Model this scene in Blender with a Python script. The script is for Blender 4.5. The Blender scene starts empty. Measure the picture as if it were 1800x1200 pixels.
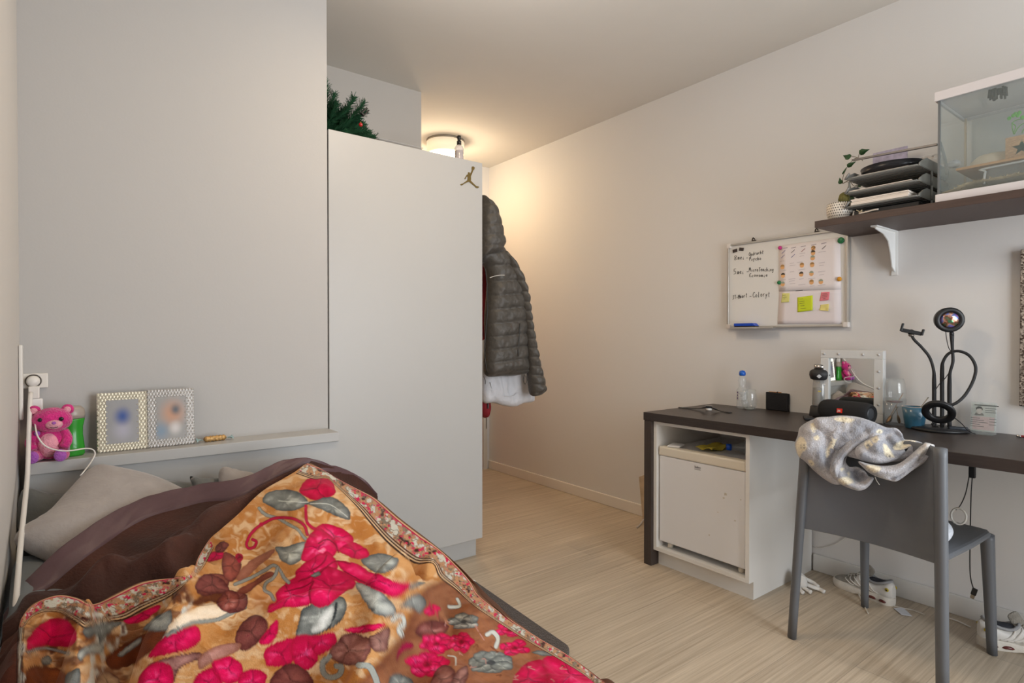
import bpy, bmesh, math, random
import numpy as np
from mathutils import Vector, Matrix, geometry
R = math.radians
rnd = random.Random(7)
col = bpy.context.scene.collection
scn = bpy.context.scene

# ------------------------------------------------------------------ camera
YAW, PITCH, FPX, CZ = R(37.4), R(0.6), 1010.0, 1.13
SH = FPX * math.tan(PITCH) - 6.0
fwd = Vector((math.sin(YAW) * math.cos(PITCH), math.cos(YAW) * math.cos(PITCH), -math.sin(PITCH)))
rgt = Vector((math.cos(YAW), -math.sin(YAW), 0))
upv = rgt.cross(fwd)
CAM = Vector((0, 0, CZ))
cd = bpy.data.cameras.new('camera'); cam = bpy.data.objects.new('camera', cd); col.objects.link(cam)
cam.location = CAM
cam.matrix_world = Matrix.Translation(CAM) @ Matrix((rgt, upv, -fwd)).transposed().to_4x4()
cd.sensor_width = 36; cd.lens = 36 * FPX / 1800; cd.shift_y = SH / 1800; cd.clip_start = .02
scn.camera = cam

def P(px, py, X=None, Y=None, Z=None):
    """a pixel of the 1800x1200 photograph -> the place in the room, on a plane X=, Y= or Z="""
    d = fwd + rgt * ((px - 900) / FPX) + upv * (-(py - 600 - SH) / FPX)
    if X is not None: t = X / d.x
    elif Y is not None: t = Y / d.y
    else: t = (Z - CZ) / d.z
    return CAM + d * t

def proj(p):
    x, y, z = p[..., 0], p[..., 1], p[..., 2] - CZ
    f = x * fwd.x + y * fwd.y + z * fwd.z
    r = x * rgt.x + y * rgt.y
    u = x * upv.x + y * upv.y + z * upv.z
    f = np.maximum(f, .05)
    return 900 + FPX * r / f, 600 + SH - FPX * u / f

# ------------------------------------------------------------------ materials
def lin(h):
    if isinstance(h, str):
        h = h.lstrip('#'); c = [int(h[i:i + 2], 16) / 255 for i in (0, 2, 4)]
    else: c = [v / 255 for v in h]
    return tuple(((v / 12.92) if v <= .04045 else ((v + .055) / 1.055) ** 2.4) for v in c) + (1,)

def nodes(m):
    m.use_nodes = True
    nt = m.node_tree
    return nt, nt.nodes, nt.links, nt.nodes['Principled BSDF']

MC = {}
def M(name, c, rough=.5, metal=0, bump=0, bscale=60, var=.04, vscale=6, spec=.5, sheen=0, trans=0, ior=1.45, stretch=None, coat=0, emis=0, alpha=1, detail=4):
    if name in MC: return MC[name]
    m = bpy.data.materials.new(name); nt, N, L, b = nodes(m)
    b.inputs['Roughness'].default_value = rough; b.inputs['Metallic'].default_value = metal
    b.inputs['Specular IOR Level'].default_value = spec; b.inputs['IOR'].default_value = ior
    if trans: b.inputs['Transmission Weight'].default_value = trans
    if sheen:
        b.inputs['Sheen Weight'].default_value = sheen; b.inputs['Sheen Roughness'].default_value = .4
    if coat: b.inputs['Coat Weight'].default_value = coat
    if alpha < 1: b.inputs['Alpha'].default_value = alpha
    c = lin(c)
    tc = N.new('ShaderNodeTexCoord'); mp = N.new('ShaderNodeMapping'); L.new(tc.outputs['Object'], mp.inputs[0])
    if stretch: mp.inputs['Scale'].default_value = stretch
    nz = N.new('ShaderNodeTexNoise'); nz.inputs['Scale'].default_value = vscale; nz.inputs['Detail'].default_value = detail
    L.new(mp.outputs[0], nz.inputs['Vector'])
    rp = N.new('ShaderNodeMix'); rp.data_type = 'RGBA'
    rp.inputs['A'].default_value = tuple(max(0, v * (1 - var * 2)) for v in c[:3]) + (1,)
    rp.inputs['B'].default_value = tuple(min(1, v * (1 + var * 2)) for v in c[:3]) + (1,)
    L.new(nz.outputs['Fac'], rp.inputs['Factor']); L.new(rp.outputs['Result'], b.inputs['Base Color'])
    if emis:
        b.inputs['Emission Color'].default_value = c; b.inputs['Emission Strength'].default_value = emis
    if bump:
        n2 = N.new('ShaderNodeTexNoise'); n2.inputs['Scale'].default_value = bscale; n2.inputs['Detail'].default_value = 3
        L.new(mp.outputs[0], n2.inputs['Vector'])
        bp = N.new('ShaderNodeBump'); bp.inputs['Strength'].default_value = bump; bp.inputs['Distance'].default_value = .01
        L.new(n2.outputs['Fac'], bp.inputs['Height']); L.new(bp.outputs[0], b.inputs['Normal'])
    MC[name] = m
    return m

def clear(name, c=(235, 240, 240), op=.06, rough=.03, refl=.04):
    """thin clear sheet: mostly see-through, mirrors at grazing angles"""
    if name in MC: return MC[name]
    m = bpy.data.materials.new(name); nt, N, L, b = nodes(m)
    b.inputs['Roughness'].default_value = rough; b.inputs['Base Color'].default_value = lin(c)
    tr = N.new('ShaderNodeBsdfTransparent'); tr.inputs[0].default_value = tuple(.9 + .1 * v for v in lin(c)[:3]) + (1,)
    mx = N.new('ShaderNodeMixShader'); lw = N.new('ShaderNodeLayerWeight'); lw.inputs['Blend'].default_value = .5; pw = N.new('ShaderNodeMath'); pw.operation = 'POWER'; pw.inputs[1].default_value = 4; L.new(lw.outputs['Facing'], pw.inputs[0]); fr = N.new('ShaderNodeMath'); fr.operation = 'MULTIPLY_ADD'; fr.inputs[1].default_value = .45; fr.inputs[2].default_value = refl; L.new(pw.outputs[0], fr.inputs[0])
    gl_ = N.new('ShaderNodeBsdfGlossy'); gl_.inputs['Roughness'].default_value = rough; m2 = N.new('ShaderNodeMixShader')
    mx.inputs[0].default_value = op; L.new(tr.outputs[0], mx.inputs[1]); L.new(b.outputs[0], mx.inputs[2])
    L.new(fr.outputs[0], m2.inputs[0]); L.new(mx.outputs[0], m2.inputs[1]); L.new(gl_.outputs[0], m2.inputs[2])
    L.new(m2.outputs[0], N['Material Output'].inputs[0])
    MC[name] = m
    return m

def vcol_mat(name, rough=.9, sheen=.25, bump=.3, bscale=350, spec=.2):
    m = bpy.data.materials.new(name); nt, N, L, b = nodes(m)
    a = N.new('ShaderNodeAttribute'); a.attribute_name = 'Col'
    tc = N.new('ShaderNodeTexCoord'); nz = N.new('ShaderNodeTexNoise'); nz.inputs['Scale'].default_value = bscale; nz.inputs['Detail'].default_value = 2
    L.new(tc.outputs['Object'], nz.inputs['Vector'])
    mr = N.new('ShaderNodeMapRange'); mr.inputs['To Min'].default_value = .86; mr.inputs['To Max'].default_value = 1.12
    L.new(nz.outputs['Fac'], mr.inputs['Value'])
    mx = N.new('ShaderNodeVectorMath'); mx.operation = 'SCALE'
    L.new(a.outputs['Color'], mx.inputs[0]); L.new(mr.outputs[0], mx.inputs['Scale'])
    L.new(mx.outputs[0], b.inputs['Base Color'])
    bp = N.new('ShaderNodeBump'); bp.inputs['Strength'].default_value = bump; bp.inputs['Distance'].default_value = .004
    L.new(nz.outputs['Fac'], bp.inputs['Height']); L.new(bp.outputs[0], b.inputs['Normal'])
    b.inputs['Roughness'].default_value = rough; b.inputs['Sheen Weight'].default_value = sheen; b.inputs['Sheen Roughness'].default_value = .35
    b.inputs['Specular IOR Level'].default_value = spec
    return m

# ------------------------------------------------------------------ mesh builder (world coordinates)
def WM(x, y, z):   # frame on the right wall: u to the right in the picture (-Y), v up, w out of the wall (-X)
    return Matrix(((0, 0, -1, x), (-1, 0, 0, y), (0, 1, 0, z), (0, 0, 0, 1)))
def HM(x, y, z):   # frame on the headboard wall: u = +X, v up, w = -Y
    return Matrix(((1, 0, 0, x), (0, 0, -1, y), (0, 1, 0, z), (0, 0, 0, 1)))
def TM(x, y, z, rz=0, rx=0, ry=0):
    return Matrix.Translation((x, y, z)) @ Matrix.Rotation(R(rz), 4, 'Z') @ Matrix.Rotation(R(ry), 4, 'Y') @ Matrix.Rotation(R(rx), 4, 'X')

def smooth_path(pts, n=8, closed=False):
    pts = [Vector(p) for p in pts]; out = []
    k = len(pts)
    rng = range(k if closed else k - 1)
    for i in rng:
        p0 = pts[(i - 1) % k] if closed or i > 0 else pts[i] * 2 - pts[i + 1]
        p1 = pts[i]; p2 = pts[(i + 1) % k]
        p3 = pts[(i + 2) % k] if closed or i + 2 < k else p2 * 2 - p1
        for j in range(n):
            t = j / n
            out.append(.5 * ((2 * p1) + (p2 - p0) * t + (2 * p0 - 5 * p1 + 4 * p2 - p3) * t * t + (3 * p1 - p0 - 3 * p2 + p3) * t ** 3))
    if not closed: out.append(pts[-1])
    return out

class MB:
    def __init__(s, mtx=None):
        s.v = []; s.f = []; s.s = []; s.M = mtx or Matrix.Identity(4)
    def at(s, mtx): s.M = mtx; return s
    def add(s, vs, fs, smooth=False):
        o = len(s.v); s.v += [tuple(s.M @ Vector(v)) for v in vs]
        s.f += [tuple(o + i for i in f) for f in fs]; s.s += [smooth] * len(fs)
        return s
    def box(s, x0, x1, y0, y1, z0, z1, b=0, seg=2):
        bm = bmesh.new(); bmesh.ops.create_cube(bm, size=1)
        for v in bm.verts: v.co = ((x0 + x1) / 2 + v.co.x * (x1 - x0), (y0 + y1) / 2 + v.co.y * (y1 - y0), (z0 + z1) / 2 + v.co.z * (z1 - z0))
        if b: bmesh.ops.bevel(bm, geom=list(bm.edges), offset=b, segments=seg, profile=.5, affect='EDGES')
        bm.verts.index_update()
        s.add([v.co[:] for v in bm.verts], [[v.index for v in f.verts] for f in bm.faces]); bm.free()
        return s
    def lathe(s, prof, n=32, smooth=True, sx=1, sy=1, twist=None):
        vs = []; fs = []; k = len(prof)
        for j, (r, z) in enumerate(prof):
            for i in range(n):
                a = 2 * math.pi * i / n
                q = r * (twist(a, z) if twist else 1)
                vs.append((q * math.cos(a) * sx, q * math.sin(a) * sy, z))
        for j in range(k - 1):
            for i in range(n):
                fs.append((j * n + i, j * n + (i + 1) % n, (j + 1) * n + (i + 1) % n, (j + 1) * n + i))
        if prof[0][0] > 1e-5: fs.append(tuple(reversed(range(n))))
        if prof[-1][0] > 1e-5: fs.append(tuple((k - 1) * n + i for i in range(n)))
        return s.add(vs, fs, smooth)
    def shell(s, prof, n=32, **k):   # open vessel: a closed profile loop
        vs = []; fs = []; m = len(prof)
        for (r, z) in prof:
            for i in range(n):
                a = 2 * math.pi * i / n; vs.append((r * math.cos(a), r * math.sin(a), z))
        for j in range(m - 1):
            for i in range(n): fs.append((j * n + i, j * n + (i + 1) % n, (j + 1) * n + (i + 1) % n, (j + 1) * n + i))
        return s.add(vs, fs, True)
    def ell(s, c, r, n=20, m=12):
        vs = []; fs = []
        for j in range(m + 1):
            t = math.pi * j / m
            for i in range(n):
                a = 2 * math.pi * i / n
                vs.append((c[0] + r[0] * math.sin(t) * math.cos(a), c[1] + r[1] * math.sin(t) * math.sin(a), c[2] - r[2] * math.cos(t)))
        for j in range(m):
            for i in range(n): fs.append((j * n + i, j * n + (i + 1) % n, (j + 1) * n + (i + 1) % n, (j + 1) * n + i))
        return s.add(vs, fs, True)
    def tube(s, pts, r, n=10, sm=0, closed=False, flat=1, up=None, smooth=True):
        pts = [Vector(p) for p in pts]
        if sm: 
            if isinstance(r, (list, tuple)):
                rr = [Vector((x, 0, 0)) for x in r]; r = [q.x for q in smooth_path(rr, sm)]
            pts = smooth_path(pts, sm, closed)
        k = len(pts); vs = []; fs = []; ref = Vector(up) if up else None; pn = None
        for i, p in enumerate(pts):
            a = pts[i - 1] if (i > 0 or closed) else p; b = pts[(i + 1) % k] if (i < k - 1 or closed) else p
            t = (b - a); t = t.normalized() if t.length > 1e-9 else Vector((0, 0, 1))
            if ref: nrm = ref.cross(t); 
            elif pn is None: nrm = t.orthogonal()
            else: nrm = pn - t * pn.dot(t)
            nrm = nrm.normalized() if nrm.length > 1e-6 else t.orthogonal().normalized()
            pn = nrm; bn = t.cross(nrm)
            rr = r[min(i, len(r) - 1)] if isinstance(r, (list, tuple)) else r
            for j in range(n):
                q = 2 * math.pi * (j + .5) / n
                vs.append(p + nrm * (rr * math.cos(q)) + bn * (rr * flat * math.sin(q)))
        for i in range(k if closed else k - 1):
            for j in range(n): fs.append((i * n + j, i * n + (j + 1) % n, ((i + 1) % k) * n + (j + 1) % n, ((i + 1) % k) * n + j))
        if not closed: fs += [tuple(reversed(range(n))), tuple((k - 1) * n + j for j in range(n))]
        return s.add(vs, fs, smooth and n > 4)
    def prism(s, poly, z0, z1, bevel=0):
        bm = bmesh.new(); vs = [bm.verts.new((p[0], p[1], z0)) for p in poly]
        f = bm.faces.new(vs); 
        if f.normal.z > 0: f.normal_flip()
        r = bmesh.ops.extrude_face_region(bm, geom=[f])
        for e in r['geom']:
            if isinstance(e, bmesh.types.BMVert): e.co.z = z1
        bmesh.ops.recalc_face_normals(bm, faces=bm.faces)
        if bevel: bmesh.ops.bevel(bm, geom=[e for e in bm.edges if abs(e.verts[0].co.z - e.verts[1].co.z) < 1e-6], offset=bevel, segments=2, affect='EDGES', profile=.5)
        bmesh.ops.triangulate(bm, faces=[f for f in bm.faces if len(f.verts) > 4])
        bm.verts.index_update()
        s.add([v.co[:] for v in bm.verts], [[v.index for v in f.verts] for f in bm.faces]); bm.free()
        return s
    def grid(s, rows, smooth=True, closed_u=False):
        n = len(rows[0]); vs = [p for r in rows for p in r]; fs = []
        for j in range(len(rows) - 1):
            for i in range(n if closed_u else n - 1): fs.append((j * n + i, j * n + (i + 1) % n, (j + 1) * n + (i + 1) % n, (j + 1) * n + i))
        return s.add(vs, fs, smooth)
    def inflate(s, outline, front, back, w, step=.012, disp=None, edge=0.0, power=.5):
        """closed cushion-like body: outline in local (u,v); bulges along +w by front and -w by back"""
        ol = [Vector((p[0], p[1])) for p in outline]
        xs = [p.x for p in ol]; ys = [p.y for p in ol]
        A = np.array([[p.x, p.y] for p in ol]); B = np.roll(A, -1, 0)
        def dist(Q):
            d = np.full(len(Q), 1e9); ins = np.zeros(len(Q), bool)
            for a, b in zip(A, B):
                e = b - a; L2 = max(1e-12, (e ** 2).sum()); t = np.clip(((Q - a) @ e) / L2, 0, 1)
                d = np.minimum(d, np.hypot(*(Q - a - t[:, None] * e).T))
                c = ((a[1] > Q[:, 1]) != (b[1] > Q[:, 1]))
                with np.errstate(divide='ignore', invalid='ignore'):
                    xi = (b[0] - a[0]) * (Q[:, 1] - a[1]) / (b[1] - a[1] + 1e-15) + a[0]
                ins ^= c & (Q[:, 0] < xi)
            return d, ins
        gx = np.arange(min(xs), max(xs), step); gy = np.arange(min(ys), max(ys), step * .866)
        Q = np.array([(x + (step / 2 if j % 2 else 0), y) for j, y in enumerate(gy) for x in gx])
        d, ins = dist(Q); Q = Q[ins & (d > step * .45)]
        pts = ol + [Vector(q) for q in Q]
        n = len(ol)
        vo, eo, fo, *_ = geometry.delaunay_2d_cdt(pts, [(i, (i + 1) % n) for i in range(n)], [], 1, 1e-7)
        V = np.array([[p.x, p.y] for p in vo]); d, _i = dist(V)
        h = np.clip(d / w, 0, 1); h = (1 - (1 - h) ** 2) ** power
        h[d < 1e-6] = 0
        D = disp(V[:, 0], V[:, 1], h) if disp else np.zeros(len(V))
        zf = edge + front * h + D * np.clip(d / (w * .25), 0, 1); zb = -edge - back * h
        k = len(V)
        vs = [(V[i, 0], V[i, 1], zf[i]) for i in range(k)]
        bi = {}
        for i in range(k):
            if d[i] < 1e-6 and edge == 0: bi[i] = i
            else: bi[i] = len(vs); vs.append((V[i, 0], V[i, 1], zb[i]))
        fs = []
        from collections import Counter
        cnt = Counter()
        for f in fo:
            a = (vo[f[1]] - vo[f[0]]); b = (vo[f[2]] - vo[f[0]])
            f = list(f) if a.x * b.y - a.y * b.x > 0 else list(reversed(f))
            fs.append(f); fs.append([bi[i] for i in reversed(f)])
            if edge:
                for q in range(3): cnt[(f[q], f[(q + 1) % 3])] += 1
        if edge:
            for (a, b) in list(cnt):
                if (b, a) not in cnt: fs.append([b, a, bi[a], bi[b]])
        return s.add(vs, fs, True)
    def mesh(s, name, off=Vector((0, 0, 0))):
        me = bpy.data.meshes.new(name)
        me.from_pydata([(v[0] - off.x, v[1] - off.y, v[2] - off.z) for v in s.v], [], s.f)
        me.polygons.foreach_set('use_smooth', s.s); me.update()
        bm = bmesh.new(); bm.from_mesh(me); bmesh.ops.recalc_face_normals(bm, faces=bm.faces); bm.to_mesh(me); bm.free()
        return me

def tag(o, label=None, cat=None, group=None, kind=None):
    if label: o['label'] = label
    if cat: o['category'] = cat
    if group: o['group'] = group
    if kind: o['kind'] = kind
    return o
def thing(name, label, cat, loc, group=None):
    o = bpy.data.objects.new(name, None); col.objects.link(o); o.empty_display_size = .05
    o.location = loc; o['root'] = list(loc)
    return tag(o, label, cat, group)
def part(mb, name, mat, parent, label=None, mats=None):
    off = Vector(parent['root']) if 'root' in parent else Vector((0, 0, 0))
    me = mb.mesh(name, off); me.materials.append(mat)
    o = bpy.data.objects.new(name, me); col.objects.link(o); o.parent = parent; o['root'] = list(off)
    if label: o['label'] = label
    return o
def solo(mb, name, mat, label, cat, group=None, kind=None):
    xs = [v[0] for v in mb.v]; ys = [v[1] for v in mb.v]; zs = [v[2] for v in mb.v]
    off = Vector(((min(xs) + max(xs)) / 2, (min(ys) + max(ys)) / 2, min(zs)))
    me = mb.mesh(name, off); me.materials.append(mat)
    o = bpy.data.objects.new(name, me); col.objects.link(o); o.location = off; o['root'] = list(off)
    return tag(o, label, cat, group, kind)
def struct(mb, name, mat): return solo(mb, name, mat, None, None, None, 'structure')
def text(s, mtx, size, mat, name, parent, ext=.0004, align='CENTER', sx=1):
    c = bpy.data.curves.new(name, 'FONT'); c.body = s; c.size = size; c.extrude = ext; c.align_x = align
    c.materials.append(mat)
    t = bpy.data.objects.new(name + '_tmp', c); col.objects.link(t); t.matrix_world = Matrix.Identity(4)
    bpy.context.view_layer.update()
    me0 = t.evaluated_get(bpy.context.evaluated_depsgraph_get()).to_mesh()
    b = MB(mtx @ Matrix.Diagonal((sx, 1, 1, 1))); b.add([v.co[:] for v in me0.vertices], [list(p.vertices) for p in me0.polygons])
    bpy.data.objects.remove(t, do_unlink=True)
    return part(b, name, mat, parent) if parent else b
def vn(x, y, s=0):
    """cheap smooth value noise, numpy"""
    x = np.asarray(x, float); y = np.asarray(y, float)
    xi = np.floor(x).astype(int); yi = np.floor(y).astype(int); fx = x - xi; fy = y - yi
    fx = fx * fx * (3 - 2 * fx); fy = fy * fy * (3 - 2 * fy)
    def hsh(a, b):
        h = (a * 374761393 + b * 668265263 + s * 1442695041) & 0x7fffffff
        h = ((h ^ (h >> 13)) * 1274126177) & 0x7fffffff
        return ((h ^ (h >> 16)) & 0xffff) / 65535.0
    return (hsh(xi, yi) * (1 - fx) + hsh(xi + 1, yi) * fx) * (1 - fy) + (hsh(xi, yi + 1) * (1 - fx) + hsh(xi + 1, yi + 1) * fx) * fy
def fbm(x, y, s=0, o=3):
    r = 0; a = .5
    for k in range(o): r = r + a * vn(x * 2 ** k, y * 2 ** k, s + k * 17); a *= .5
    return r / (1 - .5 ** o)
# ------------------------------------------------------------------ room
XL, XR, YH, YF, CEIL, YB = -.136, 2.87, 2.43, 4.08, 2.60, -1.30
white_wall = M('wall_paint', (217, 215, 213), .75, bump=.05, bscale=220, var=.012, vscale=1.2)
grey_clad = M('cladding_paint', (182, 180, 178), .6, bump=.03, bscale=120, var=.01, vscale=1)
ceil_m = M('ceiling_paint', (214, 210, 203), .9, bump=.05, bscale=200, var=.01)
trimw = M('trim_white', (226, 220, 212), .5, var=.02)
lam = M('white_laminate', (178, 177, 175), .38, bump=.02, bscale=300, var=.01, vscale=3)

def floor_mat():
    m = bpy.data.materials.new('vinyl_floor'); nt, N, L, b = nodes(m)
    tc = N.new('ShaderNodeTexCoord'); mp = N.new('ShaderNodeMapping'); mp.inputs['Scale'].default_value = (1.1, 60, 1)
    L.new(tc.outputs['Object'], mp.inputs[0])
    nz = N.new('ShaderNodeTexNoise'); nz.inputs['Scale'].default_value = 1.6; nz.inputs['Detail'].default_value = 6; nz.inputs['Roughness'].default_value = .65
    L.new(mp.outputs[0], nz.inputs['Vector'])
    m2 = N.new('ShaderNodeMapping'); m2.inputs['Scale'].default_value = (.35, 9, 1); L.new(tc.outputs['Object'], m2.inputs[0])
    n2 = N.new('ShaderNodeTexNoise'); n2.inputs['Scale'].default_value = 1.5; n2.inputs['Detail'].default_value = 3; L.new(m2.outputs[0], n2.inputs['Vector'])
    br = N.new('ShaderNodeTexBrick'); br.inputs['Scale'].default_value = 1; br.offset = .37
    br.inputs['Brick Width'].default_value = 1.22; br.inputs['Row Height'].default_value = .182; br.inputs['Mortar Size'].default_value = .0012
    br.inputs['Color1'].default_value = (.93, .93, .93, 1); br.inputs['Color2'].default_value = (1.03, 1.03, 1.03, 1); br.inputs['Mortar'].default_value = (.68, .68, .68, 1)
    L.new(tc.outputs['Object'], br.inputs['Vector'])
    ra = N.new('ShaderNodeValToRGB'); L.new(nz.outputs['Fac'], ra.inputs[0])
    ra.color_ramp.elements[0].position = .3; ra.color_ramp.elements[0].color = lin((168, 152, 131))
    ra.color_ramp.elements[1].position = .7; ra.color_ramp.elements[1].color = lin((208, 193, 172))
    r2 = N.new('ShaderNodeMapRange'); r2.inputs['To Min'].default_value = .9; r2.inputs['To Max'].default_value = 1.06; L.new(n2.outputs['Fac'], r2.inputs['Value'])
    v = N.new('ShaderNodeVectorMath'); v.operation = 'SCALE'; L.new(ra.outputs[0], v.inputs[0]); L.new(r2.outputs[0], v.inputs['Scale'])
    w = N.new('ShaderNodeVectorMath'); w.operation = 'MULTIPLY'; L.new(v.outputs[0], w.inputs[0]); L.new(br.outputs['Color'], w.inputs[1])
    L.new(w.outputs[0], b.inputs['Base Color']); b.inputs['Roughness'].default_value = .42
    bp = N.new('ShaderNodeBump'); bp.inputs['Strength'].default_value = .06; bp.inputs['Distance'].default_value = .003; L.new(nz.outputs['Fac'], bp.inputs['Height']); L.new(bp.outputs[0], b.inputs['Normal'])
    return m
struct(MB().box(XL - .1, XR + .1, YB - .1, YF + .1, -.1, 0), 'floor', floor_mat())
struct(MB().box(XL - .1, XR + .1, YB - .1, YF + .1, CEIL, CEIL + .1), 'ceiling', ceil_m)
struct(MB().box(XR, XR + .1, YB - .1, YF + .1, 0, CEIL), 'wall_right', white_wall)
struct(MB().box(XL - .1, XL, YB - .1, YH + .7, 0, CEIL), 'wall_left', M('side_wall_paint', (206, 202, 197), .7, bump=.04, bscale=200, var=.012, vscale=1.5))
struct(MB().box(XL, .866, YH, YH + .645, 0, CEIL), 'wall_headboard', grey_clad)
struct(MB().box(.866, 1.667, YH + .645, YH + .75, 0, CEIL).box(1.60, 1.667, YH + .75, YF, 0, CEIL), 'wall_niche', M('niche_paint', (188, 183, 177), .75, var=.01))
struct(MB().box(1.6, 1.92, YF, YF + .1, 0, CEIL).box(1.92, 2.835, YF, YF + .1, 2.12, CEIL).box(2.835, XR, YF, YF + .1, 0, CEIL), 'wall_far', white_wall)
# rear wall with window opening (behind the camera)
WX0, WX1, WZ0, WZ1 = 1.1, 2.75, .15, 2.25
struct(MB().box(XL, WX0, YB - .1, YB, 0, CEIL).box(WX1, XR, YB - .1, YB, 0, CEIL).box(WX0, WX1, YB - .1, YB, 0, WZ0).box(WX0, WX1, YB - .1, YB, WZ1, CEIL), 'wall_rear', white_wall)
wf = struct(MB().box(WX0, WX1, YB - .08, YB - .02, WZ0, WZ0 + .06).box(WX0, WX1, YB - .08, YB - .02, WZ1 - .06, WZ1)
       .box(WX0, WX0 + .06, YB - .08, YB - .02, WZ0, WZ1).box(WX1 - .06, WX1, YB - .08, YB - .02, WZ0, WZ1)
       .box((WX0 + WX1) / 2 - .03, (WX0 + WX1) / 2 + .03, YB - .08, YB - .02, WZ0, WZ1), 'window_1', M('window_frame_paint', (225, 225, 225), .4))
part(MB().box(WX0 + .05, WX1 - .05, YB - .052, YB - .048, WZ0 + .05, WZ1 - .05), 'window_pane', clear('window_glass', op=.0), wf)
# baseboards
def board(n, x0, x1, y0, y1): struct(MB().box(x0, x1, y0, y1, 0, .072, .004), n, trimw)
board('baseboard_right', XR - .013, XR, 1.8855, YF - .001)
struct(MB().box(XR - .013, XR, YB, 1.325, 0, .082, .003), 'baseboard_desk', M('baseboard_grey', (214, 212, 208), .55, var=.06))
# hall door in the far wall, red frame edge by the corner
d1 = struct(MB().box(1.92, 1.96, YF - .02, YF + .08, 0, 2.12).box(2.795, 2.835, YF - .02, YF + .08, 0, 2.12).box(1.92, 2.835, YF - .02, YF + .08, 2.08, 2.12), 'door_1', M('door_frame_white', (205, 200, 190), .45))
part(MB().box(1.965, 2.79, YF + .02, YF + .06, .008, 2.075), 'door_leaf', M('hall_red', (140, 38, 26), .45), d1, 'dark red door leaf')
part(MB().box(2.822, 2.829, YF - .0225, YF - .0195, .35, 1.2), 'strike_plate', M('steel', (150, 145, 135), .35, 1), d1)

# ------------------------------------------------------------------ wardrobe
W0, W1, WT = .869, 1.667, 2.022
t = thing('wardrobe', 'tall white laminate wardrobe with a flat front standing right of the bed', 'wardrobe', (1.27, YH + .3, 0))
part(MB().box(W0 + .001, W1 - .001, YH + .02, YH + .635, .105, WT - .001), 'cabinet_body', lam, t)
part(MB().box(W0 + .003, W1, YH, YH + .0185, .105, WT, .0015), 'door', lam, t)
part(MB().box(W0 + .005, W1 - .004, YH + .055, YH + .6, 0, .1045), 'plinth', lam, t)
E2 = lambda l: [(540 + x / 4.2857, 80 + y / 4.2857) for x, y in l]
man = E2([(1240, 912), (1252, 910), (1262, 920), (1258, 934), (1250, 940), (1243, 962), (1232, 985), (1234, 1005), (1232, 1018), (1250, 1036), (1272, 1058), (1292, 1062), (1294, 1068), (1284, 1075), (1270, 1072), (1262, 1062), (1240, 1044), (1218, 1026), (1206, 1030), (1180, 1042), (1172, 1050), (1160, 1054), (1152, 1048), (1158, 1042), (1170, 1040), (1190, 1026), (1206, 1014), (1208, 996), (1206, 984), (1198, 992), (1194, 1004), (1184, 1006), (1186, 998), (1192, 990), (1200, 975), (1212, 968), (1209, 958), (1216, 953), (1224, 957), (1224, 966), (1232, 958), (1240, 938), (1238, 926)])
mp = [P(x, y, Y=YH - .001) for x, y in man]
part(MB(HM(0, YH - .0004, 0)).prism([(p.x, p.z) for p in mp], 0, .0022), 'emblem', M('brass_sticker', (126, 106, 62), .35, .7), t, 'small gold emblem of a leaping figure')

# ------------------------------------------------------------------ headboard ledge
t = thing('headboard', 'white headboard box with a deep ledge running behind the pillows', 'headboard', (.36, YH - .08, 0))
part(MB().box(-.118, .865, YH - .132, YH - .001, .708, .745, .002), 'ledge', lam, t)
part(MB().box(-.112, .865, YH - .118, YH - .002, 0, .7075), 'panel', lam, t)

# ------------------------------------------------------------------ desk
DX, DY, DZ = 2.27, 1.885, .76
dark = M('dark_wood_laminate', (54, 46, 43), .36, bump=.12, bscale=70, var=.22, vscale=10, stretch=(14, .8, 14))
t = thing('desk', 'long dark brown wood desk along the right wall with a panel end', 'desk', (2.57, .6, 0))
part(MB().box(DX, XR - .001, -.9, DY, DZ - .04, DZ, .0015), 'desktop', dark, t)
part(MB().box(DX + .003, XR - .014, DY - .048, DY - .003, 0, DZ - .0405, .001), 'side_panel', M('dark_wood_vertical', (64, 55, 51), .45, bump=.12, bscale=70, var=.22, vscale=10, stretch=(14, 14, .8)), t)
part(MB().box(DX + .05, XR - .014, -.87, -.83, 0, DZ - .0405), 'side_panel', dark, t)

cab = M('cabinet_white', (226, 224, 220), .45, bump=.02, var=.015)
CY0, CY1, CX = 1.327, 1.836, 2.29
t = thing('fridge_cabinet', 'open white cabinet under the desk housing a small fridge', 'cabinet', ((CX + XR) / 2, 1.58, 0))
zb, zt = .079, .7195
part(MB().box(CX, XR - .02, CY0, CY0 + .018, zb, zt), 'side_panel', cab, t)
part(MB().box(CX, XR - .02, CY1 - .018, CY1, zb, zt), 'side_panel', cab, t)
part(MB().box(CX, XR - .02, CY0 + .0182, CY1 - .0182, zb, zb + .018), 'bottom_panel', cab, t)
part(MB().box(CX, XR - .02, CY0 + .0182, CY1 - .0182, zt - .016, zt), 'top_panel', cab, t)
part(MB().box(XR - .03, XR - .02, CY0 + .0182, CY1 - .0182, zb + .0182, zt - .0162), 'back_panel', cab, t)
part(MB().box(CX + .037, CX + .052, CY0 + .001, CY1 - .002, 0, zb - .0005), 'plinth', cab, t)
part(MB().box(CX + .0525, XR - .02, CY0 + .001, CY0 + .016, 0, zb - .0005), 'plinth', cab, t)

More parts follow.
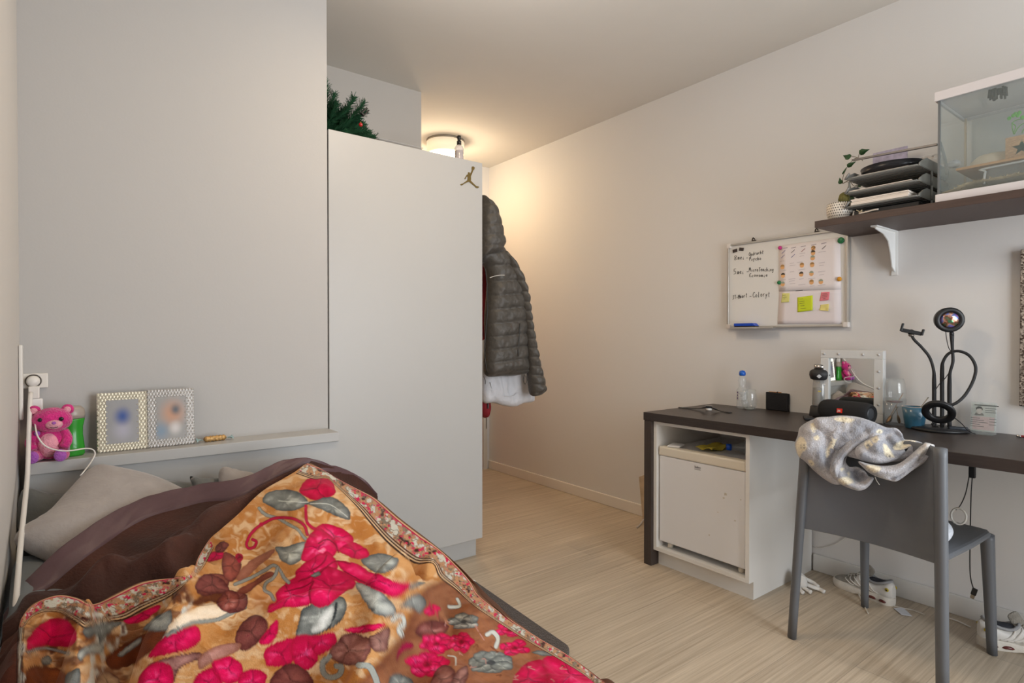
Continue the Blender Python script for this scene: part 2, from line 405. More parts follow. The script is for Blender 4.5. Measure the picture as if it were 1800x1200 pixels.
t = thing('mini_fridge', 'small white fridge with a cream handle strip inside the desk cabinet', 'fridge', (2.58, 1.58, zb + .018))
fw = M('fridge_white', (226, 226, 228), .3, var=.01)
fc = M('fridge_cream', (222, 214, 198), .35, var=.02)
fy0, fy1 = 1.352, 1.811
part(MB().box(2.345, 2.82, fy0 + .004, fy1 - .004, .122, .588, .004), 'body', fw, t)
dr = part(MB().box(2.303, 2.342, fy0, fy1, .128, .552, .006), 'door', fw, t)
part(MB().box(2.298, 2.346, fy0 - .001, fy1 + .001, .5525, .597, .008, 3), 'handle_strip', fc, dr, 'cream handle strip along the top of the door')
for y in (fy0 + .04, fy1 - .04):
    part(MB(TM(2.34, y, zb + .0185)).lathe([(.014, 0), (.014, .012), (.01, .03)], 16), 'foot', fc, t)
lg = M('logo_dark', (45, 45, 52), .5)
q = P(1226, 823, X=2.302)
text('beko', WM(2.3028, q.y, q.z), .0165, lg, 'brand_logo', dr)
part(MB(WM(2.3028, q.y, q.z)).box(-.017, .017, -.0062, -.0044, 0, .0006), 'logo_underline', lg, dr)
stain = MB()
for (x, y, s) in ((1275, 868, .012), (1272, 875, .008), (1292, 915, .006), (1247, 940, .006), (1302, 878, .005), (1262, 900, .004)):
    q = P(x, y, X=2.303); stain.at(WM(2.3028, q.y, q.z)).prism([(s * math.cos(a) * rnd.uniform(.4, 1), s * .8 * math.sin(a) * rnd.uniform(.4, 1)) for a in [i * .7 for i in range(9)]], 0, .0003)
o = part(stain, 'scuff_marks', M('scuff', (196, 190, 178), .6), dr); o['kind'] = 'stuff'

# things in the gap above the fridge
mb = MB(TM(2.47, 1.62, .589))
cloth = [[(u * .16 - .08, v * .09 - .045, .006 + .012 * math.sin(u * 9 + v * 4) * math.sin(v * 5 + 1) * 1 + .008) for u in [i / 14 for i in range(15)]] for v in [j / 10 for j in range(11)]]
mb.grid(cloth)
o = solo(mb.at(TM(2.47, 1.62, .589, 80)), 'cleaning_cloth', M('yellow_cloth', (198, 180, 70), .9, bump=.4, bscale=200), 'crumpled yellow cleaning cloth lying on top of the mini fridge', 'cloth')
o.modifiers.new('s', 'SOLIDIFY').thickness = .003
t = thing('water_bottle', 'clear plastic water bottle with blue cap lying on the fridge', 'bottle', (2.5, 1.45, .589))
bm_ = TM(2.44, 1.505, .621, -50, 0, 90)
part(MB(bm_).lathe([(.012, 0), (.013, .02), (.03, .06), (.031, .17), (.029, .18), (0, .181)], 24), 'bottle_body', clear('pet_plastic', (180, 190, 200), .18), t)
part(MB(bm_).lathe([(0, -.022), (.015, -.022), (.016, -.001), (.0, 0)], 20), 'cap', M('blue_cap', (20, 80, 190), .35), t, 'blue screw cap')
solo(MB(TM(2.36, 1.755, .5985, 20)).box(-.045, .045, -.03, .03, 0, .007, .002), 'white_box', M('card_white', (228, 228, 230), .5), 'small flat white case on the left corner of the fridge top', 'case')

# ------------------------------------------------------------------ shelf
t = thing('wall_shelf', 'dark brown wall shelf above the desk carrying trays and a terrarium', 'shelf', (2.69, .1, 1.598))
part(MB().box(2.508, XR - .001, -.9, 1.163, 1.598, 1.626, .001), 'shelf_board', M('shelf_wood', (72, 56, 50), .5, bump=.12, bscale=70, var=.2, vscale=10, stretch=(14, .8, 14)), t)
br = MB(); by = .985
br.box(2.64, XR - .002, by - .012, by + .012, 1.592, 1.5978)
br.box(XR - .006, XR - .0015, by - .012, by + .012, 1.405, 1.592)
web = [(XR - .006, 1.592), (2.655, 1.592), (2.66, 1.584), (2.74, 1.572), (2.79, 1.548), (2.815, 1.50), (2.835, 1.44), (XR - .006, 1.42)]
br.at(Matrix(((1, 0, 0, 0), (0, 0, -1, by + .002), (0, 1, 0, 0), (0, 0, 0, 1)))).prism(web, 0, .004)
part(br, 'bracket', M('bracket_white', (222, 222, 220), .4), t, 'white steel bracket')

# ------------------------------------------------------------------ lamps and daylight
def lamp(x, y, label, r=.155, h=.1, e=8, name='ceiling_lamp', k=(255, 214, 150)):
    t = thing(name, label, 'lamp', (x, y, CEIL - h))
    part(MB(TM(x, y, CEIL)).lathe([(r, -.014), (r + .002, 0)], 48), 'ceiling_plate', M('lamp_trim', (150, 142, 128), .4, .3), t)
    part(MB(TM(x, y, CEIL)).lathe([(r - .008, -h + .012), (r, -h + .02), (r, -.0145)], 48), 'drum_shade', M('lamp_body' + name, (236, 222, 196), .5, emis=.55), t)
    part(MB(TM(x, y, CEIL)).lathe([(0, -h), (r - .03, -h + .001), (r - .01, -h + .006), (r - .0082, -h + .0115)], 48), 'diffuser', M('lamp_glow_' + label[:6], k, .5, emis=e), t, 'glowing diffuser disc')
    return t
hl = P(785, 258, Z=CEIL)
lamp(2.22, 3.72, 'round white ceiling lamp glowing in the hallway beyond the wardrobe', .14, .115, 26)
lamp(1.15, 1.55, 'round white ceiling lamp in the middle of the room', .17, .09, 20, k=(255, 232, 205))
def area(name, loc, rot, sx, sy, power, c):
    l = bpy.data.lights.new(name, 'AREA'); l.shape = 'RECTANGLE'; l.size = sx; l.size_y = sy; l.energy = power; l.color = c
    o = bpy.data.objects.new(name, l); col.objects.link(o); o.location = loc; o.rotation_euler = rot; return o
area('window_daylight', ((WX0 + WX1) / 2, YB - .11, (WZ0 + WZ1) / 2), (R(90), 0, 0), WX1 - WX0 - .1, WZ1 - WZ0 - .1, 98, (.93, .965, 1.0))
def disc(name, loc, size, power, c):
    l = bpy.data.lights.new(name, 'AREA'); l.shape = 'DISK'; l.size = size; l.energy = power; l.color = c
    o = bpy.data.objects.new(name, l); col.objects.link(o); o.location = loc; return o
def bulb(name, loc, rad, power, c):
    l = bpy.data.lights.new(name, 'POINT'); l.shadow_soft_size = rad; l.energy = power; l.color = c
    o = bpy.data.objects.new(name, l); col.objects.link(o); o.location = loc
bulb('room_lamp_light', (1.15, 1.50, CEIL - .30), .12, 10.5, (1, .95, .90))
bulb('hall_lamp_light', (2.22, 3.72, CEIL - .24), .10, 12, (1, .80, .55))
w = bpy.data.worlds.new('world'); scn.world = w; w.use_nodes = True
w.node_tree.nodes['Background'].inputs[0].default_value = (.75, .86, 1, 1); w.node_tree.nodes['Background'].inputs[1].default_value = 1.0
scn.view_settings.view_transform = 'Standard'; scn.view_settings.look = 'None'; scn.view_settings.gamma = 1; scn.view_settings.exposure = -0.05
scn.view_settings.use_curve_mapping = False
scn.cycles.use_denoising = True
try: scn.cycles.denoiser = 'OPENIMAGEDENOISE'
except Exception: pass
scn.cycles.max_bounces = 10; scn.cycles.diffuse_bounces = 6; scn.cycles.transparent_max_bounces = 16; scn.cycles.caustics_reflective = False; scn.cycles.caustics_refractive = False
scn.cycles.sample_clamp_indirect = 6
# ------------------------------------------------------------------ bed
sheet = M('grey_bedsheet', (120, 124, 126), .9, bump=.15, bscale=30, var=.05)
t = thing('bed', 'single bed with a grey sheet pushed into the corner by the headboard', 'bed', (.38, 1.4, 0))
part(MB().box(-.115, .80, .32, YH - .14, .20, .375, .04, 4), 'mattress', sheet, t)
part(MB().box(-.115, .80, .32, YH - .14, .08, .199, .005), 'bed_base', M('bed_base', (190, 188, 184), .7), t)
for x in (-.08, .76):
    for y in (.38, YH - .2): part(MB(TM(x, y, 0)).lathe([(.022, 0), (.026, .0795)], 14), 'leg', M('leg_black', (30, 30, 30), .5), t)

velvet = M('grey_velvet', (158, 151, 147), .85, bump=.25, bscale=55, var=.10, vscale=14, sheen=.35)
velvet2 = M('grey_velvet_dark', (106, 108, 106), .85, bump=.25, bscale=45, var=.08, vscale=10, sheen=.3)
def pillow(name, pts, thick, mat, label, group=None, w=.09, wr=.006):
    """pts: pixel + world Y/Z hints -> outline in a best-fit plane"""
    W = [P(a, b, **k) for a, b, k in pts]
    c = sum(W, Vector()) / len(W)
    A = np.array([list(p - c) for p in W]); _, _, vt = np.linalg.svd(A)
    u = Vector(vt[0]); n = Vector(vt[2]); 
    if n.dot(CAM - c) < 0: n = -n
    v = n.cross(u).normalized()
    m = Matrix((u, v, n)).transposed().to_4x4(); m.translation = c
    ol = [((p - c).dot(u), (p - c).dot(v)) for p in W]
    a = sum(ol[i][0] * ol[(i + 1) % len(ol)][1] - ol[(i + 1) % len(ol)][0] * ol[i][1] for i in range(len(ol)))
    if a < 0: ol.reverse()
    ol = [(q.x, q.y) for q in smooth_path([(x, y, 0) for x, y in ol], 6, True)]
    D = lambda x, y, h: (fbm(x * 14, y * 14, 3) - .5) * wr * 2 * h + (fbm(x * 40 + y * 20, y * 12 - x * 6, 9) - .5) * wr * (1 - h) * 1.6
    mb = MB(m).inflate(ol, thick * .5, thick * .5, w, .012, D, power=.6)
    return solo(mb, name, mat, label, 'pillow', group)
pillow('pillow', [(168, 806, dict(Y=2.225)), (215, 826, dict(Y=2.235)), (268, 853, dict(Y=2.225)), (330, 880, dict(Y=2.16)), (380, 930, dict(Y=2.03)), (330, 990, dict(Y=1.85)),
                  (215, 1020, dict(Y=1.83)), (100, 992, dict(Y=1.90)), (62, 984, dict(Y=1.93)), (30, 968, dict(Y=1.96)), (24, 950, dict(Y=1.97)), (38, 925, dict(Y=2.0)), (85, 896, dict(Y=2.06)), (125, 852, dict(Y=2.15))],
       .13, velvet, 'large light grey velvet cushion, one corner pointing up at the headboard', None, .14)
pillow('pillow', [(28, 985, dict(Y=1.97)), (60, 988, dict(Y=2.0)), (250, 985, dict(Y=2.1)), (420, 985, dict(Y=2.05)), (420, 1080, dict(Y=1.7)), (200, 1110, dict(Y=1.6)), (30, 1090, dict(Y=1.62)), (20, 1060, dict(Y=1.68))],
       .05, M('sheet_pillow', (112, 117, 120), .9, bump=.2, bscale=30, var=.05), 'flat grey pillow showing as a strip below the large light cushion', None, .05)
pillow('pillow', [(38, 862, dict(Y=2.28)), (95, 867, dict(Y=2.285)), (170, 875, dict(Y=2.285)), (230, 900, dict(Y=2.27)), (200, 985, dict(Y=2.2)), (100, 985, dict(Y=2.2)), (37, 960, dict(Y=2.22))],
       .07, velvet2, 'dark grey pillow in the left corner behind the large cushion', None, .05)
pillow('pillow', [(262, 850, dict(Y=2.285)), (345, 848, dict(Y=2.285)), (450, 850, dict(Y=2.285)), (520, 860, dict(Y=2.28)), (510, 950, dict(Y=2.2)), (390, 960, dict(Y=2.2)), (270, 950, dict(Y=2.2))],
       .06, velvet2, 'dark grey pillow lying flat against the headboard behind the brown binding', None, .05)
pillow('pillow', [(335, 835, dict(Y=2.22)), (352, 840, dict(Y=2.22)), (395, 842, dict(Y=2.22)), (410, 870, dict(Y=2.18)), (395, 900, dict(Y=2.12)), (345, 890, dict(Y=2.14)), (338, 862, dict(Y=2.2))],
       .05, velvet2, 'small grey velvet cushion corner left of the lighter one', None, .05)
pillow('pillow', [(392, 820, dict(Y=2.19)), (420, 825, dict(Y=2.19)), (452, 834, dict(Y=2.19)), (490, 870, dict(Y=2.16)), (470, 905, dict(Y=2.1)), (395, 890, dict(Y=2.1)), (382, 845, dict(Y=2.17))],
       .07, velvet, 'light grey velvet cushion peeking out beside the blanket peak', None, .06)

# ------------------------------------------------------------------ the big printed blanket
CT = [  # pixel, pixel, height
 (540, 818, .695), (560, 850, .685), (600, 870, .66), (480, 862, .665), (430, 900, .64), (385, 937, .62), (350, 965, .60), (500, 930, .64), (560, 960, .625), (640, 950, .57), (600, 1040, .575),
 (650, 905, .585), (610, 845, .61), (660, 873, .54), (700, 909, .49), (740, 960, .46), (760, 955, .43), (800, 988, .40), (827, 1020, .375), (866, 1066, .355), (897, 1088, .335), (949, 1122, .315), (997, 1150, .30), (1062, 1199, .28),
 (700, 1010, .51), (700, 1150, .50), (780, 1100, .45), (850, 1100, .41), (950, 1190, .38), (850, 1190, .44), (760, 1190, .49), (500, 1050, .60), (440, 1000, .61), (420, 1100, .575), (520, 1160, .54),
 (340, 1050, .59), (300, 1120, .57), (330, 1014, .575), (250, 1020, .56), (200, 1045, .56), (150, 1060, .55), (100, 1047, .56), (40, 1085, .545), (35, 1110, .54), (10, 1135, .52),
 (50, 1180, .53), (150, 1180, .535), (250, 1180, .55), (400, 1190, .54), (600, 1190, .53)]
CW = np.array([list(P(a, b, Z=z)) for a, b, z in CT] + [(-.125, .75, .52), (.2, .75, .53), (.5, .75, .52), (.8, .75, .48), (1.055, .82, .26), (1.075, .70, .24)])
def tps_fit(C, lam=2e-4):
    n = len(C); d = np.hypot(C[:, None, 0] - C[None, :, 0], C[:, None, 1] - C[None, :, 1])
    K = np.where(d > 0, d * d * np.log(d + 1e-12), 0) + lam * np.eye(n)
    Pm = np.c_[np.ones(n), C[:, :2]]
    A = np.zeros((n + 3, n + 3)); A[:n, :n] = K; A[:n, n:] = Pm; A[n:, :n] = Pm.T
    return np.linalg.solve(A, np.r_[C[:, 2], 0, 0, 0])
TW = tps_fit(CW)
def Hb(x, y):
    sh = x.shape; x = x.ravel(); y = y.ravel(); r = TW[-3] + TW[-2] * x + TW[-1] * y
    for (cx, cy, _), w_ in zip(CW, TW[:-3]):
        d2 = (x - cx) ** 2 + (y - cy) ** 2; r = r + w_ * .5 * d2 * np.log(d2 + 1e-12)
    return r.reshape(sh)
def segd(x, y, path):
    """distance to a polyline, signed side and arc parameter"""
    d = np.full(x.shape, 1e9); sg = np.zeros(x.shape); pr = np.zeros(x.shape); L = 0
    tot = sum(math.dist(path[i], path[i + 1]) for i in range(len(path) - 1))
    for (a, b) in zip(path[:-1], path[1:]):
        ex, ey = b[0] - a[0], b[1] - a[1]; l2 = ex * ex + ey * ey + 1e-12
        t = np.clip(((x - a[0]) * ex + (y - a[1]) * ey) / l2, 0, 1)
        dx = x - a[0] - t * ex; dy = y - a[1] - t * ey; dd = np.hypot(dx, dy); m = dd < d
        d = np.where(m, dd, d); sg = np.where(m, np.sign(ex * dy - ey * dx), sg); pr = np.where(m, (L + t * math.sqrt(l2)) / tot, pr)
        L += math.sqrt(l2)
    return d, sg, pr
RIDGES = [  # path in pixels, crest height above the base, half width, extra width on one side
 ([(768, 972), (766, 995), (745, 1040), (705, 1090), (655, 1150), (620, 1215)], .035, .035, 1.0),
 ([(310, 1205), (370, 1158), (430, 1132), (520, 1108), (590, 1096), (660, 1088), (735, 1065)], .045, .05, 1.6),
 ([(395, 915), (372, 950), (350, 1000), (320, 1060), (270, 1130), (230, 1205)], .045, .035, 1.3),
 ([(455, 1010), (430, 1060), (395, 1110), (330, 1150), (290, 1205)], .028, .03, 1),
 ([(160, 1085), (140, 1130), (135, 1205)], .05, .028, 1),
 ([(40, 1098), (85, 1058), (130, 1060), (155, 1085)], .035, .03, 1),
 ([(165, 1062), (205, 1042), (260, 1028), (325, 1018)], .025, .03, 1),
 ([(160, 1120), (210, 1092), (280, 1075), (320, 1045)], .02, .022, 1),
 ([(35, 1110), (34, 1160), (30, 1205)], .025, .03, 1),
 ([(600, 870), (650, 930), (700, 985), (760, 1020)], .012, .05, 1),
 ([(850, 1060), (820, 1120), (800, 1200)], .012, .05, 1),
]
RW = []
for path, h, w_, k in RIDGES:
    q = []
    for (a, b) in path:
        z = .55
        for _ in range(12):
            p = P(a, b, Z=z); z = float(Hb(np.array([p.x]), np.array([p.y]))[0]) + h
        q.append((p.x, p.y))
    q = [(v.x, v.y) for v in smooth_path([(a, b, 0) for a, b in q], 5)]
    RW.append((q, h, w_, k))
def H(x, y, wr=1):
    z = Hb(x, y)
    dT, _, _ = segd(x, y, [(p[0], p[1]) for p in T[::25]]); tap = 1 - np.exp(-(dT / .09) ** 2)
    for q, h, w_, k in RW:
        d, s_, pr = segd(x, y, q)
        w2 = np.where(s_ > 0, w_ * k, w_)
        z = z + 2.2 * tap * h * np.exp(-(d / w2) ** 2) * np.clip(np.minimum(pr, 1 - pr) * 7 + .25, 0, 1) - tap * h * .5 * np.exp(-((d - 2.1 * w2) / w2) ** 2)
    n1 = fbm(x * 9 + 3, y * 5 - x * 3, 5, 3) - .5; n2 = fbm(x * 26 - y * 9, y * 17 + x * 8, 8, 2) - .5
    return z + wr * (n1 * .040 + n2 * .015) * (.3 + .7 * tap)

def curve3(pts, n):
    W = smooth_path([P(a, b, Z=z) for a, b, z in pts], 12)
    L = [0]
    for a, b in zip(W[:-1], W[1:]): L.append(L[-1] + (b - a).length)
    A = np.array([list(p) for p in W]); s = np.linspace(0, L[-1], n)
    return np.stack([np.interp(s, L, A[:, i]) for i in range(3)], 1)
TOP = [(4, 1130, .52), (30, 1108, .54), (38, 1085, .555), (60, 1060, .565), (100, 1046, .57), (135, 1050, .56), (165, 1061, .55), (205, 1042, .57), (250, 1022, .575), (300, 1016, .58), (335, 1012, .59),
       (348, 980, .60), (368, 948, .62), (388, 930, .635), (420, 902, .65), (448, 874, .665), (468, 858, .68), (494, 843, .69), (518, 829, .70), (542, 814, .70), (565, 824, .68), (588, 838, .655), (610, 850, .62), (634, 862, .58), (660, 876, .545),
       (700, 909, .50), (760, 955, .435), (800, 990, .405), (827, 1020, .375), (840, 1044, .365), (866, 1066, .355), (897, 1088, .335), (949, 1122, .315), (997, 1150, .30), (1062, 1199, .28), (1120, 1245, .265)]
NU, NV = 1250, 600
T = curve3(TOP, NU)
Bp = smooth_path([(-.125, .78, 0), (.1, .74, 0), (.35, .72, 0), (.65, .72, 0), (.9, .72, 0), (1.075, .70, 0)], 12)
BA = np.array([[p.x, p.y] for p in Bp])
# bottom parameter follows the top curve's x so that rows stay roughly parallel to the bed
tx = np.maximum.accumulate(T[:, 0] + np.linspace(0, .02, NU)); bx = np.interp((tx - tx[0]) / (tx[-1] - tx[0]), np.linspace(0, 1, len(BA)), BA[:, 0]); by_ = np.interp((tx - tx[0]) / (tx[-1] - tx[0]), np.linspace(0, 1, len(BA)), BA[:, 1])
vv = np.linspace(0, 1, NV)[:, None] ** 1.0
X = T[None, :, 0] * (1 - vv) + bx[None] * vv; Y = T[None, :, 1] * (1 - vv) + by_[None] * vv
X = np.maximum(X, -.128)
Z = H(X, Y)
bl = np.exp(-(vv * 1.2 / .085) ** 1.5)
Z = Z * (1 - bl) + T[None, :, 2] * bl
Z = np.maximum(Z, .0)
PX, PY = proj(np.stack([X, Y, Z], -1))

# ---- print of the blanket
def hx(h): return np.array(lin(h)[:3])
def polydist(x, y, poly):
    d = np.full(x.shape, 1e9); ins = np.zeros(x.shape, bool); n = len(poly)
    for i in range(n):
        a = poly[i]; b = poly[(i + 1) % n]; ex, ey = b[0] - a[0], b[1] - a[1]
        t = np.clip(((x - a[0]) * ex + (y - a[1]) * ey) / (ex * ex + ey * ey + 1e-9), 0, 1)
        d = np.minimum(d, np.hypot(x - a[0] - t * ex, y - a[1] - t * ey))
        c = (a[1] > y) != (b[1] > y)
        with np.errstate(divide='ignore', invalid='ignore'): xi = ex * (y - a[1]) / (ey if ey else 1e-9) + a[0]
        ins ^= c & (x < xi)
    return np.where(ins, d, -d)
x = PX.ravel(); y = PY.ravel()
wx = x + (fbm(x / 9, y / 9, 31) - .5) * 3.5; wy = y + (fbm(x / 9, y / 9, 47) - .5) * 3.5
C = np.zeros((len(x), 3))
mot = fbm(x / 55 + 3, y / 22, 1, 4)[:, None]; st = fbm(x / 7 + y / 30, y / 60 - x / 90, 2, 3)[:, None]
TAN, ORG, CRM, BRN = hx('cb9760'), hx('b5783c'), hx('dcbd96'), hx('5a2c17')
q1 = fbm(x / 40, y / 30, 3, 3); q2 = fbm(x / 33 + 5, y / 36, 4, 3)
mot = fbm(x / 60 + q1 * 4, y / 26 + q2 * 3, 1, 3)[:, None]; st = fbm(x / 26 + q2 * 5, y / 10 + q1 * 6, 2, 3)[:, None]
k = np.clip((mot - .36) * 3.4, 0, 1)
C[:] = ORG * (1 - k) + TAN * k
k = np.clip((st - .48) * 3.2, 0, .8); C[:] = C * (1 - k) + CRM * k
def blend(mask, c, idx=slice(None)): C[idx] = C[idx] * (1 - mask[:, None]) + c * mask[:, None]
def shape(poly, edge, mid, w=9, soft=1.6, hi=None, streak=.5, sm=True, seed=0):
    if sm: poly = [(q.x, q.y) for q in smooth_path([(a, b, 0) for a, b in poly], 4, True)]
    xs = [p[0] for p in poly]; ys = [p[1] for p in poly]
    idx = np.where((x > min(xs) - 6) & (x < max(xs) + 6) & (y > min(ys) - 6) & (y < max(ys) + 6))[0]
    if not len(idx): return
    X_, Y_ = wx[idx], wy[idx]; d = polydist(X_, Y_, poly)
    al = np.clip(.5 + d / soft, 0, 1)
    cx, cy = sum(xs) / len(xs), sum(ys) / len(ys)
    ang = np.arctan2(Y_ - cy, X_ - cx); rr = np.hypot(X_ - cx, Y_ - cy)
    s_ = .45 * fbm(ang * 2.6 + seed, rr / 40, 60 + seed, 2) + .55 * fbm((X_ - cx) / 15 + (Y_ - cy) / 40, (Y_ - cy) / 8 + seed, 80 + seed, 3)
    k = np.clip(d / w, 0, 1) * (1 - streak) + streak * np.clip((s_ - .3) * 2.2, 0, 1) * np.clip(d / (w * .5) + .2, 0, 1)
    c = edge * (1 - k[:, None]) + mid * k[:, None]
    if hi is not None:
        kk = np.clip((s_ - .52) * 4, 0, 1) * np.clip((d - w * .35) / w, 0, 1); c = c * (1 - kk[:, None]) + hi * kk[:, None]
    if edge is CRI or (edge is MVD):   # petal creases printed in the cloth
        dark = c * .45
        for q_ in range(3):
            a0 = seed * 1.7 + q_ * 2.1; r0 = max(max(xs) - min(xs), max(ys) - min(ys)) * .5
            pth = [(cx + r0 * .06 * math.cos(a0), cy + r0 * .05 * math.sin(a0)), (cx + r0 * .42 * math.cos(a0 + .25), cy + r0 * .34 * math.sin(a0 + .25)), (cx + r0 * .85 * math.cos(a0 + .1), cy + r0 * .68 * math.sin(a0 + .1))]
            dd__, sg_, pr_ = segd(X_, Y_, pth)
            m_ = np.clip(1.6 - dd__, 0, 1) * (1 - .6 * pr_) * .8 + np.clip(1 - dd__ / 7, 0, 1) * (sg_ > 0) * .35
            c = c * (1 - m_[:, None]) + dark * m_[:, None]
    blend(al, c, idx)
def line(path, w, c, c2=None, taper=False, soft=1.2):
    path = [(q.x, q.y) for q in smooth_path([(a, b, 0) for a, b in path], 5)]
    xs = [p[0] for p in path]; ys = [p[1] for p in path]
    idx = np.where((x > min(xs) - w - 3) & (x < max(xs) + w + 3) & (y > min(ys) - w - 3) & (y < max(ys) + w + 3))[0]
    if not len(idx): return
    d, sg, pr = segd(wx[idx] * .5 + x[idx] * .5, wy[idx] * .5 + y[idx] * .5, path)
    ww = w * .5 * (1 if not taper else (1 - .6 * pr))
    if c2 is not None: blend(np.clip((ww + 1.2 - d) / soft, 0, 1), c2, idx)
    blend(np.clip((ww - d) / soft + .4, 0, 1), c, idx)
G3 = lambda l: [(350 + a / 2.856, 780 + b / 2.857) for a, b in l]
G2 = lambda l: [(a / 2.857, 780 + b / 2.857) for a, b in l]
G4 = lambda l: [(640 + a / 3.75, 880 + b / 3.75) for a, b in l]
MAG, CRI, PNK = hx('f00864'), hx('a80232'), hx('fa5a9c')
GRY, GRD, GRL = hx('8f928c'), hx('43474a'), hx('c9ccc4')
MAV, MVD, MVL = hx('93524a'), hx('4e1c1c'), hx('c49289')
BR1, BR2 = hx('a9714e'), hx('6d3a22')
# brown grounds
shape([(742, 1040), (775, 1020), (800, 1018), (850, 1045), (900, 1085), (960, 1125), (1060, 1190), (1180, 1290), (560, 1290), (640, 1190), (700, 1120)], BR2, BR1, 40, 14, streak=.6)
shape([(0, 1120), (30, 1100), (38, 1130), (34, 1290), (-80, 1290)], hx('3a1c10'), hx('50281a'), 10, 3)
k_ = np.clip((fbm(x / 26, y / 14, 90, 3) - .5) * 6, 0, 1)
inl = np.clip((polydist(x, y, [(30, 1100), (330, 1010), (345, 1060), (240, 1200), (200, 1290), (30, 1290)])) / 10, 0, 1)
blend(inl * k_ * .8, BR2)
for s_, (a, b), cc in ((5, (GRD, GRL), 0), (11, (BRN, CRM), 1)):
    k_ = np.clip((fbm(x / 18 + s_, y / 30, 91 + s_, 3) - .62) * 9, 0, 1); blend(inl * k_ * .9, a if cc else b)
# crop 2 shapes (left)
shape(G2([(135, 1030), (150, 960), (250, 880), (340, 885), (385, 960), (350, 1020), (250, 1012), (180, 1025)]), CRI, MAG, 16, hi=hx('c8083a'), seed=1)
line(G2([(138, 1045), (220, 1025), (345, 1052)]), 4, GRY, GRD)
shape(G2([(140, 1130), (220, 1120), (330, 1150), (330, 1300), (130, 1300)]), BRN, hx('8a4a22'), 10, seed=2)
shape(G2([(205, 1080), (240, 1060), (262, 1080), (250, 1105), (215, 1108)]), GRD, GRY, 5)
shape(G2([(420, 930), (520, 900), (610, 895), (560, 940), (500, 1000), (490, 960), (440, 975)]), GRD, GRY, 8, hi=GRL, seed=3)
shape(G2([(395, 1040), (470, 1000), (520, 1010), (510, 1050), (440, 1060), (400, 1090)]), GRD, GRL, 8, seed=4)
shape(G2([(620, 885), (700, 850), (790, 808), (802, 825), (740, 880), (660, 906)]), CRI, MAG, 8)
shape(G2([(540, 1060), (720, 955), (840, 930), (760, 1040), (660, 1110), (560, 1130)]), BRN, hx('7a3c1c'), 12, streak=.6, seed=5)
shape(G2([(735, 905), (800, 860), (855, 838), (862, 895), (830, 940), (730, 935)]), GRD, GRL, 12, seed=6)
shape(G2([(590, 1060), (650, 1005), (705, 972), (712, 992), (665, 1035), (610, 1068)]), GRD, GRL, 5)
shape(G2([(745, 1110), (900, 1060), (1000, 1045), (1010, 1080), (900, 1130), (830, 1300), (690, 1260)]), MVD, MVL, 12, seed=7)
shape(G2([(742, 1072), (775, 1020), (835, 960), (920, 928), (992, 915), (1006, 985), (950, 1030), (870, 1050), (795, 1066)]), CRI, MAG, 18, hi=PNK, seed=8)
shape(G2([(690, 1210), (725, 1130), (800, 1090), (860, 1120), (872, 1175), (840, 1260), (720, 1280)]), CRI, MAG, 14, hi=PNK, seed=9)
shape(G2([(330, 1160), (400, 1128), (392, 1230), (335, 1240)]), GRD, GRY, 8)
shape(G2([(480, 1180), (530, 1140), (600, 1180), (590, 1260), (500, 1260)]), MVD, CRM, 10)
shape(G2([(845, 920), (905, 860), (965, 832), (1060, 795), (1110, 820), (1200, 800), (1160, 870), (1060, 880), (930, 920), (870, 950)]), CRM, hx('f3e3cc'), 6)
shape(G2([(965, 800), (1010, 765), (1100, 740), (1200, 770), (1120, 800), (1050, 790), (1000, 810)]), BRN, hx('7a4224'), 8, seed=11)
line(G2([(840, 960), (960, 900), (1080, 885), (1160, 850), (1230, 820)]), 6, GRY, GRD)
shape(G2([(1000, 690), (1060, 650), (1140, 665), (1143, 720), (1050, 760), (990, 750)]), MVD, hx('a05a48'), 10, seed=12)
shape(G2([(1085, 800), (1160, 740), (1240, 760), (1230, 830), (1150, 850)]), MVD, MAV, 10, seed=13)
shape(G2([(1040, 580), (1060, 550), (1120, 540), (1115, 575), (1050, 590)]), CRI, MAG, 6)
# crop 3 shapes (centre)
shape(G3([(500, 240), (520, 200), (560, 172), (640, 175), (678, 205), (678, 255), (600, 282), (540, 270)]), CRI, hx('d00648'), 14, hi=hx('e01058'), seed=14)
shape(G3([(318, 285), (345, 245), (400, 232), (480, 235), (550, 290), (520, 318), (440, 340), (370, 320)]), GRD, GRY, 9, hi=GRL, seed=15)
shape(G3([(545, 300), (600, 278), (660, 265), (710, 290), (750, 330), (758, 378), (700, 365), (640, 340)]), GRD, GRY, 8, hi=GRL, seed=16)
line(G3([(400, 285), (470, 290), (548, 292)]), 1.5, GRL); line(G3([(560, 300), (660, 305), (745, 365)]), 1.5, GRL)
line(G3([(300, 322), (335, 355), (400, 375), (450, 405), (495, 430), (535, 478)]), 4.5, GRY, hx('5b4a3a'))
line(G3([(535, 312), (536, 350), (545, 400), (590, 432)]), 4.5, hx('b3113f'), CRI)
line(G3([(545, 455), (528, 410), (480, 378), (400, 370), (330, 395), (270, 440), (240, 490), (245, 522), (275, 518), (288, 492), (268, 480)]), 4.5, hx('b3113f'), hx('6b0a22'))
line(G3([(330, 395), (305, 400), (318, 412)]), 3, hx('b3113f'))
shape(G3([(385, 520), (440, 515), (535, 488), (530, 560), (470, 605), (420, 590), (395, 555)]), GRD, hx('9b9d96'), 9, hi=GRL, seed=17)
shape(G3([(812, 580), (880, 552), (960, 560), (1000, 580), (985, 620), (925, 650), (860, 632)]), GRD, hx('9b9d96'), 9, hi=GRL, seed=18)
shape(G3([(785, 700), (850, 705), (920, 750), (990, 830), (955, 868), (880, 850), (830, 790)]), GRD, GRL, 14, seed=19)
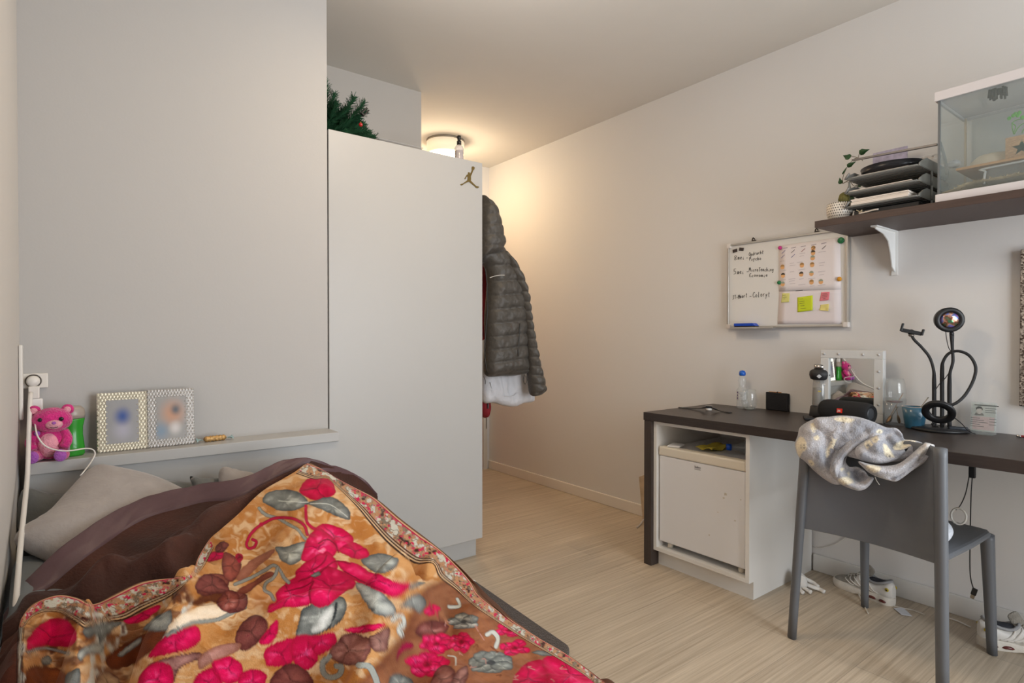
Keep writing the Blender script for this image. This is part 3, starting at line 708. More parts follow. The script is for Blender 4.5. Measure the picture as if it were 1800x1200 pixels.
shape(G3([(520, 830), (580, 800), (650, 790), (700, 765), (738, 790), (732, 850), (690, 910), (620, 945), (530, 970), (485, 970), (500, 890)]), hx('2f3234'), GRY, 11, hi=GRL, seed=20)
line(G3([(690, 800), (680, 860), (640, 930)]), 5, hx('2f3234')); shape(G3([(560, 940), (600, 870), (660, 810), (680, 830), (660, 900), (610, 940)]), GRY, hx('e6e6e0'), 8, seed=21)
FL = [([(620, 403), (700, 415), (765, 460), (765, 515), (700, 540), (640, 500), (580, 440)], 22), ([(765, 495), (835, 520), (855, 558), (800, 578), (740, 560), (700, 530)], 23),
      ([(540, 480), (585, 430), (640, 440), (690, 500), (680, 560), (600, 600), (540, 595), (512, 570)], 24),
      ([(485, 640), (540, 590), (640, 540), (690, 590), (680, 640), (560, 690), (430, 705), (480, 668)], 25),
      ([(690, 590), (790, 600), (850, 640), (900, 650), (985, 690), (1060, 700), (1040, 740), (980, 775), (900, 740), (820, 700), (750, 670)], 26),
      ([(350, 850), (345, 815), (385, 790), (385, 745), (430, 705), (520, 680), (580, 650), (640, 690), (560, 800), (480, 820), (420, 820)], 27),
      ([(580, 650), (650, 615), (720, 640), (785, 690), (770, 725), (720, 750), (660, 800), (600, 822), (550, 780), (560, 700)], 28)]
for pts, sd in FL: shape(G3(pts), CRI, MAG, 13, hi=PNK, seed=sd)
for pth in ([(600, 500), (640, 478), (680, 500), (700, 545)], [(500, 690), (600, 650), (680, 590), (760, 600)], [(430, 740), (520, 720), (570, 690)], [(560, 800), (555, 740), (575, 690)], [(730, 640), (820, 690), (930, 740)], [(640, 560), (620, 600), (560, 640)]):
    line(G3(pth), 2.6, hx('8d0230'))
shape(G3([(595, 540), (620, 520), (640, 530), (620, 550)]), MAG, hx('f7a0c0'), 4); shape(G3([(560, 660), (600, 640), (610, 655), (580, 670)]), GRD, GRY, 4)
shape(G3([(118, 560), (150, 545), (200, 580), (215, 620), (170, 692), (120, 660)]), MVD, hx('a8584a'), 8, seed=30)
shape(G3([(180, 560), (205, 545), (222, 565), (205, 600)]), CRI, hx('7c1a2c'), 6)
shape(G3([(0, 670), (60, 655), (130, 690), (150, 740), (60, 750), (-20, 730)]), MVD, MAV, 10, seed=31)
shape(G3([(90, 790), (150, 730), (200, 765), (190, 825), (120, 838)]), MVD, hx('a8584a'), 10, hi=MVL, seed=32)
shape(G3([(185, 675), (230, 610), (300, 560), (380, 528), (350, 575), (290, 622), (220, 685)]), hx('8a5440'), hx('a96e58'), 8, seed=33)
shape(G3([(190, 735), (280, 685), (350, 640), (375, 660), (300, 700), (240, 752)]), hx('6d3426'), hx('8e4d3c'), 7, seed=34)
line(G3([(180, 705), (240, 680), (330, 635), (370, 610), (400, 625), (425, 670), (450, 695)]), 5, GRY, GRD)
line(G3([(395, 620), (375, 670), (335, 700), (330, 735), (360, 755), (375, 782)]), 5, GRY, GRD)
shape(G3([(50, 570), (70, 540), (122, 545), (108, 578)]), CRI, MAG, 5); shape(G3([(78, 520), (120, 488), (150, 505), (130, 540), (90, 545)]), MVD, MAV, 6)
shape(G3([(180, 965), (215, 900), (260, 865), (310, 862), (345, 900), (330, 960), (245, 1035), (195, 1020)]), MVD, MAV, 16, hi=hx('6b1a2e'), seed=35)
shape(G3([(0, 1070), (90, 1015), (200, 1000), (190, 1040), (60, 1100), (0, 1130)]), hx('8a5440'), MVL, 12, seed=36)
shape(G3([(300, 1000), (345, 930), (390, 878), (396, 940), (355, 1005)]), CRI, MAG, 9, seed=37)
for pts, sd in (([(330, 1035), (400, 990), (470, 975), (480, 1040), (470, 1095), (400, 1118), (338, 1108)], 40), ([(470, 975), (560, 962), (600, 1060), (575, 1118), (530, 1135), (470, 1085)], 41), ([(545, 965), (620, 955), (680, 950), (685, 1010), (600, 1062), (570, 1030)], 42)):
    shape(G3(pts), CRI, hx('d80752'), 14, hi=PNK, seed=sd)
shape(G3([(725, 932), (800, 915), (930, 900), (900, 930), (800, 952)]), CRI, MAG, 6, hi=PNK)
shape(G3([(650, 1060), (680, 1010), (740, 950), (850, 975), (860, 1045), (800, 1110), (700, 1098)]), MVD, hx('b0776c'), 14, hi=MVL, seed=43)
shape(G3([(850, 975), (900, 945), (955, 920), (952, 1000), (938, 1040), (880, 1040)]), MVD, hx('b98c80'), 12, hi=MVL, seed=44)
line(G3([(655, 1068), (620, 1100), (625, 1150), (660, 1172), (705, 1155), (715, 1120), (690, 1115)]), 9, GRY, GRD)
line(G3([(800, 1110), (850, 1115), (880, 1160), (900, 1220)]), 10, hx('9fa49f'), GRD); line(G3([(975, 885), (1010, 865), (1030, 890), (1000, 925), (1025, 955)]), 5, GRL, GRD)
for pts, sd in (([(-20, 1170), (60, 1120), (110, 1160), (110, 1260), (-20, 1260)], 45), ([(60, 1110), (110, 1075), (165, 1070), (215, 1110), (205, 1190), (120, 1200)], 46), ([(205, 1160), (260, 1130), (320, 1140), (340, 1180), (300, 1260), (200, 1260)], 47)):
    shape(G3(pts), CRI, MAG, 16, hi=PNK, seed=sd)
shape(G3([(350, 1200), (400, 1130), (470, 1100), (540, 1140), (575, 1200), (540, 1290), (360, 1290)]), MVD, MAV, 18, seed=48)
# crop 4 shapes (right)
shape(G4([(240, 692), (300, 630), (360, 612), (402, 650), (402, 700), (370, 742), (320, 712), (250, 702)]), GRD, hx('a3a69f'), 12, hi=GRL, seed=50)
line(G4([(185, 785), (225, 757), (262, 772), (262, 820), (225, 850), (245, 885)]), 6, GRL, GRD)
shape(G4([(300, 560), (345, 535), (410, 540), (330, 575), (290, 590)]), GRD, GRY, 4)
shape(G4([(395, 725), (440, 682), (505, 705), (455, 755), (405, 750)]), CRI, MAG, 6, hi=PNK)
def blossom(pts, e, m, h, n, sd, w=12):
    """rosette: n petals set round the outline's centre"""
    pts = G4(pts); cx = sum(p[0] for p in pts) / len(pts); cy = sum(p[1] for p in pts) / len(pts)
    rx = (max(p[0] for p in pts) - min(p[0] for p in pts)) / 2; ry = (max(p[1] for p in pts) - min(p[1] for p in pts)) / 2
    for i in range(n):
        a = 2 * math.pi * i / n + sd; px_, py_ = cx + rx * .55 * math.cos(a), cy + ry * .55 * math.sin(a)
        shape([(px_ + rx * .48 * math.cos(b) * (1 + .15 * math.sin(3 * b + i)), py_ + ry * .48 * math.sin(b) * (1 + .15 * math.cos(2 * b + i))) for b in [j * math.pi / 4 for j in range(8)]], e, m, w * .6, hi=h, seed=sd + i)
    shape([(cx + rx * .2 * math.cos(b), cy + ry * .2 * math.sin(b)) for b in [j * math.pi / 3 for j in range(6)]], e, e, 3)
blossom([(550, 740), (765, 850)], GRD, hx('9aa09c'), GRL, 5, 51, 8)
shape(G4([(335, 850), (400, 795), (500, 795), (562, 830), (500, 900), (430, 922), (350, 885)]), MVD, MAV, 14, hi=MVL, seed=52)
blossom([(355, 870), (600, 1010)], CRI, MAG, PNK, 5, 53, 9); blossom([(560, 860), (725, 1000)], CRI, MAG, PNK, 5, 54, 9); blossom([(275, 990), (560, 1165)], CRI, MAG, PNK, 5, 55, 10)
shape(G4([(208, 1060), (225, 990), (265, 935), (325, 940), (320, 968), (250, 1000)]), hx('6d0228'), hx('c00550'), 8)
blossom([(850, 805), (1060, 900)], CRI, MAG, PNK, 4, 56, 8); blossom([(885, 915), (1100, 1025)], CRI, MAG, PNK, 4, 57, 9)
blossom([(680, 990), (990, 1140)], GRD, hx('98a09b'), GRL, 7, 58, 8)
line(G4([(810, 882), (850, 865), (882, 905), (870, 960)]), 7, GRL, GRD); line(G4([(560, 698), (600, 700), (632, 690), (615, 648)]), 5, GRL, GRD); line(G4([(555, 1020), (600, 1030), (605, 1080)]), 3, GRL)
shape(G4([(430, 1210), (480, 1110), (540, 1078), (600, 1130), (560, 1240), (440, 1290)]), MVD, hx('b0776c'), 14, hi=MVL, seed=60)
shape(G4([(600, 1140), (670, 1088), (688, 1140), (650, 1240), (560, 1290)]), MVD, hx('c08f84'), 12, hi=MVL, seed=61)
shape(G4([(160, 1200), (200, 1140), (300, 1165), (330, 1210), (300, 1290), (160, 1290)]), GRD, hx('9aa09c'), 10, hi=GRL, seed=62)
for pts, sd in (([(970, 1220), (1000, 1140), (1080, 1068), (1175, 1050), (1210, 1120), (1180, 1290), (960, 1290)], 63), ([(1175, 1050), (1240, 1020), (1350, 1050), (1480, 1110), (1600, 1180), (1600, 1300), (1250, 1300), (1200, 1140)], 64)):
    shape(G4(pts), CRI, MAG, 20, hi=PNK, seed=sd)
shape(G4([(1105, 995), (1170, 985), (1240, 1020), (1170, 1022)]), GRD, GRY, 5)
for _ in range(26):
    a = rnd.uniform(790, 1010); b = rnd.uniform(1075, 1195)
    if b > 1040 + (a - 760) * .55: line([(a, b), (a + rnd.uniform(-6, 6), b + rnd.uniform(-5, 5)), (a + rnd.uniform(-8, 8), b + rnd.uniform(-3, 8))], 1.6, MVL if _ % 2 else BR2)
# border bands
def band(outer, inner, wd):
    o = [(q.x, q.y) for q in smooth_path([(a, b, 0) for a, b in outer], 4)]; i_ = [(q.x, q.y) for q in smooth_path([(a, b, 0) for a, b in inner], 4)]
    idx = np.where((x > min(p[0] for p in o) - wd) & (x < max(p[0] for p in o) + wd) & (y > min(p[1] for p in o + i_) - 8) & (y < max(p[1] for p in o + i_) + 40))[0]
    X_, Y_ = x[idx], y[idx]
    do, _, pr = segd(X_, Y_, o); di, sg, _ = segd(X_, Y_, i_)
    poly = o + i_[::-1]; ins = polydist(X_, Y_, poly)
    t = np.clip(di / (do + di + 1e-6), 0, 1)
    a = fbm(X_ / 8, Y_ / 8, 70, 3); b = fbm(X_ / 6 + 9, Y_ / 6, 71, 3); g = fbm(X_ / 11, Y_ / 9, 72, 2)
    c = np.tile(hx('b98a66'), (len(idx), 1))
    def bl2(m, cc):
        nonlocal c
        c = c * (1 - m[:, None]) + cc * m[:, None]
    bl2(np.clip((a - .5) * 9, 0, 1), hx('c9c8bd')); bl2(np.clip((.36 - a) * 10, 0, 1), hx('45201a')); bl2(np.clip((b - .62) * 12, 0, 1), hx('c8144f'))
    bl2(np.clip((.055 - abs(g - .5)) * 26, 0, 1), hx('7f7362')); bl2(np.clip((.02 - abs(a - .55)) * 50, 0, 1), hx('4f3a2d'))
    stripe = lambda lo, hi, cc: bl2(np.clip((np.minimum(t - lo, hi - t)) * 60 + .5, 0, 1), hx(cc))
    stripe(-.1, .07, '3b2216'); stripe(.07, .12, 'd8b58a'); stripe(.12, .17, '4a2c1c'); stripe(.17, .21, 'bda88c'); stripe(.21, .26, '5b3826')
    stripe(.84, .885, 'b01449'); stripe(.885, .93, 'd0a880'); stripe(.93, 1.1, '6b4a34')
    blend(np.clip(.5 + ins / 1.5, 0, 1), c, idx)
hem = [(a, b) for a, b, z in TOP]
band([(540, 812), (565, 822), (588, 836), (610, 848), (634, 860), (661, 874), (700, 907), (760, 953), (800, 988), (827, 1019), (840, 1043), (866, 1065), (897, 1087), (949, 1121), (997, 1149), (1062, 1198), (1120, 1245)],
     [(520, 832), (552, 842), (575, 840), (592, 855), (625, 888), (655, 925), (685, 958), (728, 990), (760, 990), (772, 1014), (800, 1036), (832, 1064), (858, 1082), (885, 1100), (915, 1119), (947, 1138), (985, 1160), (1040, 1196), (1100, 1255)], 40)
band([(34, 1102), (38, 1085), (60, 1060), (100, 1044), (135, 1048), (165, 1059), (205, 1040), (250, 1020), (300, 1013), (335, 1009), (348, 978), (368, 945)],
     [(40, 1106), (55, 1085), (80, 1075), (108, 1078), (135, 1095), (150, 1104), (175, 1094), (217, 1090), (252, 1072), (300, 1048), (330, 1022), (355, 1000), (376, 962)], 30)
# beyond the hem line only the dark bound edge shows
out_ = polydist(x, y, hem[-24:] + [(1300, 1400), (1400, 600), (700, 700)])
blend(np.clip(out_ / 1.5, 0, 1) * (x > 560) * (y < 1400), hx('5a3a2a'))
for off, w_, cc in ((0, 5, '6a6257'), (-5, 2.5, '2f1a12'), (4.5, 2, '3a261c'), (0, 1.5, 'b9b0a0')):
    line([(38 + off, 1104), (35 + off, 1140), (34 + off, 1210), (30 + off, 1290)], w_, hx(cc))

def dense(name, Xg, Yg, Zg, cols, mat, parent):
    nv, nu = Xg.shape
    me = bpy.data.meshes.new(name)
    off = parent['root']
    co = np.stack([Xg - off[0], Yg - off[1], Zg - off[2]], -1).reshape(-1, 3).astype(np.float32)
    i = (np.arange(nv - 1)[:, None] * nu + np.arange(nu - 1)[None]).ravel()
    q = np.stack([i, i + nu, i + nu + 1, i + 1], -1).astype(np.int32)
    me.vertices.add(len(co)); me.vertices.foreach_set('co', co.ravel())
    me.loops.add(q.size); me.loops.foreach_set('vertex_index', q.ravel())
    me.polygons.add(len(q)); me.polygons.foreach_set('loop_start', np.arange(0, q.size, 4, dtype=np.int32))
    me.update(calc_edges=True); me.polygons.foreach_set('use_smooth', np.ones(len(q), bool))
    if cols is not None:
        at = me.color_attributes.new('Col', 'FLOAT_COLOR', 'POINT')
        at.data.foreach_set('color', np.c_[cols, np.ones(len(cols))].astype(np.float32).ravel())
    me.materials.append(mat); me.validate()
    o = bpy.data.objects.new(name, me); col.objects.link(o); o.parent = parent; o['root'] = list(off)
    return o
def with_skirt(Xg, Yg, Zg, n=10, inx=0.0, iny=-.05, drop=.10, zmin=None, cols=None):
    """rolls the back edge of a sheet over and down"""
    rx, ry, rz = [], [], []
    for j in range(n, 0, -1):
        a = j / n
        rx.append(Xg[0] + inx * a * a + 0 * a); ry.append(Yg[0] + .012 * math.sin(math.pi * min(1, a * 2)) + iny * a * a); rz.append(Zg[0] - drop * a ** .8)
    rz = np.array(rz)
    if zmin is not None: rz = np.maximum(rz, zmin)
    out = [np.vstack([rx, Xg]), np.vstack([ry, Yg]), np.vstack([rz, Zg])]
    if cols is not None:
        c = cols.reshape(Xg.shape + (3,)); out.append(np.concatenate([np.repeat(c[:1], n, 0), c], 0).reshape(-1, 3))
    return out
bt = thing('blanket', 'thick plush blanket with magenta flowers on tan, heaped over the bed', 'blanket', (.45, 1.3, .3))
Xs, Ys, Zs, Cs = with_skirt(X, Y, Z, 8, 0, -.03, .06, None, C)
dense('printed_side', Xs, Ys, Zs, Cs, vcol_mat('blanket_print', .85, .05, .3, 420), bt)
# turned-back dark underside with satin binding
UP = [(6, 1085, .50), (22, 1060, .515), (40, 1030, .54), (62, 1008, .56), (110, 965, .60), (155, 932, .625), (200, 904, .64), (250, 880, .655), (300, 866, .665), (350, 855, .672), (400, 849, .68), (440, 838, .69), (475, 822, .70), (505, 811, .71), (538, 808, .71),
      (575, 818, .68), (610, 829, .635), (640, 846, .585), (664, 872, .53)]
LO = [(4, 1132, .505), (32, 1112, .52), (45, 1086, .53), (70, 1066, .54), (105, 1056, .54), (150, 1066, .53), (200, 1056, .535), (260, 1036, .54), (330, 1026, .55), (352, 985, .57), (388, 945, .60), (425, 912, .62), (455, 880, .635), (490, 856, .65), (530, 836, .66),
      (565, 838, .65), (595, 852, .61), (630, 872, .55), (664, 895, .50)]
nu, nv = 420, 130
U = curve3(UP, nu); Lw = curve3(LO, nu)
v2 = np.linspace(0, 1, nv)[:, None]
X2 = U[None, :, 0] * (1 - v2) + Lw[None, :, 0] * v2; Y2 = U[None, :, 1] * (1 - v2) + Lw[None, :, 1] * v2; Z2 = U[None, :, 2] * (1 - v2) + Lw[None, :, 2] * v2
wdt = np.hypot(U[:, 0] - Lw[:, 0], U[:, 1] - Lw[:, 1])[None]
Z2 = Z2 - .035 * np.sin(np.pi * np.clip(v2 * 1.5, 0, 1)) * np.clip(wdt / .35, 0, 1) + .03 * np.sin(np.pi * np.clip(v2 * 2 - 1, 0, 1)) * np.clip(wdt / .35, 0, 1)
fold = (fbm(X2 * 7 + 1, Y2 * 5, 21, 2) - .5) * .06 + (fbm(X2 * 11 + Y2 * 6, Y2 * 9 - X2 * 7, 23, 1) - .5) * .010
env = np.clip(v2 * 4 - .5, 0, 1) * np.clip((1 - v2) * 5, 0, 1) * np.clip(wdt / .2, 0, 1)
def rp(path, z0): return [(P(a, b, Z=z0).x, P(a, b, Z=z0).y) for a, b in path]
for pth, h, w_ in (([(85, 1000), (130, 965), (200, 935), (280, 905), (370, 893)], -.018, .03), ([(130, 1010), (180, 985), (260, 985), (330, 1000)], .03, .03), ([(280, 1000), (300, 970), (330, 960)], .03, .025), ([(200, 1000), (250, 965), (330, 940), (380, 910)], -.02, .025)):
    d, _, pr = segd(X2, Y2, rp(pth, .6)); fold = fold + h * np.exp(-(d / w_) ** 2)
Z2 = Z2 + fold * env
X2 = np.maximum(X2, -.13)
s3 = with_skirt(X2, Y2, Z2, 12, 0, -.09, .2, .47)
lin_m = M('brown_velour', (62, 29, 18), .75, bump=.3, bscale=130, var=.48, vscale=7, sheen=.05)  # strong light-dark mottle paints the velour's sheen highlights into the colour
dense('brown_underside', s3[0], s3[1], s3[2], None, lin_m, bt)['label'] = 'dark brown velour underside'
dd = np.cumsum(np.r_[np.zeros((1, nu)), np.sqrt(np.diff(X2, axis=0) ** 2 + np.diff(Y2, axis=0) ** 2 + np.diff(Z2, axis=0) ** 2)], 0)
nb = 22; Xb = np.zeros((nb, nu)); Yb = Xb.copy(); Zb = Xb.copy()
for i in range(nu):
    wb = min(.075, dd[-1, i] * .45) * (1 if i < nu * .8 else max(.15, 1 - (i - nu * .8) / (nu * .12))); s_ = np.linspace(0, wb, nb)
    Xb[:, i] = np.interp(s_, dd[:, i], X2[:, i]); Yb[:, i] = np.interp(s_, dd[:, i], Y2[:, i]); Zb[:, i] = np.interp(s_, dd[:, i], Z2[:, i])
ui = np.arange(nu)[None] * 1.0; vb = np.linspace(0, 1, nb)[:, None]
Zb = Zb + .007 + .004 * np.sin(np.pi * vb) + (fbm(ui / 16 + vb * 2, vb * 1.2 + ui * 0, 33, 2) - .5) * .006
Zb[-1] -= .008
s4 = with_skirt(Xb, Yb + .003, Zb, 8, 0, -.02, .07)
dense('satin_binding', s4[0], s4[1], s4[2], None, M('satin_brown', (88, 64, 68), .5, bump=.1, bscale=40, var=.08, vscale=20), bt)['label'] = 'purplish brown satin edge binding'
# ------------------------------------------------------------------ rug and small floor things
rugm = M('brown_rug', (72, 58, 48), .95, bump=1.0, bscale=260, var=.22, vscale=90, sheen=.3)
c0, c1 = P(840, 1023, Z=.022), P(1011, 1141, Z=.022)
def rrect(x0, x1, y0, y1, r, n=6):
    o = []
    for cx, cy, a0 in ((x1 - r, y1 - r, 0), (x0 + r, y1 - r, 90), (x0 + r, y0 + r, 180), (x1 - r, y0 + r, 270)):
        for i in range(n + 1):
            a = R(a0 + 90 * i / n); o.append((cx + r * math.cos(a), cy + r * math.sin(a)))
    return o
ang = math.degrees(math.atan2(c0.x - c1.x, c0.y - c1.y))
mb = MB(TM(c1.x, c1.y, 0, -ang)).prism(rrect(-.52, 0, .0, .74, .05), .001, .022, .006)
solo(mb, 'rug', rugm, 'dark brown fluffy rug on the floor beside the bed', 'rug')
q = P(833, 1023, Z=0)
solo(MB(TM(q.x, q.y, .0005, 25)).add([(-.012, -.006, 0), (.012, -.004, 0), (.009, .008, .008), (-.008, .006, .004), (0, 0, .012)], [(0, 1, 4), (1, 2, 4), (2, 3, 4), (3, 0, 4), (0, 3, 2, 1)]), 'paper_scrap', M('paper', (225, 222, 216), .8), 'tiny white paper scrap on the floor at the rug edge', 'paper')

# ------------------------------------------------------------------ headboard corner
white_pl = M('white_plastic', (226, 222, 216), .35, var=.01)
q = P(59, 669, Y=YH)
t = thing('wall_socket', 'square white wall socket in the corner above the headboard', 'socket', (q.x, YH, q.z))
part(MB(HM(q.x, YH - .0005, q.z)).box(-.037, .037, -.024, .024, 0, .009, .003), 'cover_plate', white_pl, t)
part(MB(HM(q.x, YH - .0005, q.z)).lathe([(.0215, .0092), (.0215, .011), (.019, .011), (.019, .0092)], 32), 'socket_ring', M('ring_grey', (110, 104, 98), .5), t, 'thin dark ring round the plug hole')
t = thing('charger', 'white power adapter plugged into the socket above the plush toy', 'charger', (q.x, YH - .03, q.z - .06))
part(MB(HM(q.x, YH, q.z)).lathe([(.018, .0115), (.0175, .03), (.012, .036), (0, .0362)], 28), 'plug', white_pl, t)
part(MB(HM(q.x, YH, q.z)).box(-.012, .016, -.056, -.016, .012, .036, .003), 'adapter', white_pl, t)
part(MB(HM(q.x, YH, q.z)).box(-.012, .024, -.098, -.0562, .012, .036, .004), 'usb_block', M('white_plastic2', (234, 232, 230), .3), t)
part(MB(HM(q.x, YH, q.z)).box(-.004, .01, -.118, -.0985, .02, .029, .002), 'usb_plug', white_pl, t)
# thick white cable hanging down along the wall
pts = [P(54, 690, Y=YH - .05), P(52, 730, Y=2.33), P(50, 790, Y=2.27), P(48, 840, Y=2.2), P(42, 900, Y=2.05), P(36, 960, Y=1.9), P(32, 1010, Y=1.8), P(27, 1070, Y=1.68), P(22, 1120, Y=1.58), P(20, 1150, Y=1.5)]
solo(MB().tube(pts, .0062, 10, 6), 'power_cable', white_pl, 'thick white power cable hanging down past the pink plush toy', 'cable')
pts = [P(61, 729, Y=YH - .055), P(62, 748, Y=2.3), P(67, 768, Y=2.265), P(82, 785, Y=2.255), P(108, 792, Y=2.25), P(130, 791, Y=2.25), P(150, 788, Y=2.27), P(163, 790, Y=2.29), P(167, 798, Y=2.29), P(160, 812, Y=2.27), P(148, 828, Y=2.2), P(141, 836, Y=2.19)]
solo(MB().tube(pts, .0022, 8, 6), 'charging_cable', white_pl, 'thin white charging cable looping along the headboard ledge', 'cable')
pts = [P(283, 848, Y=2.24), P(277, 851, Y=2.22), P(268, 865, Y=2.18), P(262, 876, Y=2.15)]
solo(MB().tube(pts, .002, 8, 5), 'cable_end', white_pl, 'short bit of thin white cable lying on the cushion top edge', 'cable')
a = P(33, 606, X=XL); b = P(35, 735, X=XL)
solo(MB().box(XL + .001, XL + .011, 2.36, 2.385, b.z, a.z, .003), 'cable_trunking', white_pl, 'narrow upright white cable duct on the wall beside the socket', 'cable duct')

# green bottle
q = P(127, 801, Z=.745)
t = thing('shampoo_bottle', 'waisted green bottle with a clear cap on the headboard ledge', 'bottle', (q.x, q.y, .745))
S = TM(q.x, q.y, .7455, 8)
part(MB(S).lathe([(.0, .0), (.03, .0), (.034, .006), (.0335, .03), (.029, .07), (.0295, .095), (.034, .118), (.034, .121), (0, .122)], 36, sy=.62), 'bottle_body', M('bottle_green', (46, 150, 44), .25, var=.06, coat=.3), t)
part(MB(S).lathe([(.0345, .1225), (.036, .135), (.033, .152), (.024, .162), (0, .164)], 36, sy=.62), 'cap', M('frosted_cap', (214, 200, 188), .3, trans=.5, var=.02), t, 'frosted pale cap')
lb = MB(TM(q.x, q.y, .7455, 8 - 40)).add([(-.014 + .001, -.0235, .02), (.010, -.0262, .02), (.010, -.0255, .052), (-.013, -.0228, .052)], [(0, 1, 2, 3)])
part(lb, 'label_panel', M('label_white', (225, 225, 222), .5), t)
l2 = MB(TM(q.x, q.y, .7455, 8 - 40))
for k in range(6): l2.add([(-.010, -.0246, .024 + k * .0042), (.004, -.0262, .024 + k * .0042), (.004, -.0262, .0265 + k * .0042), (-.010, -.0246, .0265 + k * .0042)], [(0, 1, 2, 3)])
o = part(l2, 'label_print', M('label_ink', (60, 78, 110), .5), t); o['kind'] = 'stuff'

# pink plush toy: a plain generic sitting animal
fur = M('pink_plush', (208, 44, 128), .95, bump=.8, bscale=170, var=.22, vscale=40, sheen=.5)
fur2 = M('pale_pink_plush', (232, 160, 176), .95, bump=.6, bscale=170, var=.1, vscale=40, sheen=.4)
pur = M('purple_plush', (170, 92, 180), .95, bump=.6, bscale=170, var=.15, sheen=.4)
blk = M('button_black', (18, 16, 18), .15)
q = P(72, 812, Z=.745)
t = thing('plush_toy', 'pink sitting plush toy at the left end of the headboard ledge', 'toy', (q.x, q.y - .0, .745))
qx, qy = -.058, 2.335
S = TM(qx, qy, .7455, -8)
part(MB(S).ell((0, 0, .052), (.046, .036, .052), 28, 18), 'torso', fur, t)
part(MB(S).ell((0, -.012, .05), (.032, .030, .042), 24, 16), 'belly', fur2, t, 'pale pink belly')
hd = part(MB(S).ell((.006, -.006, .125), (.052, .042, .04), 32, 20), 'head', fur, t)
part(MB(S).ell((.016, -.040, .115), (.022, .018, .015), 20, 12), 'muzzle', fur2, hd, 'pale pink muzzle')
part(MB(S).ell((.018, -.056, .121), (.006, .005, .005), 12, 8), 'nose', pur, hd)
for sx in (-.018, .034): part(MB(S).ell((sx, -.042, .131), (.0065, .005, .0065), 14, 10), 'eye', blk, hd)
part(MB(S).tube([(.008, -.0565, .109), (.018, -.0585, .106), (.028, -.0565, .109)], .0009, 6, 4), 'mouth', blk, hd)
for sx, nm in ((-.040, 0), (.044, 1)):
    e = part(MB(S).ell((sx, .002, .156), (.017, .010, .017), 18, 12), 'ear', fur, hd)
    part(MB(S).ell((sx, -.006, .156), (.010, .005, .010), 14, 10), 'inner_ear', fur2, e)
for sg in (-1, 1):
    part(MB(S).tube([(sg * .034, -.004, .088), (sg * .046, -.02, .062), (sg * .038, -.038, .040)], [.014, .014, .013], 12, 5), 'arm', fur, t)
    lg_ = part(MB(S).tube([(sg * .026, -.004, .02), (sg * .036, -.034, .018), (sg * .034, -.058, .018)], [.019, .018, .016], 14, 5), 'leg', fur, t)
    part(MB(S).ell((sg * .034, -.062, .020), (.0165, .009, .0195), 16, 10), 'foot_pad', pur, lg_, 'purple foot pad')
part(MB(S).ell((-.028, -.026, .088), (.008, .004, .008), 10, 8), 'patch', pur, t)

# two photo frames with embossed silver borders
def frame(x0, x1, bot, top, lean, mat, pic, label, yb):
    w_ = x1 - x0; h_ = top - bot
    t = thing('photo_frame', label, 'photo frame', ((x0 + x1) / 2, yb, bot), 'studded metal photo frames on the headboard ledge')
    Mx = Matrix.Translation(((x0 + x1) / 2, yb, bot + .0005)) @ Matrix.Rotation(R(-lean), 4, 'X') @ HM(0, 0, 0)
    bw = .0295
    b = MB(Mx)
    b.box(-w_ / 2, w_ / 2, 0, h_, -.012, -.004)
    # pyramids
    nx, ny = 15, 20; dx = w_ / nx; dy = h_ / ny
    for j in range(ny):
        for i in range(-1, nx):
            ox = dx / 2 if j % 2 else 0
            cx = -w_ / 2 + (i + .5) * dx + ox; cy = (j + .5) * dy
            xa, xb = max(-w_ / 2, cx - dx / 2), min(w_ / 2, cx + dx / 2)
            if xb - xa < dx * .3: continue
            if abs(cx) < w_ / 2 - bw and bw < cy < h_ - bw: continue
            b.add([(xa, cy - dy / 2, -.004), (xb, cy - dy / 2, -.004), (xb, cy + dy / 2, -.004), (xa, cy + dy / 2, -.004), ((xa + xb) / 2, cy, .0015)], [(0, 1, 4), (1, 2, 4), (2, 3, 4), (3, 0, 4)])
    part(b, 'frame', mat, t)
    g = MB(Mx).box(-w_ / 2 + bw - .004, w_ / 2 - bw + .004, bw - .004, h_ - bw + .004, -.0038, -.001)
    part(g, 'photo', pic, t, 'faded blurred photograph')
    part(MB(Mx).box(-.02, .02, 0, h_ * .7, -.022, -.0125), 'stand', M('stand_black', (40, 40, 40), .6), t)
def blurpic(name, base, blobs, loc):
    m = bpy.data.materials.new(name); nt, N, L, b = nodes(m)
    tc = N.new('ShaderNodeTexCoord'); prev = None
    base = lin(base)
    for (u, v, r_, c) in blobs:
        vm = N.new('ShaderNodeVectorMath'); vm.operation = 'SUBTRACT'; L.new(tc.outputs['Generated'], vm.inputs[0]); vm.inputs[1].default_value = (u, .5, v)
        ml = N.new('ShaderNodeVectorMath'); ml.operation = 'MULTIPLY'; ml.inputs[1].default_value = (1, 0, 1.3); L.new(vm.outputs[0], ml.inputs[0])
        ln = N.new('ShaderNodeVectorMath'); ln.operation = 'LENGTH'; L.new(ml.outputs[0], ln.inputs[0])
        mr = N.new('ShaderNodeMapRange'); mr.interpolation_type = 'SMOOTHSTEP'; mr.inputs['From Min'].default_value = r_; mr.inputs['From Max'].default_value = 0; L.new(ln.outputs['Value'], mr.inputs['Value'])
        mx = N.new('ShaderNodeMix'); mx.data_type = 'RGBA'; L.new(mr.outputs[0], mx.inputs['Factor']); mx.inputs['B'].default_value = lin(c)
        if prev: L.new(prev, mx.inputs['A'])
        else: mx.inputs['A'].default_value = base
        prev = mx.outputs['Result']
    L.new(prev, b.inputs['Base Color']); b.inputs['Roughness'].default_value = .35
    return m
fz = .7455
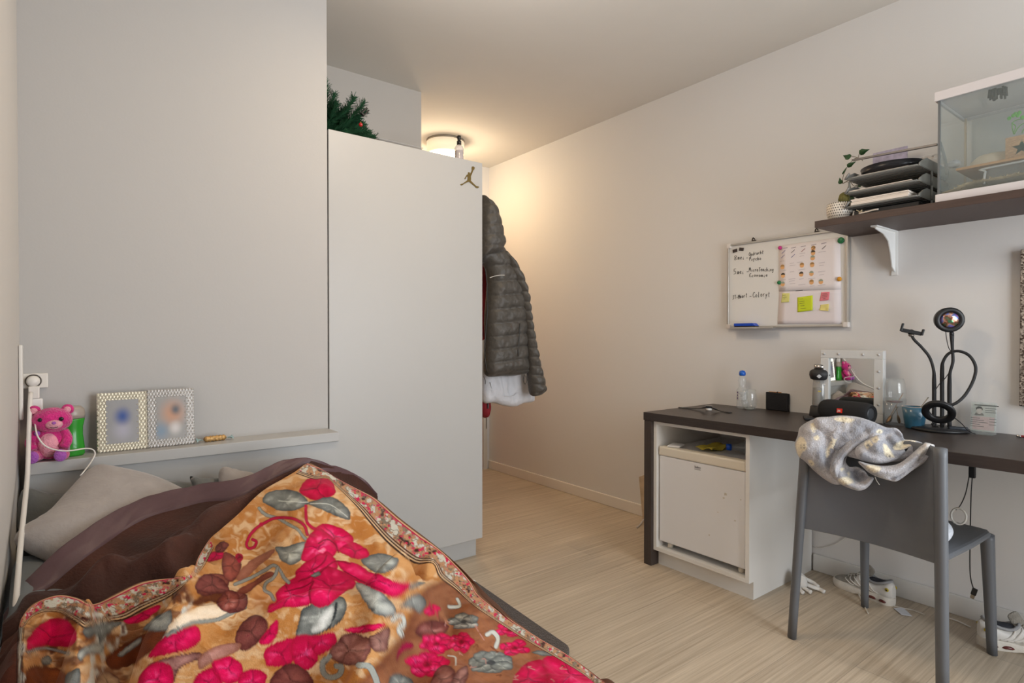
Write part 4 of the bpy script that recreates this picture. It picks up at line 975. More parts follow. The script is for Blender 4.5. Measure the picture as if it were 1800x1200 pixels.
frame(.062, .206, fz, .945, 6, M('frame_champagne', (224, 219, 206), .3, .8, var=.02), blurpic('photo_blue', (150, 150, 152), [(.5, .3, .45, (170, 168, 182)), (.5, .62, .38, (48, 78, 148))], 0), 'left, warm silver one of the two studded photo frames on the ledge', 2.36)
frame(.2065, .352, fz, .948, 6, M('frame_silver', (208, 205, 202), .3, .85, var=.02), blurpic('photo_orange', (150, 148, 146), [(.55, .6, .6, (190, 140, 108)), (.15, .2, .4, (120, 140, 160)), (.62, .25, .3, (205, 200, 198)), (.64, .68, .26, (78, 84, 92))], 0), 'right, cool silver one of the two studded photo frames on the ledge', 2.362)

# candy in twisted wrapper
q = P(378, 768, Y=2.375); cz = .7455
t = thing('wrapped_candy', 'candy bar in gold wrapper with pale blue twisted ends on the ledge', 'candy', (q.x, 2.375, cz))
b = MB(TM(q.x - .038, 2.375, cz + .010, 6, 0, 90))
b.lathe([(.004, 0), (.0105, .006)] + [(.0105 + .0016 * math.sin(k * 2.2), .008 + k * .004) for k in range(16)] + [(.004, .078)], 16, sy=1, twist=lambda a, z: 1 + .06 * math.sin(a * 5 + z * 220))
gold = M('gold_foil', (188, 150, 96), .35, .5, bump=.3, bscale=160, var=.45, vscale=110)
part(b, 'wrapper', gold, t)
blu = M('blue_foil', (170, 200, 206), .4, .1, var=.15, vscale=60)
for sg in (-1, 1):
    rows = []
    for i in range(5):
        a = i / 4; rows.append([(q.x + (-.0 if sg < 0 else .0) + sg * (.040 + .022 * a), 2.375 + sg * .004 + (k - 3) / 3 * (.004 + .013 * a), cz + .009 + .006 * math.sin(k * 2 + i) * a + (.003 if k % 2 else -.001) * a) for k in range(7)])
    part(MB().grid(rows), 'twisted_end', blu, t, 'pale blue twisted end')

# ------------------------------------------------------------------ on top of the wardrobe
g1 = M('tinsel_green', (38, 86, 56), .7, var=.35, vscale=60)
t = thing('christmas_tree', 'small green artificial christmas tree lying on top of the wardrobe', 'artificial tree', (1.0, 2.66, WT))
br_ = []
def branch(p, d, L, r0=.02):
    b = MB(); p = Vector(p); d = Vector(d).normalized(); n = int(L / .0012)
    st_ = MB().tube([p, p + d * L], .0025, 6)
    n = int(L / .00045); ax = d.orthogonal().normalized(); bx_ = d.cross(ax)
    vs, fs = [], []
    for i in range(n):
        f = i / n; c = p + d * L * f; a = rnd.uniform(0, 6.283)
        rad = (ax * math.cos(a) + bx_ * math.sin(a)); ln = r0 * rnd.uniform(.75, 1.15) * (1 if f < .9 else .8)
        tip = c + rad * ln + d * ln * .75; side = d.cross(rad) * .0017
        k = len(vs); vs += [c - side, c + side, tip + side * .5, tip - side * .5]; fs.append((k, k + 1, k + 2, k + 3))
    b.add(vs, fs); b.add(st_.v, st_.f)
    return b
root_ = Vector((.935, 2.62, WT + .03))
dirs = [((-.02, 0, .0), (.25, 0, 1), .20), ((.02, 0, .02), (.72, -.2, .62), .18), ((.0, .03, .0), (.05, .1, 1), .26), ((.03, 0, 0), (.42, .1, .9), .235), ((0, 0, 0), (1, -.15, .18), .21), ((0, .02, .03), (.55, .3, .8), .15),
        ((0, -.02, 0), (.9, -.1, .32), .17), ((0, 0, .03), (-.2, 0, 1), .18), ((.02, .02, 0), (1, .1, .4), .20), ((-.02, 0, .02), (.35, -.1, .8), .14), ((.05, 0, .02), (.5, -.1, .5), .13), ((0, 0, 0), (.15, -.1, .9), .12), ((.04, .02, 0), (1, 0, .05), .19), ((.0, -.02, .05), (.6, -.2, .6), .12)]
for _ in range(12):
    dirs.append(((rnd.uniform(-.03, .06), rnd.uniform(-.04, .04), rnd.uniform(-.01, .05)), (rnd.uniform(-.1, 1), rnd.uniform(-.3, .3), rnd.uniform(.1, 1)), rnd.uniform(.09, .17)))
for (o_, d_, L_) in dirs: part(branch(root_ + Vector(o_), d_, L_ * 1.08, .026), 'branch', g1, t)
part(MB(TM(root_.x, root_.y, WT + .012, 0, 0, 90)).lathe([(.008, -.05), (.008, .12)], 10), 'trunk', M('trunk_brown', (60, 45, 35), .7), t)
q = P(634, 219, Y=2.50)
t2 = thing('red_bauble', 'tiny red bauble hanging on the artificial tree', 'bauble', tuple(q))
part(MB().ell(q, (.009, .009, .009), 18, 12), 'ball', M('red_gloss', (176, 22, 24), .2, coat=.5), t2)
part(MB(TM(q.x, q.y, q.z + .008)).lathe([(.003, 0), (.003, .005), (0, .0051)], 10), 'ball_cap', M('gold', (180, 150, 80), .3, 1), t2)
q = P(641, 197, Y=2.50)
mb = MB(Matrix.Translation(q) @ Matrix.Rotation(R(-50), 4, 'Y'))
mb.box(-.018, .022, -.008, .008, .002, .010, .002).box(-.018, .022, -.008, .008, -.010, -.003, .002).box(-.02, -.012, -.007, .007, -.009, .009, .001)
solo(mb, 'clip', M('black_plastic', (26, 25, 25), .4), 'black plastic clip stuck on the tip of a tree branch', 'clip')
clr = clear('clear_box', (228, 232, 236), .10)
q0, q1 = P(657, 246, Y=2.62), P(733, 264, Y=2.62)
t = thing('storage_box', 'low clear plastic box lying on the wardrobe beside the tree', 'box', ((q0.x + q1.x) / 2, 2.66, WT))
part(MB().box(q0.x, q1.x, 2.56, 2.72, WT + .001, WT + .052, .004), 'box_body', clr, t)
part(MB().box(q0.x - .003, q1.x + .003, 2.556, 2.724, WT + .0525, WT + .060, .003), 'box_lid', clear('lid_pale', (225, 228, 230), .2), t)
q = P(807, 279, Y=2.53)
t = thing('spray_bottle', 'small clear spray bottle with black pump on the wardrobe corner', 'bottle', (q.x, 2.53, WT))
S = TM(q.x, 2.53, WT + .0005)
part(MB(S).lathe([(0, 0), (.022, 0), (.0235, .004), (.0235, .085), (.018, .098), (.010, .104), (0, .1041)], 28), 'bottle_body', clear('bottle_frost', (228, 222, 225), .35), t)
part(MB(S).lathe([(.0, .002), (.0215, .003), (.0215, .072), (0, .0722)], 28), 'liquid', M('milky_liquid', (222, 208, 200), .3, trans=.3), t)
part(MB(S).lathe([(.0115, .1045), (.0115, .122), (.008, .124), (.008, .132), (.0095, .133), (.0095, .150), (0, .151)], 20).box(-.012, .0, -.003, .003, .138, .144), 'pump', M('pump_black', (24, 24, 24), .35), t, 'black pump top')

# ------------------------------------------------------------------ hanging clothes beside the wardrobe
JY = 2.60
def fr(Yp): return HM(0, Yp, 0)
def out(pts, Yp, n=5):
    W = [P(a, b, Y=Yp) for a, b in pts]; return [(q.x, q.y) for q in smooth_path([(p.x, p.z, 0) for p in W], n, True)]
Z7 = lambda l: [(840 + a / 5.458, 340 + b / 5.455) for a, b in l]
Z8 = lambda l: [(840 + a / 4, 560 + b / 4) for a, b in l]
jm = M('jacket_nylon', (74, 70, 65), .5, bump=.3, bscale=60, var=.12, vscale=30, sheen=.1)
t = thing('jacket', 'dark grey quilted puffer jacket hanging on the wardrobe side', 'jacket', (1.8, JY, 1.0))
zp = lambda yy: (P(880, yy, Y=JY)).z
px2m = 1 / 330.
def quilt(lines, amp, slope=0):
    """lines: world z of the stitch rows"""
    L_ = np.array(sorted(lines))
    def D(u, v, h):
        vs_ = v - slope * (u - 1.9)
        i = np.clip(np.searchsorted(L_, vs_), 1, len(L_) - 1); a, b = L_[i - 1], L_[i]
        f = np.clip((vs_ - a) / (b - a), 0, 1)
        return amp * (np.sqrt(np.clip(1 - (2 * f - 1) ** 2, 0, 1)) - .7) + (fbm(u * 45, v * 30, 12, 2) - .5) * .012 * h
    return D
rows = [zp(y_) for y_ in (340, 366, 392, 418, 444, 468, 495, 519, 543, 567, 590, 612, 634, 655, 680)]
body = [(835, 425), (852, 440)] + Z7([(110, 545), (210, 500), (300, 620), (400, 780), (440, 900)]) + [(921, 520), (921, 560), (922, 590), (924, 618), (925, 645), (923, 657), (900, 660), (870, 661), (854, 661), (850, 640), (838, 600)]
body = [(835, 425), (848, 428), (862, 428), (878, 431), (893, 452), (910, 480), (919, 510), (921, 540), (921, 575), (922, 610), (924, 640), (924, 655), (905, 660), (880, 661), (856, 661), (852, 640), (854, 600), (853, 560), (856, 520), (857, 485), (850, 465), (840, 460)]
bd = part(MB(fr(JY)).inflate(out(body, JY), .075, .05, .07, .007, quilt(rows, .015, .10)), 'jacket_body', jm, t)
hood = [(838, 352), (848, 351), (857, 357), (865, 372), (871, 392), (875, 412), (878, 430), (872, 442), (860, 450), (846, 452), (836, 448)]
part(MB(fr(JY - .03)).inflate(out(hood, JY), .075, .05, .06, .006, quilt([zp(y_) for y_ in (345, 364, 381, 398, 416, 434, 450)], .010, .12)), 'hood', jm, t)
slv = [(884, 440), (897, 455), (911, 479), (919, 500), (923, 515), (926, 535), (929, 560), (933, 585), (938, 612), (944, 640), (951, 668), (953, 682), (948, 692), (935, 696), (930, 690), (927, 670), (925, 645), (922, 610), (919, 575), (914, 545), (908, 515), (898, 490), (888, 462)]
srow = [zp(y_) for y_ in (450, 470, 490, 508, 525, 541, 557, 573, 589, 605, 621, 637, 653, 669, 684, 700)]
part(MB(fr(JY - .045)).inflate(out(slv, JY - .03), .055, .045, .045, .006, quilt(srow, .015, -.12)), 'sleeve', jm, t)
zpx = [P(x_, y_, Y=JY - .062) for x_, y_ in ((853, 470), (856, 500), (857, 540), (854, 580), (852, 620), (856, 655))]
part(MB().tube(zpx, .0028, 6, 5), 'zipper', M('zip_black', (32, 31, 30), .4), t)
zl = MB().tube([P(x_, y_, Y=JY - .082) for x_, y_ in ((861, 488), (870, 485), (880, 483.5), (887, 483.5))], .0022, 6, 4)
part(zl, 'brand_strip', M('light_grey_print', (196, 192, 186), .5), t, 'thin pale lettering strip on the chest')
for (a, b) in ((913, 570), (915, 626)): pass
pk = [P(x_, y_, Y=JY - .086) for x_, y_ in ((914, 568), (913, 590), (911, 612), (911, 626))]
part(MB().tube(pk, .002, 6, 4), 'pocket_zip', M('zip_black', (32, 31, 30), .4), t)
part(MB().tube([P(850, 661, Y=JY - .05), P(853, 668, Y=JY - .05), P(853, 675, Y=JY - .05)], .0018, 6, 4).tube([P(922, 658, Y=JY - .06), P(920, 668, Y=JY - .06), P(923, 675, Y=JY - .06), P(926, 668, Y=JY - .06), P(924, 660, Y=JY - .06)], .0016, 6, 4), 'drawcord', M('zip_black', (32, 31, 30), .4), t)
q = P(871, 381, Y=JY - .05)
part(MB().tube([P(862, 379, Y=JY - .05), P(868, 380, Y=JY - .05)], .0022, 6).box(q.x - .006, q.x + .008, q.y - .005, q.y + .005, q.z - .007, q.z + .007, .002), 'hood_toggle', M('zip_black', (32, 31, 30), .4), t)
wm_ = M('white_fabric', (206, 206, 210), .85, bump=.3, bscale=50, var=.05)
t = thing('white_shirt', 'white garment hem showing below the grey jacket', 'shirt', (1.8, JY + .03, .9))
wht = [(846, 600), (900, 600), (925, 640), (932, 665), (937, 695), (937, 706), (920, 709), (905, 715), (885, 713), (868, 708), (849, 705), (847, 660)]
part(MB(fr(JY + .097)).inflate(out(wht, JY + .09), .045, .03, .05, .009, lambda u, v, h: (fbm(u * 22 + v * 4, v * 9, 5, 3) - .5) * .05 * h), 'shirt_body', wm_, t)
part(MB().tube([P(862, 672, Y=JY + .045), P(866, 684, Y=JY + .045), P(880, 694, Y=JY + .042), P(900, 696, Y=JY + .042), (P(910, 690, Y=JY + .045))], .002, 6, 5), 'hem_seam', wm_, t)
redm = M('burgundy_fabric', (128, 24, 34), .8, bump=.3, bscale=60, var=.08)
t = thing('red_coat', 'burgundy coat mostly hidden behind the grey jacket', 'coat', (1.75, JY + .06, .9))
red = [(836, 452), (848, 462), (855, 485), (857, 515), (853, 545), (851, 590), (850, 640), (856, 690), (861, 712), (858, 730), (852, 734), (842, 720), (836, 650)]
part(MB(fr(JY + .177)).inflate(out(red, JY + .17), .05, .03, .035, .009), 'coat_body', redm, t)
part(MB().tube([P(858, 708, Y=JY + .12), P(858, 718, Y=JY + .12)], .004, 8), 'drawstring_toggle', M('grey_toggle', (90, 90, 94), .4), t)
t = thing('coat_hook', 'steel coat hook on the side of the wardrobe behind the jacket', 'coat hook', (1.668, JY, 1.72))
part(MB().box(1.6672, 1.672, JY - .03, JY + .03, 1.66, 1.74, .001), 'hook_plate', M('steel', (150, 145, 135), .35, 1), t)
part(MB().tube([(1.672, JY, 1.70), (1.70, JY, 1.69), (1.725, JY, 1.70), (1.735, JY, 1.73)], .004, 8, 5), 'hook_arm', M('steel', (150, 145, 135), .35, 1), t)
# ------------------------------------------------------------------ things on the desk
D0 = DZ + .0006
steel = M('steel', (150, 145, 135), .35, 1)
chrome = M('chrome', (200, 198, 195), .12, 1)
blackp = M('black_matte', (28, 28, 30), .45, var=.03)
blacks = M('black_rubber', (30, 30, 32), .65, bump=.1)
glass = clear('drink_glass', (236, 240, 238), .07)
# smart watch
t = thing('smart_watch', 'smart watch with open black strap resting on a white charging puck', 'watch', tuple(P(1245, 720, Z=DZ)))
L_ = [P(1193, 716, Z=DZ + .004), P(1212, 717.5, Z=DZ + .004), P(1232, 717.5, Z=DZ + .014), P(1240, 716, Z=DZ + .026)]
R_ = [P(1252, 717, Z=DZ + .026), P(1260, 720, Z=DZ + .012), P(1270, 723, Z=DZ + .004), P(1285, 725, Z=DZ + .004)]
part(MB().tube(L_, .011, 8, 5, flat=.2, up=(0, 0, 1)), 'strap', blacks, t); part(MB().tube(R_, .010, 8, 5, flat=.2, up=(0, 0, 1)), 'strap', blacks, t)
q = P(1246, 721, Z=DZ)
part(MB(TM(q.x, q.y, D0 + .0135, 35)).box(-.019, .019, -.017, .017, 0, .010, .004, 3), 'watch_case', M('watch_case', (60, 60, 62), .2, .9), t)
part(MB(TM(q.x, q.y, D0)).lathe([(0, 0), (.014, 0), (.0145, .003), (.0145, .012), (0, .0132)], 24), 'charging_puck', white_pl, t, 'white charging puck')
# bottle with blue cap
q = P(1294, 718, Z=DZ); S = TM(2.80, q.y - .012, D0)
t = thing('water_bottle', 'slim clear plastic water bottle with blue cap standing on the desk', 'bottle', (2.80, q.y, DZ))
part(MB(S).lathe([(0, .003), (.024, 0), (.028, .005), (.028, .03), (.026, .034), (.028, .04), (.028, .095), (.022, .105), (.017, .115), (.0185, .13), (.021, .145), (.018, .16), (.0125, .17), (.0125, .176), (0, .1761)], 32), 'bottle_body', clear('pet_bottle', (220, 228, 232), .16), t)
part(MB(S).lathe([(.0145, .172), (.0165, .176), (.0165, .188), (.012, .197), (0, .2)], 24), 'cap', M('cap_blue', (16, 92, 190), .35), t, 'bright blue cap')
lb = MB(S)
n = 20; lb.add([(.0284 * math.cos(R(100 + i * 8)), .0284 * math.sin(R(100 + i * 8)), z) for z in (.045, .09) for i in range(n)], [(i, i + 1, n + i + 1, n + i) for i in range(n - 1)], True)
part(lb, 'label_panel', M('bottle_label', (200, 204, 214), .4, var=.35, vscale=90), t)
for zz in (.05, .066, .08): part(MB(S).add([(.0288 * math.cos(R(a)), .0288 * math.sin(R(a)), z) for z in (zz, zz + .008) for a in (150, 158, 165)], [(0, 1, 4, 3), (1, 2, 5, 4)]), 'label_mark', M('purple_ink', (88, 70, 130), .5), t)
# stemless glass
S = TM(2.795, 1.622, D0)
t = thing('drinking_glass', 'empty rounded drinking glass beside the blue capped bottle', 'glass', (2.795, 1.622, DZ))
part(MB(S).shell([(.001, .0), (.024, 0), (.030, .004), (.038, .03), (.0395, .05), (.036, .08), (.031, .102), (.0300, .102), (.035, .08), (.0383, .05), (.037, .03), (.028, .010), (.001, .008)], 40), 'glass_bowl', glass, t)
part(MB(S).lathe([(0, .0005), (.023, .0005), (.0275, .004), (.0275, .0095), (0, .0078)], 32), 'thick_base', M('glass_solid', (225, 232, 230), .02, trans=1, ior=1.48, var=0), t)
# wallet
t = thing('wallet', 'black leather wallet standing upright against the wall on the desk', 'wallet', (2.845, 1.50, DZ))
S = WM(2.853, 1.503, D0)
lth = M('black_leather', (24, 23, 24), .4, bump=.2, bscale=150)
part(MB(S).box(-.058, .056, 0, .092, -.0, .010, .004), 'front_cover', lth, t); part(MB(S).box(-.056, .058, 0, .089, -.013, -.002, .004), 'back_cover', lth, t)
part(MB(S).box(-.046, .02, .089, .0945, -.0018, -.0002), 'banknote_edge', M('orange_paper', (186, 130, 70), .7), t, 'orange paper edge poking out of the top')
part(MB(S).tube([(.0, .085, .011), (.0, .094, .005), (.0, .092, -.004)], .004, 8, 3, flat=.4), 'clasp', lth, t)
# bottle with black lid
bx_, by2 = 2.79, 1.265; S = TM(bx_, by2, D0)
t = thing('mixing_bottle', 'clear bottle with wide black lid and black base beside the mirror', 'bottle', (bx_, by2, DZ))
sm_bl = M('soft_black', (38, 38, 40), .55)
part(MB(S).lathe([(0, 0), (.044, 0), (.0455, .006), (.040, .048), (.034, .052), (0, .0521)], 36), 'base', sm_bl, t, 'black rubber base')
part(MB(S).shell([(.034, .053), (.033, .10), (.031, .15), (.029, .172), (.0275, .172), (.030, .15), (.0315, .10), (.0325, .054)], 36), 'bottle_body', clear('bottle_clear', (214, 216, 214), .14), t)
part(MB(S).lathe([(0, .055), (.0312, .055), (.0300, .135), (0, .1351)], 30), 'liquid', M('cloudy_water', (200, 196, 190), .2, trans=.7, ior=1.1), t)
part(MB(S).lathe([(.030, .173), (.040, .178), (.046, .196), (.044, .212), (.036, .220), (.028, .223), (0, .2231)], 36), 'lid', sm_bl, t, 'wide black lid')
part(MB(S).lathe([(.0255, .2235), (.0255, .245), (.022, .245), (.022, .2235)], 32), 'metal_collar', chrome, t)
for a, m_ in ((172, 'badge_silver'),):
    dv = Vector((math.cos(R(a + 28)), math.sin(R(a + 28)), 0)); cb = Vector((bx_, by2, D0 + .192)) + dv * .0453
    part(MB(Matrix.Translation(cb) @ Matrix((Vector((-dv.y, dv.x, 0)), Vector((0, 0, 1)), dv)).transposed().to_4x4()).prism([(-.011, 0), (0, -.0095), (.011, 0), (0, .0095)], 0, .002, .0006), 'badge', M('silver_badge', (205, 208, 212), .3, .4), t, 'small silver diamond badge')
part(MB(S).add([(.0322 * math.cos(R(a)), .0322 * math.sin(R(a)), z) for z in (.118, .124) for a in (190, 200, 212)], [(0, 1, 4, 3), (1, 2, 5, 4)]), 'yellow_print', M('yellow_print', (190, 170, 70), .5), t)
# vanity mirror
mx_ = 2.775; y0_, y1_ = .995, 1.257; zt_ = 1.075
t = thing('vanity_mirror', 'white framed vanity mirror with small round bulbs leaning by the wall', 'mirror', (mx_ + .02, 1.126, DZ))
S = WM(mx_, 1.126, D0) ; hw = .131; ht = zt_ - D0; bwid = .037
fb = MB(S)
ol = [(-hw, 0), (hw, 0), (hw, ht), (-hw, ht)]
fb.box(-hw, hw, ht - bwid, ht, -.03, 0, .002).box(-hw, hw, 0, .04, -.03, 0, .002).box(-hw, -hw + bwid, .04, ht - bwid, -.03, 0, .002).box(hw - bwid, hw, .04, ht - bwid, -.03, 0, .002)
part(fb, 'frame', M('mirror_frame_white', (208, 208, 206), .4), t)
part(MB(S).box(-hw + .03, hw - .03, .03, ht - .03, -.028, -.012), 'mirror_glass', M('mirror', (235, 238, 236), .01, 1, var=0), t)
bz = M('bulb_lens', (192, 192, 192), .25)
for u, v in [(-hw + .017, ht - .018), (-hw + .08, ht - .018), (hw - .08, ht - .018), (hw - .017, ht - .018)] + [(s_ * (hw - .017), ht - .018 - .072 * k) for s_ in (-1, 1) for k in (1, 2, 3)]:
    part(MB(S @ Matrix.Translation((u, v, .0005))).lathe([(.0055, 0), (.0052, .0022), (0, .0032)], 16), 'bulb', bz, t)
# loudspeaker, round
a_, b_ = Vector((2.70, 1.212, 0)), Vector((2.665, .995, 0)); dv = (b_ - a_).normalized(); ax_ = Matrix((Vector((0, 0, 1)).cross(dv), Vector((0, 0, 1)), dv)).transposed().to_4x4()
rr_ = .047
ax_.translation = Vector((a_.x, a_.y, D0 + rr_ + .002)); Ls = (b_ - a_).length
t = thing('speaker', 'black cylindrical loudspeaker lying on the desk before the mirror', 'speaker', ((a_.x + b_.x) / 2, (a_.y + b_.y) / 2, DZ))
prof = [(.030, .004), (.036, .0), (.043, .010), (.0465, .028), (rr_, .05), (rr_, Ls - .05), (.0465, Ls - .028), (.043, Ls - .010), (.036, Ls), (.031, Ls - .006)]
part(MB(ax_).lathe([(0, .006)] + prof + [(0, Ls - .008)], 44), 'housing', M('speaker_mesh', (34, 34, 36), .8, bump=.6, bscale=900), t)
for zz, s_ in ((Ls - .007, 1), (.005, -1)):
    w_ = part(MB(ax_).lathe([(0, zz + s_ * .001), (.02, zz + s_ * .002), (.0285, zz), (.0, zz - s_ * .002)], 32), 'passive_radiator', M('radiator_grey', (72, 74, 78), .35, .3), t, 'grey round end cap')
vd = (CAM - Vector((a_.x, a_.y, D0 + rr_))); vd = (vd - dv * vd.dot(dv)).normalized()
lm = Matrix((-dv if False else dv, vd.cross(dv), vd)).transposed().to_4x4()
lm.translation = Vector((a_.x, a_.y, D0 + rr_ + .002)) + dv * (Ls * .49) + vd * (rr_ + .0004)
part(MB(lm).box(-.012, .012, -.0095, .0095, -.002, .0016, .0008), 'badge', M('badge_red', (226, 44, 28), .4), t, 'red logo badge')
text('JBL', lm @ Matrix.Translation((0, -.0045, .0021)), .0125, M('logo_white', (240, 236, 232), .4), 'brand_logo', t, sx=.9)
part(MB(lm @ Matrix.Translation((.016, .02, -.004))).lathe([(.003, 0), (.003, .0012), (0, .0013)], 12), 'button', blackp, t)
# flat black case at the left of the speaker
q = P(1421, 737, Z=DZ)
solo(MB(TM(q.x, q.y, D0, 30)).box(-.04, .04, -.02, .02, 0, .012, .004), 'glasses_case', blackp, 'flat black case on the desk left of the round speaker', 'case')
# jar with spoons, a tumbler stacked inside
jx, jy = 2.79, .955; S = TM(jx, jy, D0)
t = thing('glass_jar', 'clear glass jar holding spoons on the desk beside the blue mug', 'jar', (jx, jy, DZ))
part(MB(S).shell([(.001, .0), (.036, 0), (.0385, .006), (.039, .05), (.0415, .112), (.0400, .112), (.0375, .05), (.0365, .012), (.001, .009)], 40), 'jar_wall', glass, t)
t2 = thing('wine_tumbler', 'clear tulip tumbler with a little red drink stacked in the jar', 'glass', (jx, jy, DZ + .09))
part(MB(S).shell([(.001, .086), (.02, .086), (.033, .094), (.0395, .115), (.041, .14), (.037, .175), (.032, .197), (.031, .197), (.0360, .175), (.0398, .14), (.038, .115), (.030, .096), (.001, .090)], 40), 'glass_bowl', glass, t2)
part(MB(S).lathe([(0, .0905), (.028, .0965), (.0305, .1005), (0, .1007)], 32), 'red_drink', M('red_drink', (170, 50, 44), .1, trans=.6), t2, 'shallow pool of red drink')
def spoon(p0, p1, label, parent=None, m=steel):
    p0, p1 = Vector(p0), Vector(p1); d = (p1 - p0)
    t = thing('spoon', label, 'spoon', tuple(p0))
    part(MB().tube([p0, p0 + d * .5, p1], [.0022, .002, .0032], 8, 4, flat=.5), 'handle', m, t)
    n_ = d.normalized(); ax = n_.orthogonal().normalized(); mm = Matrix((ax, n_.cross(ax), n_)).transposed().to_4x4(); mm.translation = p0 - n_ * .014
    part(MB(mm).ell((0, 0, 0), (.0125, .0035, .018), 18, 12), 'bowl', m, t)
bronze = M('bronze_cutlery', (168, 132, 96), .3, .9)
spoon((jx - .014, jy + .012, D0 + .036), (jx + .026, jy - .022, D0 + .135), 'bronze spoon in the jar leaning right, longest handle', m=bronze)
spoon((jx + .012, jy - .008, D0 + .036), (jx + .010, jy + .0, D0 + .082), 'short bronze spoon standing upright in the jar', m=bronze)
spoon((jx - .004, jy + .010, D0 + .034), (jx - .02, jy - .018, D0 + .080), 'short steel spoon in the jar, handle to the front')
# mug
gx_, gy_ = 2.745, .868; S = TM(gx_, gy_, D0)
t = thing('mug', 'tapered teal blue mug standing on the desk with a spoon', 'mug', (gx_, gy_, DZ))
part(MB(S).shell([(.001, 0), (.030, 0), (.032, .003), (.038, .04), (.0445, .088), (.0425, .088), (.036, .04), (.030, .008), (.001, .007)], 44), 'cup', M('mug_blue', (52, 98, 122), .3, coat=.4, var=.04), t)
part(MB(S).shell([(.0445, .0882), (.0438, .0895), (.0425, .0882)], 44), 'rim', M('mug_rim', (214, 196, 184), .35), t, 'pale rim')
part(MB(S).tube([(.038, .01, .07), (.058, .016, .066), (.062, .017, .045), (.05, .014, .028), (.034, .008, .028)], .005, 10, 5), 'handle', M('mug_blue', (72, 128, 154), .3), t)
spoon((gx_ - .004, gy_ + .004, D0 + .045), P(1632, 698, X=2.76), 'thin steel teaspoon standing in the blue mug')
# selfie light stand
cx_, cy_ = 2.765, .787; S = TM(cx_, cy_, D0)
t = thing('ring_light_stand', 'black desk stand with three flexible necks, sunset lamp and ring', 'lamp stand', (cx_, cy_, DZ))
part(MB(S).lathe([(0, 0), (.095, 0), (.098, .004), (.096, .010), (.05, .016), (0, .017)], 56), 'base', blackp, t)
cl = 2.745
def pole(px_, top, bot=748):
    return [P(px_, bot, X=cl + .01), P(px_, (bot + top) / 2, X=cl + .01), P(px_, top, X=cl + .01)]
part(MB().tube(pole(1642, 672, 750) + [P(1641, 650, X=cl), P(1634, 628, X=cl), P(1620, 610, X=cl - .01), P(1607, 597, X=cl - .02), P(1602, 588, X=cl - .02)], [.0075, .0075, .0075, .0055, .0055, .0055, .0055, .0055], 12, 6), 'flexible_neck', blacks, t)
part(MB().tube(pole(1656, 652, 750) + [P(1658, 635, X=cl), P(1668, 621, X=cl), P(1685, 617, X=cl), P(1704, 625, X=cl), P(1715, 645, X=cl), P(1711, 668, X=cl - .01), P(1698, 692, X=cl - .03), P(1684, 706, X=cl - .05), P(1670, 713, X=cl - .06)], [.0075, .0075, .0075] + [.0055] * 9, 12, 6), 'flexible_neck', blacks, t)
part(MB().tube(pole(1669, 675, 750) + [P(1670, 655, X=cl), P(1675, 635, X=cl), P(1674, 610, X=cl), P(1673, 588, X=cl)], [.0075, .0075, .0075, .0055, .0055, .0055, .008], 12, 6), 'flexible_neck', blacks, t)
q = P(1673, 586, X=cl)
part(MB().ell(q, (.008, .008, .009), 16, 10), 'ball_joint', blackp, t)
def facing(c, extra=0, tilt=0):
    n = (CAM - c).normalized(); n = Matrix.Rotation(R(extra), 3, 'Z') @ n
    u = Vector((0, 0, 1)).cross(n).normalized(); v = n.cross(u)
    m = Matrix((u, v, n)).transposed().to_4x4(); m.translation = c
    return m @ Matrix.Rotation(R(tilt), 4, 'X')
c_ = P(1669, 562, X=cl - .01); F_ = facing(c_, 12, 3)
hd_ = part(MB(F_).lathe([(.0, -.034), (.040, -.034), (.047, -.028), (.049, 0), (.048, .006), (.034, .010), (.032, .004), (0, .0035)], 48), 'sunset_lamp_head', blackp, t)
def lensm():
    m = bpy.data.materials.new('dichroic_lens'); nt, N, L, b = nodes(m)
    tc = N.new('ShaderNodeTexCoord'); n1 = N.new('ShaderNodeTexNoise'); n1.inputs['Scale'].default_value = 34; n1.inputs['Detail'].default_value = 3; L.new(tc.outputs['Object'], n1.inputs[0])
    ra = N.new('ShaderNodeValToRGB'); e = ra.color_ramp.elements
    e[0].position = .3; e[0].color = lin((70, 120, 90)); e[1].position = .72; e[1].color = lin((235, 225, 232))
    for p_, c in ((.42, (120, 74, 54)), (.5, (196, 150, 130)), (.58, (90, 130, 200)), (.65, (190, 120, 200))): x_ = e.new(p_); x_.color = lin(c)
    L.new(n1.outputs['Fac'], ra.inputs[0]); L.new(ra.outputs[0], b.inputs['Base Color']); b.inputs['Roughness'].default_value = .08; b.inputs['Metallic'].default_value = .5
    return m
part(MB(F_).lathe([(.0315, .0042), (.024, .010), (.012, .0135), (0, .0145)], 40), 'lens', lensm(), hd_, 'iridescent glass lens')
c_ = P(1650, 723, X=cl - .075); F_ = facing(c_, -6, 42)
part(MB(F_).shell([(.0545, 0), (.0545, .008), (.052, .010), (.031, .010), (.029, .006), (.029, -.003), (.031, -.006), (.052, -.006), (.0545, 0)], 56), 'ring_light', blackp, t)
q = P(1602, 584, X=cl - .02); F_ = facing(q, 6)
ph = MB(F_ @ Matrix.Rotation(R(-14), 4, 'Z')).box(-.036, .036, -.006, .010, -.006, .006, .003).box(-.041, -.032, -.004, .030, -.006, .010, .003).box(.032, .041, -.004, .022, -.006, .010, .003).lathe([(.012, -.012), (.012, 0), (0, .001)], 20)
part(ph, 'phone_clamp', blackp, t)
part(MB(F_ @ Matrix.Translation((0, -.012, 0))).ell((0, 0, 0), (.011, .006, .009), 14, 8), 'clamp_joint', M('joint_grey', (120, 112, 104), .3, .7), t)
part(MB().tube([P(1662, 580, X=cl), P(1664, 596, X=cl), P(1668, 612, X=cl), P(1673, 618, X=cl)], .0016, 6, 5), 'wire', blackp, t)
